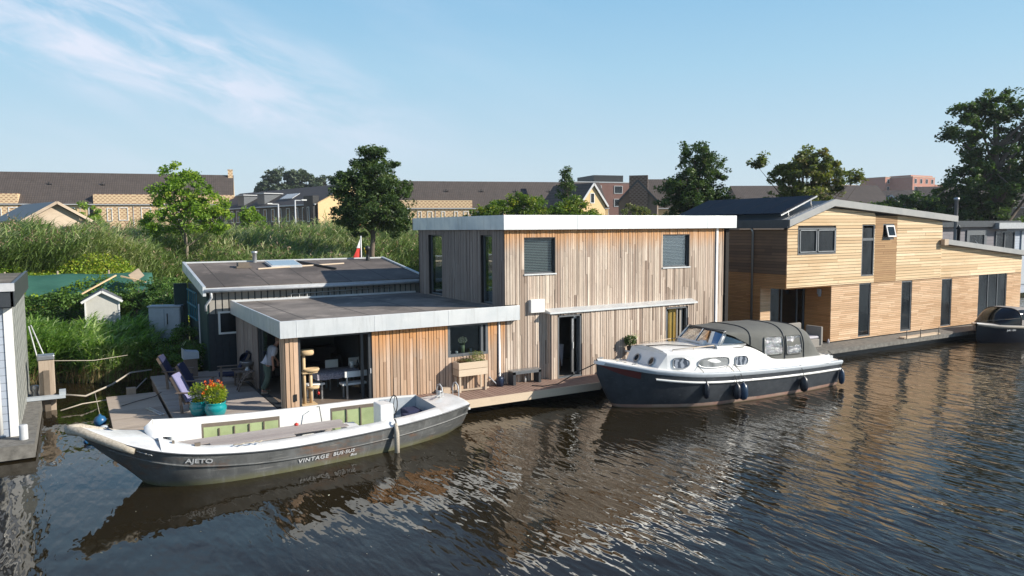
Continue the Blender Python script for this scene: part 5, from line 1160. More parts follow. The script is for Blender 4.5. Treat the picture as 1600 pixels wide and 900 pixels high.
# flower pots
def pot(loc, r, label, n_, seed):
    t = thing('flower_pot', label, 'flower pot', loc, group='turquoise glazed pots on the terrace')
    b = MB(); b.lathe([(.02, 0), (r*.62, .0), (r*.85, .1), (r, .24), (r*.97, .33), (r*.86, .38), (r*.93, .41), (r*.93, .43), (r*.8, .43), (r*.78, .37)], loc, 28); b.build('pot', 'turquoise_glaze', t)
    b = MB(); b.lathe([(.001, .39), (r*.8, .39)], loc, 20); b.build('soil', 'soil', t)
    g = np.random.default_rng(seed); P = g.normal(size=(n_, 3)); P /= np.linalg.norm(P, axis=1)[:, None]; P *= (g.uniform(.2, 1, n_)**.5)[:, None]
    P = P*np.array([r*1.12, r*1.12, .3])+np.array([loc[0], loc[1], loc[2]+.66]); leaves(P, .055, g.uniform(0, 1, n_), 'foliage', 'leaf_pot', t, seed=seed)
    b = MB(); rg = random.Random(seed)
    for i in range(26):
        a = rg.uniform(0, 6.28); q = rg.uniform(0, r); b.tube([(loc[0]+q*.4*math.cos(a), loc[1]+q*.4*math.sin(a), loc[2]+.4), (loc[0]+q*math.cos(a), loc[1]+q*math.sin(a), loc[2]+rg.uniform(.75, .95))], .004, 4, cap=False)
    b.build('stems', 'weeds', t); return t, g
tA, g = pot((3.28, 21.85, .5), .30, 'turquoise pot full of orange flowers nearest the open boat', 1500, 31)
FL = []
for i in range(26):
    a = g.uniform(0, 6.28); q = g.uniform(.0, .3); c = np.array([3.24+q*1.2*math.cos(a), 21.88+q*math.sin(a), g.uniform(1.22, 1.56)]); d = g.normal(size=(14, 3)); FL.append(c+d/np.linalg.norm(d, axis=1)[:, None]*.035)
leaves(np.concatenate(FL), .045, g.uniform(0, 1, 26*14), 'blossoms', 'flower_orange', tA, seed=2)
pot((2.9, 22.25, .5), .25, 'turquoise pot of green foliage half hidden behind the front one', 600, 33)
# buoys at the raft
t = thing('mooring_buoy', 'round blue buoy hanging at the outer edge of the plank raft', 'buoy', (.52, 23.9, .2)); mb = MB(); mb.lathe([(.01, -.17), (.1, -.14), (.165, -.03), (.165, .06), (.12, .14), (.04, .18), (.03, .22), (.01, .22)], (.5, 23.9, .3), 18); mb.build('ball', 'blue_plastic', t); mb = MB(); mb.tube([(.5, 23.9, .5), (.42, 24.6, 1.0)], .008, 5); mb.build('line', 'rope', t)
t = thing('mooring_buoy', 'pale grey buoy just below the blue one beside the raft', 'buoy', (.55, 23.0, .2)); mb = MB(); mb.lathe([(.01, -.14), (.08, -.12), (.13, -.03), (.13, .05), (.08, .12), (.01, .14)], (.56, 23.0, .26), 16); mb.build('ball', 'cabinet_grey', t); mb = MB(); mb.tube([(.45, 23.1, .2), (.1, 22.7, .05)], .06, 8); mb.build('sleeve', 'blue_plastic', t)
mb = MB(); mb.tube([(1.72, 24.3, .44), (2.02, 23.2, .44)], .025, 6); mb.tube([(1.8, 24.35, .44), (2.1, 23.2, .44)], .025, 6); tag(mb.build('boat_hook', 'lamp_metal'), 'pair of thin pale poles lying on the raft edge', 'pole')
mb = MB(); mb.box(1.35, 1.62, 26.8, 27.0, .0, .62); tag(mb.build('mooring_post', 'pile_wood'), 'small square mooring post at the rear edge of the raft', 'mooring post')
mb = MB(); mb.tube([(1.1, 25.0, .45), (1.6, 25.5, .45), (2.1, 25.9, .45), (2.3, 26.1, .52)], .012, 5); tag(mb.build('mooring_line', 'dark_rope'), 'dark line lying across the planks of the raft', 'rope')
# cat tree
t = thing('cat_tree', 'tall beige carpet covered cat tree in the open corner of the living room', 'cat tree', (5.85, 21.9, .5), local=True)
mb = MB(); mb.box(-.2, .25, -.2, .2, 0, .05); mb.build('base', 'cat_carpet', t)
mb = MB(); mb.tube([(-.08, 0, .05), (-.08, 0, 1.52)], .05, 12); mb.build('post', 'cat_carpet', t)
mb = MB(); mb.tube([(.12, .02, .05), (.12, .02, 1.02)], .05, 12); mb.build('post', 'raw_pine', t)
mb = MB(); mb.lathe([(.01, 0), (.17, 0), (.19, .05), (.19, .16), (.15, .16), (.15, .06)], (0.02, 0, 1.5), 18, sx=1.1, sy=.8); mb.build('top_bed', 'cat_carpet', t)
mb = MB(); mb.lathe([(.01, 0), (.2, 0), (.22, .06), (.2, .1), (.16, .05)], (.12, 0, 1.0), 18, sx=1.2, sy=.8); mb.box(-.15, .3, -.12, .12, .96, 1.0); mb.build('middle_bed', 'cat_carpet', t)
mb = MB(); mb.lathe([(.01, 0), (.17, 0), (.17, .07), (.01, .07)], (.18, 0, .48), 18, sx=1.1, sy=.8); mb.build('lower_step', 'cat_carpet', t)
mb = MB(); mb.tube([(.34, 0, .5), (.34, 0, .36)], .004, 4); mb.lathe([(.01, -.05), (.035, -.02), (.035, .02), (.01, .05)], (.34, 0, .32), 10); mb.build('toy_ball', 'red', t)
# dining table with cloth, bench, seats and things on it
t = thing('dining_table', 'long dining table under a patterned pale cloth in the open living room', 'table', (7.3, 22.9, .52), local=True)
mb = MB(); mb.box(-.95, 1.5, -.42, .42, .70, .74); mb.build('tabletop', 'barn_wood', t)
for sx_ in (-.85, 1.4):
    for sy_ in (-.36, .36): mb = MB(); mb.box(sx_-.03, sx_+.03, sy_-.03, sy_+.03, 0, .7); mb.build('leg', 'furniture_wood', t)
mb = MB(); rows = []
for i in range(13):
    a = i/12; rows.append([(-.98+1.35*a, -.46, .56+.015*math.sin(i*2)), (-.98+1.35*a, -.45, .72), (-.98+1.35*a, -.42, .75), (-.98+1.35*a, 0, .75), (-.98+1.35*a, .42, .75), (-.98+1.35*a, .45, .6)])
mb.grid(rows); mb.add([(-1.0, -.45, .56), (-1.0, .45, .56), (-.985, .42, .75), (-.985, -.42, .75)], [(0, 1, 2, 3)]); tc_ = mb.build('tablecloth', 'tablecloth'); tc_.location = (7.3, 22.9, .525); tag(tc_, 'pale patterned cloth draped over the near end of the dining table', 'tablecloth')
def binch(label, loc, L, back, rz=0):
    t = thing('bench', label, 'bench', loc, rz, local=True)
    b = MB(); b.box(0, L, -.18, .18, .42, .48); b.build('seat', 'white_paint', t)
    if back: b = MB(); b.box(.05, L, -.25, -.21, .68, .86); b.build('backrest', 'white_paint', t)
    for x in (.12, L-.12):
        b = MB(); b.box(x-.025, x+.025, -.24, -.19, 0, .86 if back else .42); b.build('leg', 'steel_grey', t)
        b = MB(); b.box(x-.025, x+.025, .14, .18, 0, .42); b.build('leg', 'steel_grey', t)
    return t
binch('white bench with a low backrest on the water side of the dining table', (6.95, 22.12, .52), 1.9, True)
binch('pale backless stool at the near head of the dining table', (5.98, 22.55, .52), .55, False, R(8))
def dchair(label, x, y):
    t = thing('dining_chair', label, 'dining chair', (x, y, .52), local=True, group='white dining chairs behind the table')
    b = MB(); b.box(-.22, .22, -.2, .2, .43, .47); b.build('seat', 'white_paint', t)
    b = MB(); b.box(-.21, .21, .2, .23, .66, .92); b.build('backrest', 'white_paint', t)
    for sx_ in (-.19, .19):
        b = MB(); b.box(sx_-.02, sx_+.02, .19, .22, 0, .66); b.build('leg', 'steel_grey', t)
        b = MB(); b.box(sx_-.02, sx_+.02, -.2, -.17, 0, .43); b.build('leg', 'steel_grey', t)
dchair('white dining chair whose back shows above the near end of the cloth', 7.2, 23.65); dchair('white dining chair behind the bottles on the table', 8.0, 23.7); dchair('white dining chair nearest the sliding door frame', 8.75, 23.7)
mb = MB(); mb.lathe([(.04, 0), (.045, .14), (.02, .2), (.018, .26), (.01, .26)], (7.75, 22.9, 1.28), 12); tag(mb.build('bottle', 'glass_black'), 'dark bottle standing on the dining table', 'bottle')
mb = MB(); mb.lathe([(.001, 0), (.06, 0), (.075, .22), (.07, .22)], (7.6, 23.0, 1.28), 14); tag(mb.build('jug', 'white_paint'), 'white jug on the dining table', 'jug')
mb = MB(); mb.box(7.95, 8.25, 22.7, 22.95, 1.26, 1.4); tag(mb.build('wooden_crate', 'poly_brown'), 'low brown crate on the far half of the dining table', 'crate')
t = thing('sofa', 'dark leather sofa along the back of the living room', 'sofa', (6.9, 26.4, .52), local=True)
mb = MB(); mb.box(-1.1, 1.3, -.45, .35, .12, .45); mb.build('seat', 'dark_leather', t, bevel=.06)
mb = MB(); mb.box(-1.1, 1.3, .2, .5, .3, .95); mb.build('backrest', 'dark_leather', t, bevel=.08)
for x in (-1.2, 1.2): mb = MB(); mb.box(x-.12, x+.12, -.45, .45, .1, .68); mb.build('armrest', 'dark_leather', t, bevel=.06)
mb = MB(); mb.box(5.5, 5.9, 27.6, 28.1, .52, 1.5); tag(mb.build('sideboard', 'dark_leather', bevel=.02), 'dark cabinet in the rear corner of the living room', 'cabinet')
# window sill things
mb = MB(); mb.box(10.3, 11.65, 21.6, 21.95, 1.56, 1.6); mb.build('window_board', 'frame_dark', H)
t = thing('flower_vase', 'green glass vase of white flowers behind the lower window', 'vase', (10.95, 21.75, 1.6))
mb = MB(); mb.lathe([(.001, 0), (.06, 0), (.065, .28), (.06, .28)], (10.95, 21.75, 1.6), 14); mb.build('vase', 'green_inside', t)
g = np.random.default_rng(5); P = g.normal(size=(260, 3)); P /= np.linalg.norm(P, axis=1)[:, None]; P = P*np.array([.15, .12, .1])+np.array([10.95, 21.75, 2.05]); leaves(P, .04, g.uniform(0, 1, 260), 'blossoms', 'flower_white', t)
mb = MB()
for i in range(12): mb.tube([(10.95, 21.75, 1.7), (10.95+.1*math.cos(i*2.4), 21.75+.1*math.sin(i*2.4), 2.02)], .004, 4)
mb.build('stems', 'leaf_mid', t)
for i, (x, h_, r_, m_, lb) in enumerate(((10.45, .13, .07, 'lamp_metal', 'grey cup at the left end of the window board'), (10.72, .1, .05, 'white_paint', 'white candle holder between the grey cup and the vase'), (11.25, .14, .05, 'cabinet_grey', 'pale mug right of the vase on the window board'))):
    mb = MB(); mb.lathe([(.001, 0), (r_*.8, 0), (r_, h_), (r_*.85, h_), (r_*.7, .02)], (x, 21.75, 1.6), 14); tag(mb.build('mug', m_), lb, 'mug')
# planter on legs
t = thing('planter_box', 'raised pale timber planter with heather under the lower window', 'planter', (10.9, 21.1, .5), local=True)
for (z0, z1) in ((.52, .73), (.745, .955)):
    mb = MB(); mb.box(-.52, .52, -.2, -.165, z0, z1); mb.box(-.52, -.485, -.165, .2, z0, z1); mb.box(.485, .52, -.165, .2, z0, z1); mb.box(-.52, .52, .2, .235, z0, z1); mb.build('side_board', 'pale_timber', t)
for x in (-.46, .46):
    for y in (-.14, .18): mb = MB(); mb.box(x-.03, x+.03, y-.03, y+.03, 0, .9); mb.build('leg', 'barn_wood', t)
mb = MB(); mb.bar((-.7, 0, .05), (.6, -.1, .05), .05); mb.build('foot_rail', 'barn_wood', t)
mb = MB(); mb.box(-.48, .48, -.16, .2, .86, .9); mb.build('soil', 'soil', t)
g = np.random.default_rng(9); n_ = 1500; P = g.uniform(-1, 1, size=(n_, 3))*np.array([.46, .17, .16]); P[:, 2] = .92+abs(P[:, 2])*(.7+1.3*(P[:, 0] > 0)); leaves(P+np.array([10.9, 21.1, .5]) if 0 else P, .05, np.clip(P[:, 0]+.5+g.normal(size=n_)*.15, 0, 1), 'heather', 'heather', t, asp=(.2, .4), up=0)
# watering can
t = thing('watering_can', 'dark blue watering can between planter and bench', 'watering can', (12.0, 21.15, .5), local=True)
mb = MB(); mb.lathe([(.001, 0), (.12, 0), (.12, .27), (.1, .31), (.05, .32)], (0, 0, 0), 20); mb.build('body', 'navy_plastic', t)
mb = MB(); mb.tube([(-.1, 0, .06), (-.25, -.02, .2), (-.38, -.03, .33)], [.022, .018, .014], 8); mb.lathe([(.001, 0), (.035, .0), (.03, .03), (.012, .04)], (-.4, -.03, .33), 10); mb.build('spout', 'cabinet_grey', t)
mb = MB(); mb.tube([(.11*math.cos(a)+.02, 0, .3+.14*math.sin(a)) for a in (math.pi*i/10 for i in range(11))], .012, 6); mb.tube([(.1, 0, .28), (.2, 0, .22), (.12, 0, .08)], .012, 6); mb.build('handle', 'navy_plastic', t)
# grey bench
t = thing('bench', 'grey timber bench with slab sides against the facade', 'bench', (12.95, 21.12, .5), local=True)
mb = MB()
for i in range(3): mb.box(-.55, .55, -.17+i*.115, -.17+i*.115+.108, .44, .475, r=.4*i)
mb.build('seat', 'steel_grey', t)
mb = MB(); mb.box(-.55, .55, -.17, -.13, .36, .44); mb.build('apron', 'frame_dark', t)
for x in (-.5, .5): mb = MB(); mb.box(x-.05, x+.05, -.17, .17, 0, .44); mb.build('side_panel', 'anthracite', t)
mb = MB(); mb.lathe([(.001, 0), (.03, 0), (.03, .16), (.012, .2)], (13.05, 21.25, .5), 10); tag(mb.build('candle', 'white_paint'), 'small white candle under the grey bench', 'candle')
mb = MB(); mb.box(9.9, 10.15, 21.05, 21.3, .5, .68); tag(mb.build('wood_block', 'barn_wood'), 'square wooden block at the foot of the facade left of the planter', 'block')
# swimming ladder
t = thing('swim_ladder', 'stainless swimming ladder with two hooped rails behind the open boat stern', 'ladder', (9.55, 19.9, .3))
for x in (9.3, 9.83):
    mb = MB(); mb.tube([(x, 20.25, .5), (x, 20.25, .9), (x, 20.17, 1.03), (x, 20.03, 1.07), (x, 19.88, 1.0), (x, 19.84, .85), (x, 19.84, -.7)], .02, 8); mb.build('rail', 'frame_light', t)
for z in (.25, -.05, -.35): mb = MB(); mb.box(9.3, 9.83, 19.8, 19.88, z, z+.03); mb.build('rung', 'frame_light', t)
# plant stand by the cruiser bow
t = thing('plant_stand', 'metal stand with potted dark plant and white flowers behind the cruiser bow', 'plant', (17.3, 20.9, .5), local=True)
mb = MB(); mb.lathe([(.001, .72), (.19, .72), (.19, .75), (.001, .75)], (0, 0, 0), 16); mb.build('tabletop', 'white_paint', t)
for a in (0, 2.1, 4.2): mb = MB(); mb.tube([(.15*math.cos(a), .15*math.sin(a), .72), (.17*math.cos(a), .17*math.sin(a), 0)], .012, 6); mb.build('leg', 'lamp_metal', t)
mb = MB(); mb.lathe([(.001, .75), (.1, .75), (.13, .9), (.11, .9)], (0, 0, 0), 16); mb.build('pot', 'black_metal', t)
g = np.random.default_rng(19); P = g.normal(size=(700, 3)); P /= np.linalg.norm(P, axis=1)[:, None]; P = P*np.array([.24, .22, .2])*(g.uniform(.3, 1, 700)**.5)[:, None]+np.array([0, 0, 1.12]); leaves(P, .06, g.uniform(0, 1, 700), 'foliage', 'leaf_dark', t)
P = g.normal(size=(160, 3))*np.array([.06, .06, .05])+np.array([.2, 0, 1.22]); leaves(P, .05, g.uniform(0, 1, 160), 'blossoms', 'flower_white', t)
# inside the first door
mb = MB(); mb.grid([[(15.0+.12*math.sin(i*.9)*(1-j/7)+.05*j/7, 22.0+.05*math.cos(i*1.3), 1.55-.11*j-.06*abs(i-4)/4) for i in range(9)] for j in range(8)]); tag(mb.build('hanging_towel', 'shirt_white'), 'white towel hanging in the dark hallway behind the first door', 'towel')
mb = MB(); mb.box(14.6, 15.2, 22.3, 22.9, .52, .95); tag(mb.build('wooden_box', 'siding_shaded_low'), 'brown wooden box inside the first door', 'box')
# porch sofa
t = thing('porch_sofa', 'grey woven corner sofa with pale cushion on the porch of the yellow house', 'sofa', (27.2, 21.2, .45), rz=R(0), local=True)
mb = MB(); mb.box(-.75, .75, -.35, .35, .0, .38); mb.build('base', 'sofa_grey', t, bevel=.03)
mb = MB(); mb.box(-.7, .2, .28, .42, .35, 1.05); mb.build('backrest', 'sofa_grey', t, bevel=.05)
mb = MB(); mb.box(.62, .75, -.4, .4, .1, .9); mb.build('armrest', 'sofa_grey', t, bevel=.03)
mb = MB(); mb.box(-.7, .6, -.33, .3, .39, .5); mb.build('cushion', 'shirt_white', t, bevel=.05)
mb = MB(); mb.lathe([(.001, 0), (.05, .01), (.06, .08), (.02, .2), (.001, .2)], (29.0, 21.3, .46), 10); tag(mb.build('garden_ornament', 'shirt_white'), 'tiny pale ornament at the corner of the porch', 'ornament')
# flags behind the shed
t = thing('flag_pole', 'short pole with white and red flag and a yellow one behind the shed roof', 'flag', (13.05, 37.6, 3.8))
mb = MB(); mb.tube([(13.07, 37.6, 2.0), (13.07, 37.6, 5.35)], .03, 6); mb.build('pole', 'flag_white', t)
mb = MB(); mb.grid([[(13.1-.03*j-.12*i*(.4+.12*j), 37.6+.05*math.sin(i*2+j), 5.2-.16*j) for i in range(3)] for j in range(4)]); mb.build('flag', 'flag_white', t)
mb = MB(); mb.grid([[(13.05-.03*j-.2*i*(.5+.1*j), 37.6+.05*math.sin(i*2+j), 4.72-.16*j) for i in range(3)] for j in range(5)]); mb.build('flag', 'flag_red', t)
mb = MB(); mb.grid([[(13.2+.06*i+.03*j, 37.5+.05*math.sin(i*2+j), 4.75-.13*j-.04*i) for i in range(4)] for j in range(5)]); mb.build('flag', 'flag_yellow', t)

# ---------------------------------------------------------------- person in the side doorway
PO = Vector((5.2, 24.2, .51))
def skinned(name, verts, edges, radii, m, parent, root=0, sub=2, kind=None):
    me = bpy.data.meshes.new(name); me.from_pydata([Vector(v) for v in verts], edges, []); me.materials.append(MATS[m])
    o = bpy.data.objects.new(name, me); C.objects.link(o)
    if parent: o.parent = parent
    sk = o.modifiers.new('skin', 'SKIN'); sk.use_smooth_shade = True
    for i, v in enumerate(me.skin_vertices[0].data):
        r_ = radii[i]; v.radius = (r_, r_) if not hasattr(r_, '__len__') else r_
        v.use_root = (i == root)
    s_ = o.modifiers.new('sub', 'SUBSURF'); s_.levels = sub; s_.render_levels = sub
    return o
# local frame: +x is the way the person faces (into the room, away from the terrace), bent a little forward
PER = thing('person', 'person in white shirt and green trousers leaning forward in the side doorway', 'person', PO, rz=R(8), local=True)
pj = dict(pel=(0, 0, .93), sp1=(.06, 0, 1.08), sp2=(.15, 0, 1.24), ch=(.24, 0, 1.38), nk=(.31, 0, 1.49), nk2=(.36, 0, 1.55), hd=(.41, 0, 1.62), hd2=(.44, 0, 1.70),
          hl=(0, .10, .90), kl=(.10, .12, .50), al=(-.04, .13, .09), tl=(.13, .14, .04), hr=(0, -.10, .90), kr=(-.02, -.13, .49), ar=(-.22, -.13, .09), tr=(-.06, -.14, .04),
          sl=(.24, .17, 1.42), el=(.30, .24, 1.16), wl=(.44, .20, .95), sr=(.22, -.18, 1.42), er=(.10, -.25, 1.15), wr=(.12, -.25, .90))
K_ = list(pj); V_ = [pj[k_] for k_ in K_]; ix = {k_: i for i, k_ in enumerate(K_)}
E_ = [('pel', 'sp1'), ('sp1', 'sp2'), ('sp2', 'ch'), ('ch', 'nk'), ('nk', 'nk2'), ('nk2', 'hd'), ('hd', 'hd2'), ('pel', 'hl'), ('hl', 'kl'), ('kl', 'al'), ('al', 'tl'), ('pel', 'hr'), ('hr', 'kr'), ('kr', 'ar'), ('ar', 'tr'), ('ch', 'sl'), ('sl', 'el'), ('el', 'wl'), ('ch', 'sr'), ('sr', 'er'), ('er', 'wr')]
rd = dict(pel=(.13, .11), sp1=(.14, .11), sp2=(.15, .115), ch=(.15, .115), nk=.06, nk2=.055, hd=(.08, .095), hd2=(.07, .085), hl=.09, kl=.06, al=.04, tl=.035, hr=.09, kr=.06, ar=.04, tr=.035, sl=.06, el=.043, wl=.03, sr=.06, er=.043, wr=.03)
EE = [(ix[a], ix[b]) for a, b in E_]; RR_ = [rd[k_] for k_ in K_]
# hands: palm plus five bent fingers, hanging relaxed
def addhand(w_, fwd, side):
    w_ = Vector(w_); wi = ix[[k_ for k_ in K_ if Vector(pj[k_]) == w_][0]]; dn = Vector((.1*fwd, 0, -1)).normalized(); ac = Vector((1, 0, .1)).normalized()
    V_.append(w_+dn*.07); RR_.append((.032, .018)); pi = len(V_)-1; EE.append((wi, pi))
    for j, (o_, l_) in enumerate(((-.03, .066), (-.01, .075), (.01, .07), (.03, .055))):
        V_.append(w_+dn*.10+ac*o_); RR_.append(.009); EE.append((pi, len(V_)-1)); V_.append(w_+dn*(.10+l_*.6)+ac*o_+Vector((0, side*.012, 0))); RR_.append(.008); EE.append((len(V_)-2, len(V_)-1)); V_.append(w_+dn*(.10+l_)+ac*o_+Vector((0, side*.03, 0))); RR_.append(.007); EE.append((len(V_)-2, len(V_)-1))
    V_.append(w_+dn*.055+ac*.045+Vector((0, side*.01, 0))); RR_.append(.010); EE.append((pi, len(V_)-1)); V_.append(w_+dn*.09+ac*.06+Vector((0, side*.02, 0))); RR_.append(.008); EE.append((len(V_)-2, len(V_)-1))
addhand(pj['wr'], .3, 1); addhand(pj['wl'], .5, -1)
skinned('body', V_, EE, RR_, 'skin', PER, ix['pel'])
sv = [pj[k_] for k_ in ('pel', 'sp1', 'sp2', 'ch', 'sl', 'sr')]+[tuple(Vector(pj['nk'])*.8+Vector(pj['ch'])*.2), tuple(Vector(pj['sl']).lerp(Vector(pj['el']), .85)), tuple(Vector(pj['sr']).lerp(Vector(pj['er']), .9))]
sv[0] = (.02, 0, .95)
skinned('shirt', sv, [(0, 1), (1, 2), (2, 3), (3, 4), (3, 5), (3, 6), (4, 7), (5, 8)], [(.19, .16), (.185, .15), (.185, .15), (.175, .14), .085, .085, .08, .075, .08], 'shirt_white', PER, 1)
tv = [pj['pel'], pj['hl'], pj['kl'], tuple(Vector(pj['kl']).lerp(Vector(pj['al']), .9)), pj['hr'], pj['kr'], tuple(Vector(pj['kr']).lerp(Vector(pj['ar']), .9)), (.03, 0, 1.02)]
skinned('trousers', tv, [(7, 0), (0, 1), (1, 2), (2, 3), (0, 4), (4, 5), (5, 6)], [(.165, .14), .12, .095, .085, .12, .095, .085, (.155, .13)], 'trouser_green', PER, 0)
for a_, t_ in (('al', 'tl'), ('ar', 'tr')):
    av = Vector(pj[a_]); tv_ = Vector(pj[t_]); skinned('shoe', [av+Vector((-.03, 0, -.035)), av.lerp(tv_, .5)+Vector((.0, 0, -.035)), tv_+Vector((.04, 0, -.0))], [(0, 1), (1, 2)], [(.05, .05), (.048, .045), (.04, .032)], 'shoe', PER, 0)
hv = Vector(pj['hd2'])
mb = MB(); mb.lathe([(.115, -.06), (.118, .0), (.10, .06), (.06, .095), (.01, .105)], (hv.x-.015, 0, hv.z+.0), 18, sx=1.02, sy=.86); mb.build('hair', 'hair', PER)
mb = MB(); mb.lathe([(.012, -.02), (.014, 0), (.012, .02)], (hv.x+.09, 0, hv.z-.04), 8); mb.build('nose', 'skin', PER)
for s_ in (-1, 1): mb = MB(); mb.lathe([(.001, -.03), (.014, -.02), (.016, .01), (.001, .03)], (hv.x, s_*.093, hv.z-.05), 8); mb.build('ear', 'skin', PER)

# ---------------------------------------------------------------- houses beyond the reeds
def terrace_house(label, loc, rz, W, D, hE, hR, wallm='brick_yellow', patt=None, wins=(), roofm='roof_tiles', group='terraced houses beyond the reeds', chim=None, extra=None, gutter=True, gend=None, skylight=None):
    """local: u along the facade, facade at y=0 looking to -y, ridge along u at y=D/2"""
    t = thing('terraced_house', label, 'house', loc, rz, group, local=True)
    b = MB(); b.box(0, W, 0, D, -1.5, hE-.02); b.add([(0, 0, hE-.02), (0, D, hE-.02), (0, D/2, hR-.1)], [(0, 1, 2)]); b.add([(W, 0, hE-.02), (W, D, hE-.02), (W, D/2, hR-.1)], [(0, 1, 2)]); b.build('wall', wallm, t)
    if patt:
        for (a_, b__, top) in patt: b = MB(); b.box(a_, b__, -.28, 1.4, -1.5, top); b.build('patterned_bay', 'brick_pattern' if 'yellow' in wallm else 'brick_brown_pattern', t)
    b = MB(); th = .16; sl_ = (hR-hE)/(D/2)
    b.prism([(-.35, hE-.35*sl_), (D/2, hR), (D+.35, hE-.35*sl_), (D+.35, hE-.35*sl_-th), (D/2, hR-th*1.2), (-.35, hE-.35*sl_-th)], -.0, W+.0, lambda u, v, c: (c, u, v)); ro = b.build('roof', roofm, t)
    if chim:
        for cx in chim: b = MB(); b.box(cx-.35, cx+.35, D/2-.5, D/2+.3, hR-1, hR+.75); b.box(cx-.4, cx+.4, D/2-.55, D/2+.35, hR+.75, hR+.85); b.build('chimney', 'brick_pattern' if 'yellow' in wallm else 'brick_brown_pattern', ro)
    b = MB(); b.tube([(W*.35, D*.28, hE+.28*D*sl_), (W*.35, D*.28, hE+.28*D*sl_+.45)], .09, 8); b.tube([(W*.35+.3, D*.28, hE+.28*D*sl_), (W*.35+.3, D*.28, hE+.28*D*sl_+.3)], .06, 8); b.build('roof_vent', 'black_metal', ro)
    if gutter: b = MB(); b.box(0, W, -.5, -.38, hE-.35*sl_-.12, hE-.35*sl_); b.build('gutter', 'frame_light', t)
    b = MB(); b.tube([(W-.12, -.3, hE-.6), (W-.12, -.3, -1)], .05, 6); b.build('downpipe', 'lamp_metal', t)
    for (x, z, w_, h_) in wins:
        o_ = -.26 if patt and any(a_ < x < b__ for a_, b__, _ in patt) else 0
        mpw = lambda u, v, d, o_=o_: (u, o_-d, v)
        window(t, mpw, x, x+w_, z, z+h_, frame='white_paint', pane='glass_black', inset=-.08, fw=.1, fd=.1)
    if skylight: x, yy = skylight; b = MB(); z = hE+yy*sl_; b.prism([(yy-.5, hE+(yy-.5)*sl_+.1), (yy+.5, hE+(yy+.5)*sl_+.1), (yy+.5, hE+(yy+.5)*sl_), (yy-.5, hE+(yy-.5)*sl_)], x, x+.9, lambda u, v, c: (c, u, v)); b.build('skylight', 'solar', ro)
    if extra: extra(t)
    return t
gz0 = 4.0
# left row
ang = math.atan2(-5.8, 29.7); P0 = Vector((-18.6, 128.2, gz0)); ax = Vector((math.cos(ang), math.sin(ang), 0))
wp = [(0.9, 3.2, 1.35, 1.9), (3.3, 3.1, .7, 1.9), (4.8, 3.2, 1.25, 1.9), (.9, .2, 1.6, 2), (3.2, .2, 1.1, 2.1)]
labs = ['terraced house with patterned brick bay cut by the left photo edge', 'yellow brick terraced house behind the pale timber barn', 'yellow brick house of the left row with plain eaves', 'house of the left row with patterned brick bay left of the maple', 'house of the left row mostly hidden by the light green maple', 'end house of the left row with patterned chimney on its gable']
for i in range(6):
    pt = {0: [(0, 6.87, 7.0)], 1: [(0, 6.0, 7.0)], 3: [(1.6, 6.87, 7.0)], 4: [(0, 6.87, 7.0)], 5: [(0, 6.87, 7.0)]}.get(i)
    terrace_house(labs[i], P0+ax*(6.87*i), ang, 6.87, 9.5, 5.9, 10.35, patt=pt, wins=wp, chim=[6.4] if i == 5 else None)
# third row, right of the dark tree
ang3 = math.atan2(-6.8, 21.4); P3 = Vector((44.0, 108.6, gz0)); a3 = Vector((math.cos(ang3), math.sin(ang3), 0))
l3 = ['house of the middle row mostly hidden behind the tall dark tree', 'middle row house with red dotted brick bay above the grey roof edge', 'middle row house with downpipes and pale window frames', 'middle row house with a single skylight', 'middle row house behind the yellow green trees', 'last house of the middle row hidden by trees']
for i in range(6):
    terrace_house(l3[i], P3+a3*(5.7*i), ang3, 5.7, 9, 5.2, 9.35, patt=[(.0, 5.7, 6.1)] if i < 2 else None, wins=[(.8, 2.7, .6, 1.7), (2.8, 2.7, .6, 1.7), (4.3, 2.7, .8, 1.7), (1, .0, 1.2, 1.9)], skylight=(3.0, 2.6) if i == 3 else None, group='terraced houses of the middle row')
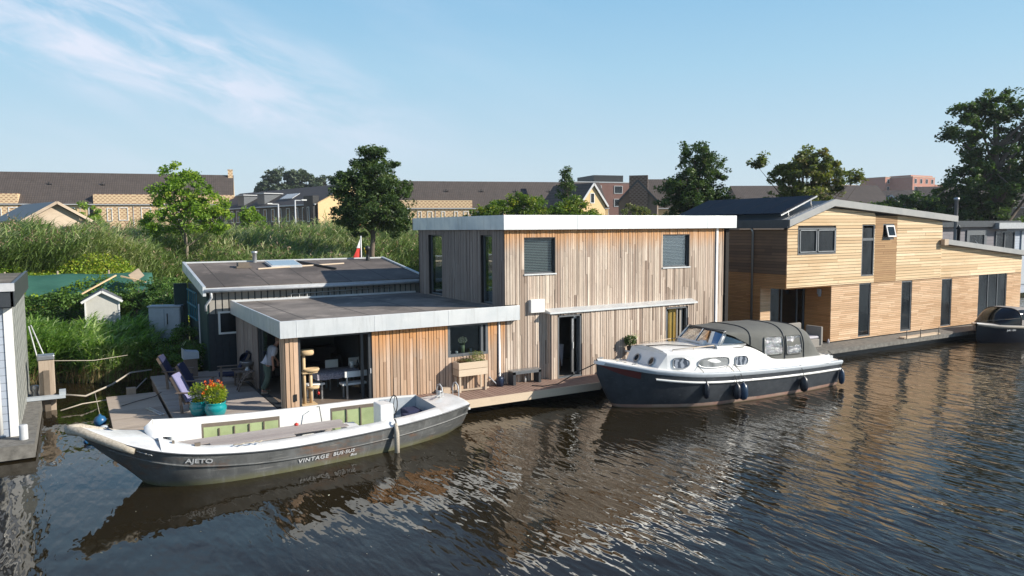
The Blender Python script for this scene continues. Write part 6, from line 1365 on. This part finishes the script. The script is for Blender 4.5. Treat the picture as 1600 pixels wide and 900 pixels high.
# dark brick row seen on its shaded side
angm = math.atan2(16.5, -3.5); Pm = Vector((25.4, 87.9, gz0)); am = Vector((math.cos(angm), math.sin(angm), 0))
lm_ = ['brown brick end house with sunlit gable and black clad bay', 'brown brick house with solar panels on its roof behind the lamp posts', 'brown brick house with a dormer behind the lamp posts', 'far brown brick house beside the light green maple', 'farthest brown brick house of the shaded row']
for i in range(5):
    def ex(t, i=i):
        if i == 0:
            b = MB(); b.box(-2.6, -.3, -.5, .3, 1.4, 5.7); b.build('black_bay', 'black_metal', t); b = MB(); b.box(-2.7, -.2, -.6, .35, 1.25, 1.4); b.build('bay_sill', 'frame_light', t)
            window(t, lambda u, v, d: (u, -.52-d, v), -1.7, -1.2, 2.6, 4.4, frame='white_paint', inset=-.05, fw=.06)
        if i == 1:
            b = MB()
            for k_ in range(5): y_ = 6.1+.0*k_; b.prism([(2.4, 6.3), (1.3, 5.65), (1.3, 5.75), (2.4, 6.4)], -6.2+k_*.75, -5.6+k_*.75, lambda u, v, c: (c, u, v))
            b.build('solar_panel', 'frame_light', t)
        if i in (2, 3): b = MB(); b.box(-4.4, -2.2, .4, 2.8, 4.9, 6.5); b.build('dormer', 'frame_dark', t); b = MB(); b.box(-4.6, -2.0, .25, 3.0, 6.5, 6.62); b.build('dormer_roof', 'frame_light', t)
        for (u_, z_) in ((-5.9, 2.7), (-3.9, 2.7), (-1.6, 2.7), (-5.6, .1), (-2.6, .1)):
            if i == 0 and u_ > -3.5: continue
            window(t, lambda u, v, d: (u, -.02-d, v), u_, u_+.9, z_, z_+1.7, frame='white_paint', inset=-.05, fw=.09)
    # facade of this row is the far local side (y=D) turned to the camera's left
    t = thing('terraced_house', lm_[i], 'house', Pm+am*(6.6*i), math.pi+angm, 'shaded brown brick houses', local=True)
    b = MB(); b.box(-6.6, 0, 0, 9, -1.5, 4.9); b.add([(0, 0, 4.9), (0, 9, 4.9), (0, 4.5, 7.15)], [(0, 1, 2)]); b.add([(-6.6, 0, 4.9), (-6.6, 9, 4.9), (-6.6, 4.5, 7.15)], [(0, 1, 2)]); b.build('wall', 'brick_yellow' if i == 0 else 'brick_brown', t)
    if i == 0: b = MB(); b.box(-6.62, -.01, -.02, .04, -1.5, 4.88); b.build('facade_wall', 'brick_brown_pattern', t)
    b = MB(); b.prism([(-.3, 4.75), (4.5, 7.3), (9.3, 4.75), (9.3, 4.6), (4.5, 7.1), (-.3, 4.6)], -6.6, 0, lambda u, v, c: (c, u, v)); b.build('roof', 'roof_tiles', t)
    b = MB(); b.box(-6.6, 0, -.42, -.3, 4.6, 4.75); b.build('gutter', 'frame_light', t); ex(t)
# gabled houses above the main roof
def gable_house(label, x0, x1, y, D, g0, hE, hR, m, rz=0, chim=False, group='gabled houses above the grey roof edge'):
    t = thing('gabled_house', label, 'house', (x0, y, g0), rz, group, local=True); W = x1-x0
    b = MB(); b.prism([(0, -2), (W, -2), (W, hE), (W/2, hR), (0, hE)], 0, D, lambda u, v, c: (u, c, v)); b.build('wall', m, t)
    b = MB()
    for q in (0, 1):
        xe, xm = (-.3, W/2) if q == 0 else (W+.3, W/2); ze = hE-.3*(hR-hE)/(W/2)
        b.prism([(xe, ze), (xm, hR+.02), (xm, hR+.24), (xe, ze+.22)], -.25, D, lambda u, v, c: (u, c, v))
    b.build('roof', 'roof_tiles', t)
    b = MB(); b.bar((-.3, -.28, hE-.2), (W/2, -.28, hR+.12), .08, .25); b.bar((W+.3, -.28, hE-.2), (W/2, -.28, hR+.12), .08, .25); b.build('verge_board', 'anthracite' if chim else 'frame_light', t)
    window(t, lambda u, v, d: (u, -d, v), W/2-.4, W/2+.3, hE+.2, hE+1.5, frame='white_paint', inset=-.05, fw=.08)
    if chim: b = MB(); b.box(W/2-1.2, W/2+1.4, -.3, .4, -2, hR+.8); b.build('chimney', 'brick_brown_pattern', t)
    return t
gable_house('sunlit yellow gable peeping between trees above the main roof', 54.9, 59.1, 76.2, 8, gz0, 4.55, 7.1, 'brick_yellow', rz=R(4))
gable_house('shaded gable house with broad patterned chimney', 67.6, 73.0, 84.4, 9, gz0, 5.3, 8.2, 'brick_brown', rz=R(-44), chim=True)
terrace_house('brown roofed house right of the chimney gable', (73.2, 85.0, gz0), R(-26), 9, 9, 4.8, 9.0, wins=[(.8, 2.7, .7, 1.6), (3.5, 2.7, .7, 1.6)], group='gabled houses above the grey roof edge')
def block(label, x, y, z0, W, D, hh, rz, m, rows, cols, wz, extra=(), group='flat roofed apartment blocks', wm='frame_light', t=None):
    t = thing('apartment_block', label, 'apartment building', (x, y, z0), rz, group, local=True)
    b = MB(); b.box(0, W, 0, D, -3, hh); b.build('wall', m, t)
    b = MB(); b.box(-.1, W+.1, -.1, D+.1, hh, hh+.25); b.build('roof_edge', 'lamp_metal' if m != 'brick_far' else 'barn_wood', t)
    for (a_, b__, h2, mm) in extra: bb = MB(); bb.box(a_, b__, 1, D-1, hh, hh+h2); bb.build('penthouse', mm, t)
    for j in range(rows):
        for i in range(cols):
            w_ = W/cols; x_ = w_*(i+.3); window(t, lambda u, v, d: (u, -d, v), x_, x_+w_*.4, hh-wz*(j+1)+.6, hh-wz*j-.7, frame=wm, pane='glass_black', inset=-.12, fw=.12, fd=.1)
    return t
block('dark red brick apartment block with a black roof storey behind the gables', 103, 149, gz0, 34, 12, 12.6, R(-12), 'brick_red', 2, 6, 3.2, extra=((8, 16, 1.9, 'black_metal'),))
FB = 'orange brick blocks on the horizon'
block('low orange brick block left of the two taller ones', 310, 223, 4, 12, 12, 20.6, R(0), 'brick_far', 4, 3, 3.4, group=FB)
block('orange brick apartment block with a dark left flank and a lower wing', 316.5, 205.5, 4, 9, 12, 23.3, R(0), 'brick_far', 4, 2, 3.4, group=FB)
block('tallest orange brick apartment block on the horizon', 321, 195.5, 4, 17, 12, 23.0, R(0), 'brick_far', 4, 4, 3.4, extra=((.2, 16.8, .9, 'brick_far'),), group=FB)
block('narrow low orange brick wing right of the tallest block', 338.5, 195.5, 4, 7, 12, 19.8, R(0), 'brick_far', 3, 2, 3.4, group=FB)
for i, (x, y, W, hR, lab, rm) in enumerate(((150, 104, 16, 9.6, 'brown roofed house left of the black gable beyond the yellow house', 'roof_tiles'), (152, 90, 14, 9.9, 'brown roofed house with pale window beyond the yellow house', 'roof_tiles'), (161, 88, 26, 10.3, 'long dark roofed house at the right before the big trees', 'roof_tiles'))):
    terrace_house(lab, (x, y, gz0), R(-45), W, 12, 5.5, hR, wallm='brick_brown', wins=[(2, 2.6, 1.2, 1.7), (6, 2.6, 1.2, 1.7)], roofm=rm, group='houses beyond the yellow floating house')
gable_house('small red roofed house between brown roofs', 139.5, 146, 93, 9, gz0, 4.5, 7.6, 'brick_brown', rz=R(-45), group='houses beyond the yellow floating house')
terrace_house('brown roofed house behind the pale leaved tree', (96, 88, gz0), R(-28), 26, 10, 5.2, 8.7, wallm='brick_brown', group='houses beyond the yellow floating house')
# pale timber barn
t = thing('timber_barn', 'pale timber barn with blue black roof standing behind the reeds', 'barn', (-3.1, 72.6, 3.9))
bp = lambda u, v, c: (u, c, v)
ov = Matrix.Rotation(R(16), 3, 'Z'); cen = Vector((-.8, 72.5, 0))
def rotp(u, v, c): p = ov@(Vector((u, c, 0))-cen)+cen; return (p.x, p.y, v)
mb = MB(); mb.prism([(-3.0, 3.5), (1.2, 3.5), (1.2, 6.7), (-.9, 7.95), (-3.0, 6.7)], 72.5, 80, rotp); mb.build('wall', 'barn_wood', t)
mb = MB(); mb.prism([(-3.5, 6.45), (-.9, 8.0), (-.9, 8.15), (-3.5, 6.6)], 72.1, 82, rotp); mb.prism([(1.9, 6.35), (-.9, 8.0), (-.9, 8.15), (1.9, 6.5)], 72.1, 82, rotp); mb.build('roof', 'anthracite', t)
mb = MB(); mb.bar(rotp(-3.5, 6.5, 72.05), rotp(-.9, 8.07, 72.05), .05, .22); mb.bar(rotp(1.9, 6.4, 72.05), rotp(-.9, 8.07, 72.05), .05, .22); mb.build('verge_board', 'barn_wood', t)
mb = MB(); mb.prism([(-.6, 5.0), (.9, 5.0), (.9, 6.1), (-.6, 6.1)], 72.42, 72.5, rotp); mb.build('opening', 'black_metal', t)
mb = MB(); mb.bar(rotp(1.8, 6.45, 72.2), rotp(1.8, 4, 72.2), .15); mb.build('post', 'barn_wood', t)
# street lamps and sign
def lamp(label, x, y, h_, d, arm):
    t = thing('street_lamp', label, 'street lamp', (x, y, 3.9), group='street lamps before the brown houses')
    b = MB(); b.tube([(x, y, 3.5), (x, y, h_)], .07, 8); b.build('pole', 'frame_light', t)
    b = MB(); b.box(min(x, x+arm), max(x, x+arm), y-.05, y+.05, h_-.05, h_+.03); b.build('arm', 'frame_light', t)
    b = MB(); b.box(min(x+arm, x+arm*1.8), max(x+arm, x+arm*1.8), y-.12, y+.12, h_-.03, h_+.08); b.build('lamp_head', 'white_paint', t)
lamp('street lamp with its arm pointing left', 16.96, 71.7, 8.1, 0, -.55); lamp('taller street lamp with its arm pointing right', 18.35, 71.0, 8.45, 0, .6)
t = thing('road_sign', 'red and white triangular road sign above the reeds', 'road sign', (23.3, 66.5, 3.9))
mb = MB(); mb.tube([(23.3, 66.5, 3.8), (23.3, 66.5, 6.5)], .04, 6); mb.build('pole', 'frame_light', t)
mb = MB(); mb.prism([(22.95, 6.1), (23.65, 6.1), (23.3, 6.72)], 66.42, 66.45, bp); mb.build('plate', 'flag_red', t)
mb = MB(); mb.prism([(23.1, 6.18), (23.5, 6.18), (23.3, 6.52)], 66.40, 66.415, bp); mb.build('plate_centre', 'flag_white', t)
# houseboat at the far right
t = thing('floating_house', 'grey dark framed houseboat behind the yellow one at the right edge', 'houseboat', (60, 30, .3))
mb = MB(); mb.box(50.5, 62.3, 30.3, 38, .3, 5.55); mb.build('wall', 'bg_siding', t)
mb = MB(); mb.box(62.3, 75, 30.3, 38, .3, 5.4); mb.build('wing_wall', 'neighbour_siding', t)
mb = MB(); mb.box(50, 63.6, 29.9, 38.5, 5.55, 6.0); mb.build('roof', 'anthracite', t)
mb = MB(); mb.box(59.8, 76, 29.6, 38.4, 5.4, 5.85); mb.build('wing_roof', 'lamp_metal', t)
window(t, FRp(30.3), 56.6, 59.3, 2.5, 5.3, inset=-.1, fw=.35, fd=.1); window(t, FRp(30.3), 60.6, 63.4, 1.5, 5.2, inset=-.1, fw=.1, fd=.1, mull=(61.9,))
mb = MB(); mb.box(64.4, 66, 30.2, 30.29, 1, 5.2); mb.build('blue_panel', 'cabinet_grey', t)

# ---------------------------------------------------------------- garden on the bank
t = thing('windbreak_net', 'green mesh windbreak stretched along the bank above the hedge', 'windbreak', (0, 42.5, 2.2))
mb = MB(); mb.grid([[(-3.5+i*.35, 42.6-.27*(i*.35)+.25*j+.05*math.sin(i*1.1+j), 2.5+.27*j+.03*math.sin(i*.8)+.0*i) for i in range(21)] for j in range(5)]); mb.build('net', 'green_tarp', t, solid=.02)
for x in (-2.8, -.6, 1.6): mb = MB(); mb.tube([(x, 42.9-.27*(x+3.5)+.9, 2), (x, 42.9-.27*(x+3.5)+.9, 3.75)], .04, 6); mb.build('post', 'pile_wood', t)
mb = MB(); mb.bar((.35, 40.4, 2.75), (1.85, 41.0, 3.55), .10, .06); tag(mb.build('timber_batten', 'raw_pine'), 'long raw timber batten leaning across the green net', 'batten')
mb = MB(); mb.bar((2.05, 40.9, 3.5), (3.1, 40.4, 3.2), .10, .06); tag(mb.build('timber_batten', 'raw_pine'), 'short raw timber batten right of the long one', 'batten')
mb = MB(); mb.box(2.45, 3.0, 40.8, 41.0, 3.3, 3.75, rot=Matrix.Rotation(R(-35), 3, 'Y')); tag(mb.build('polystyrene_block', 'barn_wood'), 'pale tilted board above the right end of the green net', 'board')
t = thing('garden_shed', 'small pale garden shed with slate gable roof in front of the ivy hedge', 'shed', (1.12, 38.3, 1.4), rz=R(-3), local=True)
mb = MB(); mb.prism([(-.68, 0), (.68, 0), (.68, 1.15), (0, 1.52), (-.68, 1.15)], 0, 1.3, bp); mb.build('wall', 'garden_shed_paint', t)
mb = MB(); mb.prism([(-.8, 1.12), (0, 1.58), (0, 1.64), (-.8, 1.18)], -.1, 1.4, bp); mb.prism([(.8, 1.12), (0, 1.58), (0, 1.64), (.8, 1.18)], -.1, 1.4, bp); mb.build('roof', 'slate', t)
mb = MB(); mb.bar((-.82, -.12, 1.1), (0, -.12, 1.58), .04, .1); mb.bar((.82, -.12, 1.1), (0, -.12, 1.58), .04, .1); mb.box(-.7, -.64, -.03, 0, 0, 1.15); mb.box(.64, .7, -.03, 0, 0, 1.15); mb.build('trim', 'white_paint', t)
def leafbox(name, label, cat, x0, x1, y0, y1, z0f, ztop, n_, leaf, material, seed, tone=(0, 1), kind=None, bumpy=.2, droop=0.1, asp=(.5, .9)):
    g = np.random.default_rng(seed); P = g.uniform(0, 1, size=(n_, 3)); x = x0+(x1-x0)*P[:, 0]; y = y0+(y1-y0)*P[:, 1]
    nb = bumpy*(np.sin(x*3.1+seed)+np.sin(y*4.3+x*1.7)+np.sin(x*7.7+y*6))*.33
    top = ztop(x) if callable(ztop) else ztop; z = z0f+(top+nb-z0f)*P[:, 2]**.8
    # keep mostly the shell
    keep = (P[:, 1] < .25) | (P[:, 2] > .8) | (g.uniform(0, 1, n_) < .15)
    Q = np.stack([x, y-nb*.8, z], 1)[keep]; rn = np.clip(.5+.25*np.sin(Q[:, 0]*2.3+Q[:, 2]*3)+g.normal(size=len(Q))*.25, 0, 1)
    o = leaves(Q, leaf, rn, name, material, None, asp=asp, droop=droop, seed=seed); return tag(o, label, cat, kind=kind)
leafbox('ivy_hedge', 'tall dark ivy hedge below the green net', 'hedge', -3.4, 3.0, 39.4, 40.4, 1.0, 2.75, 26000, .11, 'leaf_ivy', 41)
leafbox('low_hedge', 'low yellow green hedge between reeds and ivy', 'hedge', -2.4, 2.6, 36.2, 37.6, .8, 1.62, 16000, .07, 'leaf_yellow', 42, bumpy=.12)
leafbox('low_hedge', 'dark clipped hedge stretch right of the pale garden shed', 'hedge', 1.6, 3.6, 36.4, 37.6, .8, 1.75, 9000, .08, 'leaf_ivy', 43, bumpy=.15)
tree('dark_shrub', 'dark bushy shrub right of the pale garden shed', (2.5, 39.6, 1.5), [(0, 0, .9, 1.0, .8, 1.1), (.9, .2, .8, .8, .8, 1.0)], 'leaf_ivy', n=9000, leaf=.09, trunk=.05, clump=.3, nclump=90, seed=51, cat='shrub', th=1.2)
tree('dark_shrub', 'tall dark shrub at the back corner of the black shed', (3.8, 38.4, 1.5), [(0, 0, .9, .9, .9, 1.2), (-.4, -1.6, .6, .8, .9, 1.1), (-.1, -3.2, .5, .6, .9, 1.0)], 'leaf_ivy', n=13000, leaf=.09, trunk=.05, clump=.32, nclump=120, seed=52, cat='shrub', th=1.2)
tree('dark_shrub', 'dark leafy growth between the grey cabinet and the shed wall', (3.75, 32.0, .6), [(0, 0, .8, .5, 1.2, .9), (-.7, -.9, .5, .8, .7, .6), (-.2, -2.0, .35, .7, .8, .5)], 'leaf_ivy', n=9000, leaf=.08, trunk=.04, clump=.28, nclump=80, seed=53, cat='shrub', th=.9)

# ---------------------------------------------------------------- reeds (uncountable blades)
def blades(name, label, roots, H_, material, lean, leanvar, seed, width=.02, seg=4, nleaf=4, rnb=None):
    """each reed: a stem ribbon plus long arching leaves"""
    g = np.random.default_rng(seed); n_ = len(roots); Vs = []; Fs = []; Rn = []; base = 0
    def ribbons(P0, L, dirs, w_, curve, rn, seg):
        nonlocal base
        m_ = len(P0); t = np.linspace(0, 1, seg+1)
        up = np.array([0, 0, 1.0]); hor = dirs.copy(); hor[:, 2] = 0; hn = np.linalg.norm(hor, axis=1)[:, None]+1e-6; hor /= hn
        sidev = np.cross(hor, up); a = g.uniform(-.8, .8, m_)[:, None]; sidev = sidev*np.cos(a)+hor*np.sin(a)
        pts = P0[:, None, :]+dirs[:, None, :]*(L[:, None]*t[None, :])[:, :, None]+hor[:, None, :]*(curve[:, None]*t[None, :]**2)[:, :, None]-up*(np.abs(curve)[:, None]*.55*t[None, :]**2.5)[:, :, None]
        wd = (w_[:, None]*(1-t[None, :]**2*.85))[:, :, None]*sidev[:, None, :]
        V = np.stack([pts-wd, pts+wd], 2).reshape(-1, 3); k_ = (seg+1)*2
        f = np.array([[2*i, 2*i+1, 2*i+3, 2*i+2] for i in range(seg)]); F_ = (np.arange(m_)[:, None, None]*k_+f[None]).reshape(-1, 4)+base
        Vs.append(V); Fs.append(F_); Rn.append(np.repeat(rn, seg)); base += len(V)
    th = g.normal(lean[0], leanvar, n_); d = np.stack([np.cos(lean[1]+g.normal(0, .5, n_))*np.sin(th), np.sin(lean[1]+g.normal(0, .5, n_))*np.sin(th), np.cos(th)], 1)
    rn = np.clip((rnb if rnb is not None else .4)+g.normal(0, .22, n_), 0, 1)
    ribbons(roots, H_, d, np.full(n_, width*.35), H_*.12, rn, seg)
    for j in range(nleaf):
        u = g.uniform(.3, .98, n_); P = roots+d*(H_*u)[:, None]; az = lean[1]+g.normal(0, 1.0, n_); el = g.uniform(.35, 1.1, n_)
        dd = np.stack([np.cos(az)*np.sin(el), np.sin(az)*np.sin(el), np.cos(el)], 1); L = H_*g.uniform(.18, .34, n_)
        ribbons(P, L, dd, width*g.uniform(.5, 1.1, n_), L*g.uniform(.2, .7, n_), np.clip(rn+g.normal(0, .15, n_), 0, 1), 3)
    V = np.concatenate(Vs); F_ = np.concatenate(Fs); o = rawmesh(name, V, F_, np.concatenate(Rn), material); return tag(o, label, 'reeds', kind='stuff')
g = np.random.default_rng(77)
def zed(P): return np.array([gz(a, b) for a, b in P])
# near bank: front edge follows the waterline
n_ = 4200; xr = g.uniform(-3.2, 3.9, n_); yf_ = 32.3-.42*np.clip(xr, -1.5, 4)-.25*np.sin(xr*1.9); yr = yf_+g.uniform(0, 1, n_)**1.3*4.2
P = np.stack([xr, yr, np.maximum(zed(np.stack([xr, yr], 1)), -.1)], 1)
hh = 1.62+.2*np.sin(xr*1.3)+.12*np.sin(xr*3.7)-.25*np.clip((xr-2.3), 0, 2)+g.normal(0, .15, n_)-.17*(yr-yf_)
blades('bank_reeds', 'dense bright green reeds overhanging the water between the left houseboat and terrace', P, hh*.95, 'reed_green', (.12, R(-35)), .16, 5, width=.034, nleaf=6, rnb=np.clip(.4+.25*np.sin(xr*2)+.2*np.sin(yr*3+xr), 0, 1))
n2_ = 900; xr = g.uniform(-1.5, 3.8, n2_); yr = 32.2-.42*np.clip(xr, -1.5, 4)-.25*np.sin(xr*1.9)+g.uniform(-.1, .5, n2_)
blades('dead_stalks', 'dry brown stalks at the foot of the reeds along the waterline', np.stack([xr, yr, np.full(n2_, -.1)], 1), g.uniform(.5, 1.0, n2_), 'dry_stalk', (.1, R(-60)), .25, 6, width=.015, nleaf=1)
# reed field on the embankment
n_ = 30000; kx = g.uniform(0, 1, n_); yr = 45.6+15*g.uniform(0, 1, n_)**1.3; xr = -10+(yr*.62+6+10)*kx
sh = np.array([5.6*sstep(2.6, 4.6, a) for a in xr])*0
P = np.stack([xr, yr, zed(np.stack([xr, yr], 1))], 1); hh = 2.25+.3*np.sin(xr*.6+yr*.3)+.25*np.sin(xr*1.9)+g.normal(0, .22, n_)
keep = P[:, 2] > 1.0
blades('reed_field', 'wide field of grey green reeds covering the embankment before the houses', P[keep], hh[keep]*.92, 'reed_field', (.26, R(20)), .12, 8, width=.035, nleaf=4, rnb=np.clip(.42+.2*np.sin(xr*.9)+.25*np.sin(yr*1.1+xr*.5), 0, 1)[keep])
Tp = P[keep]+np.array([np.sin(.3), .1, 0])*.3*hh[keep][:, None]; Tp[:, 2] = P[keep][:, 2]+hh[keep]*.9; sel = g.uniform(0, 1, len(Tp)) < .11; Tp = Tp[sel]
Tq = np.repeat(Tp, 3, 0)+g.normal(size=(len(Tp)*3, 3))*np.array([.05, .05, .09]); tag(leaves(Tq, .16, g.uniform(0, 1, len(Tq)), 'reed_plumes', 'plume', asp=(.2, .4), droop=.8, seed=12), 'brownish seed plumes over the reed field', 'reeds', kind='stuff')
# bright weeds on the lower slope
n_ = 95000; xr = g.uniform(-8, 27, n_); yr = g.uniform(41.2, 46.6, n_)+np.clip((xr-3)*.12, 0, 3); z = zed(np.stack([xr, yr], 1)); q = .55+.6*np.clip(np.sin(xr*1.1)+np.sin(yr*1.7+xr*.6), 0, 2)
P = np.stack([xr, yr, z+q*g.uniform(.1, 1, n_)], 1); keep = z > .6
tag(leaves(P[keep], .13, np.clip(.45+.3*np.sin(xr*.8+yr)+g.normal(0, .25, n_), 0, 1)[keep], 'weed_bank', 'weeds', asp=(.4, .8), droop=.0, seed=9), 'bright yellow green weeds on the slope below the reeds', 'weeds', kind='stuff')

# ---------------------------------------------------------------- specks on the water
n_ = 130; xr = g.uniform(-1, 24, n_); yr = g.uniform(8, 20, n_); sp_ = leaves(np.stack([xr, yr, np.full(n_, .006)], 1), .05, g.uniform(0, 1, n_), 'floating_leaves', 'flower_white', asp=(.4, .8), seed=99); sp_.scale = (1, 1, .15); tag(sp_, 'tiny pale specks and leaves drifting on the dark water', 'floating leaves', kind='stuff')
# ---------------------------------------------------------------- trees
tree('maple_tree', 'light green young maple with slim pale trunk behind the black shed', (6.1, 49.4, 3.4), [(.1, 0, 3.2, 2.1, 1.9, 1.2), (1.2, -.4, 4.0, 1.3, 1.2, 1.0), (-.8, 0, 4.6, 1.2, 1.1, 1.0), (.2, 0, 5.2, 1.1, 1.0, .8), (1.8, -.5, 2.9, 1.0, 1.0, .8), (-1.5, .4, 2.7, 1.0, 1.0, .8), (-1.2, 0, 6.1, .4, .35, .6), (-.5, .1, 5.7, .5, .4, .5)], 'leaf_maple', 'bark_light', n=12500, leaf=.17, trunk=.105, clump=.42, nclump=165, seed=61, th=5.0)
tree('broadleaf_tree', 'tall dark green broadleaf tree standing in the reeds behind the shed', (16.8, 46.2, 3.3), [(0, 0, 4.0, 2.6, 2.5, 2.0), (.2, 0, 5.9, 1.8, 1.8, 1.6), (-1.1, 0, 5.2, 1.5, 1.4, 1.1), (1.4, 0, 4.9, 1.4, 1.4, 1.1), (0, 0, 7.2, .8, .8, .8), (1.6, 0, 3.0, 1.4, 1.3, 1.0), (-1.2, 0, 3.2, 1.3, 1.2, .9)], 'leaf_dark', n=46000, leaf=.15, trunk=.16, clump=.45, nclump=460, seed=62, th=7.0, shell=.25)
tree('bushy_tree', 'yellow green bushy tree behind the roof left of the gables', (24.8, 40.0, 2.5), [(-1.5, .5, 4.0, 1.7, 1.5, 1.05), (0, 0, 4.3, 1.5, 1.3, 1.0), (-2.8, 1, 3.8, .9, .9, .8), (-.6, .2, 5.0, .7, .7, .5)], 'leaf_mid', n=15000, leaf=.13, trunk=.1, clump=.36, nclump=190, seed=63, th=4.2, shell=.35)
tree('bushy_tree', 'green bushy tree nearer the sunlit gable', (27.8, 39.5, 2.5), [(-.6, 0, 3.9, 1.6, 1.3, 1.0), (.9, -.3, 3.6, 1.3, 1.2, .9), (.2, 0, 4.6, .8, .8, .6)], 'leaf_mid', n=12000, leaf=.13, trunk=.1, clump=.36, nclump=160, seed=64, th=4.2, shell=.35)
tree('slim_tree', 'slim pointed tree rising out of the yellow green bushes', (30.5, 44.0, 3), [(0, 0, 5.2, .75, .7, .7), (.1, 0, 5.9, .55, .5, .6), (0, 0, 6.5, .28, .3, .45)], 'leaf_dark', n=2600, leaf=.12, trunk=.06, clump=.3, nclump=60, seed=65, th=6.6)
tree('broadleaf_tree', 'large round dark tree rising behind the right end of the near house', (36.6, 37.4, 1.5), [(0, 0, 5.6, 2.1, 2.1, 1.9), (-.9, 0, 6.9, 1.5, 1.4, 1.5), (.6, -.3, 7.6, 1.5, 1.4, 1.5), (-.1, 0, 9.0, 1.2, 1.2, 1.2), (1.7, -.9, 5.6, 1.2, 1.3, 1.3), (-1.7, .6, 6.2, 1.0, 1.0, 1.3), (-1.2, .6, 4.3, 1.3, 1.2, 1.0)], 'leaf_dark', n=34000, leaf=.15, trunk=.2, clump=.42, nclump=380, seed=66, th=8.6, shell=.25)
tree('walnut_tree', 'loose olive green tree with a long side branch above the solar panels', (42.6, 33.4, 1.0), [(0, 0, 8.0, 1.9, 1.9, 1.3), (.5, -.4, 9.0, 1.4, 1.3, .9), (1.7, -1.0, 7.8, 1.3, 1.2, 1.1), (-1.2, .8, 8.2, 1.0, 1.0, .8), (-2.6, 1.6, 8.9, .55, .5, .3), (2.9, -1.7, 8.0, .5, .5, .6), (-.3, 0, 6.6, 2.2, 2, .9), (-2.2, 1.4, 9.5, .25, .25, .2)], 'leaf_olive', n=15000, leaf=.2, trunk=.17, clump=.42, nclump=190, seed=67, th=8.6, shell=.3)
tree('large_tree', 'very large dark tree with open crown at the right edge', (65.5, 32.6, 1.0), [(-.4, .8, 7.0, 3.8, 3.6, 3.6), (2.4, -1, 9.5, 4.0, 3.6, 3.6), (-2.0, 1.8, 12.4, 2.0, 1.9, 1.4), (.6, .6, 14.4, 2.8, 2.2, 1.3), (-2.6, 1.5, 14.0, 1.2, 1.1, .6), (3, -1.5, 13.5, 2.6, 2.6, 2.2), (-1.6, 1.2, 10.4, 1.3, 1.3, 1.3)], 'leaf_dark', n=46000, leaf=.24, trunk=.5, clump=.62, nclump=430, seed=68, th=13, shell=.2)
tree('large_tree', 'dark tree mass left of the largest tree above the far roof', (59.5, 36.0, 1.0), [(0, 0, 5.2, 3.0, 2.6, 2.2), (2.6, -1.5, 6.0, 2.4, 2.2, 2.0), (-2.4, 1.4, 5.2, 1.6, 1.6, 1.4)], 'leaf_dark', n=20000, leaf=.2, trunk=.3, clump=.5, nclump=220, seed=69, th=6, shell=.3)
tree('bushy_tree', 'yellow tipped bush above the yellow house ridge at the right', (55.5, 39.0, 1.0), [(0, 0, 5.6, 1.7, 1.6, 1.0), (1.4, -.8, 5.9, 1.3, 1.2, .8), (2.6, -1.6, 6.1, 1.0, 1.0, .7)], 'leaf_mid', n=9000, leaf=.16, trunk=.15, clump=.4, nclump=120, seed=70, th=5.5)
tree('young_tree', 'light green tree right of the maple before the brown houses', (14.0, 68, 3.9), [(0, 0, 2.2, 1.3, 1.2, 1.1), (-.6, 0, 3.2, .8, .8, .7), (.7, 0, 1.6, .8, .8, .8)], 'leaf_maple', n=6000, leaf=.16, trunk=.08, clump=.35, nclump=80, seed=71)
tree('young_tree', 'small light green tree behind the ridge of the timber barn', (1.2, 92, 3.9), [(0, 0, 3.4, 1.9, 1.6, 1.4), (1.0, 0, 2.6, 1.4, 1.2, 1.0)], 'leaf_maple', n=5000, leaf=.22, trunk=.1, clump=.5, nclump=70, seed=72)
tree('distant_tree', 'hazy round tree on the horizon left of the brown house ridge', (56, 232, 4), [(0, 0, 15.5, 6, 6, 4.5), (7, -1, 15.8, 5.5, 5, 4.2), (13.5, -2, 14.5, 4, 4, 3.6), (-4.5, 0, 13.5, 3, 3, 3)], 'leaf_haze', n=14000, leaf=.9, trunk=.6, clump=1.4, nclump=180, seed=73, th=14)
tree('distant_tree', 'tiny hazy poplar beside the orange brick blocks', (349, 196, 4), [(0, 0, 16, 4, 4, 5), (-5, 2, 12, 2, 2, 3)], 'leaf_haze', n=3000, leaf=1.1, trunk=.5, clump=1.2, nclump=60, seed=74, th=14)
tree('roof_shrub', 'small shrub hiding the foot of the sunlit yellow gable', (50, 60, 3.5), [(0, 0, 3.4, 1.6, 1.4, 1.2), (1.4, -.6, 3.0, 1.0, 1.0, 1.0)], 'leaf_olive', n=5000, leaf=.17, trunk=.1, clump=.4, nclump=80, seed=75, cat='shrub')

# ---------------------------------------------------------------- summer haze
hz = MB(); hz.box(-2600, 3600, -2100, 3700, -2.4, 34); ho = hz.build('haze', 'haze', kind='stuff'); ho['label'] = 'thin summer haze softening the far houses'; ho['category'] = 'haze'
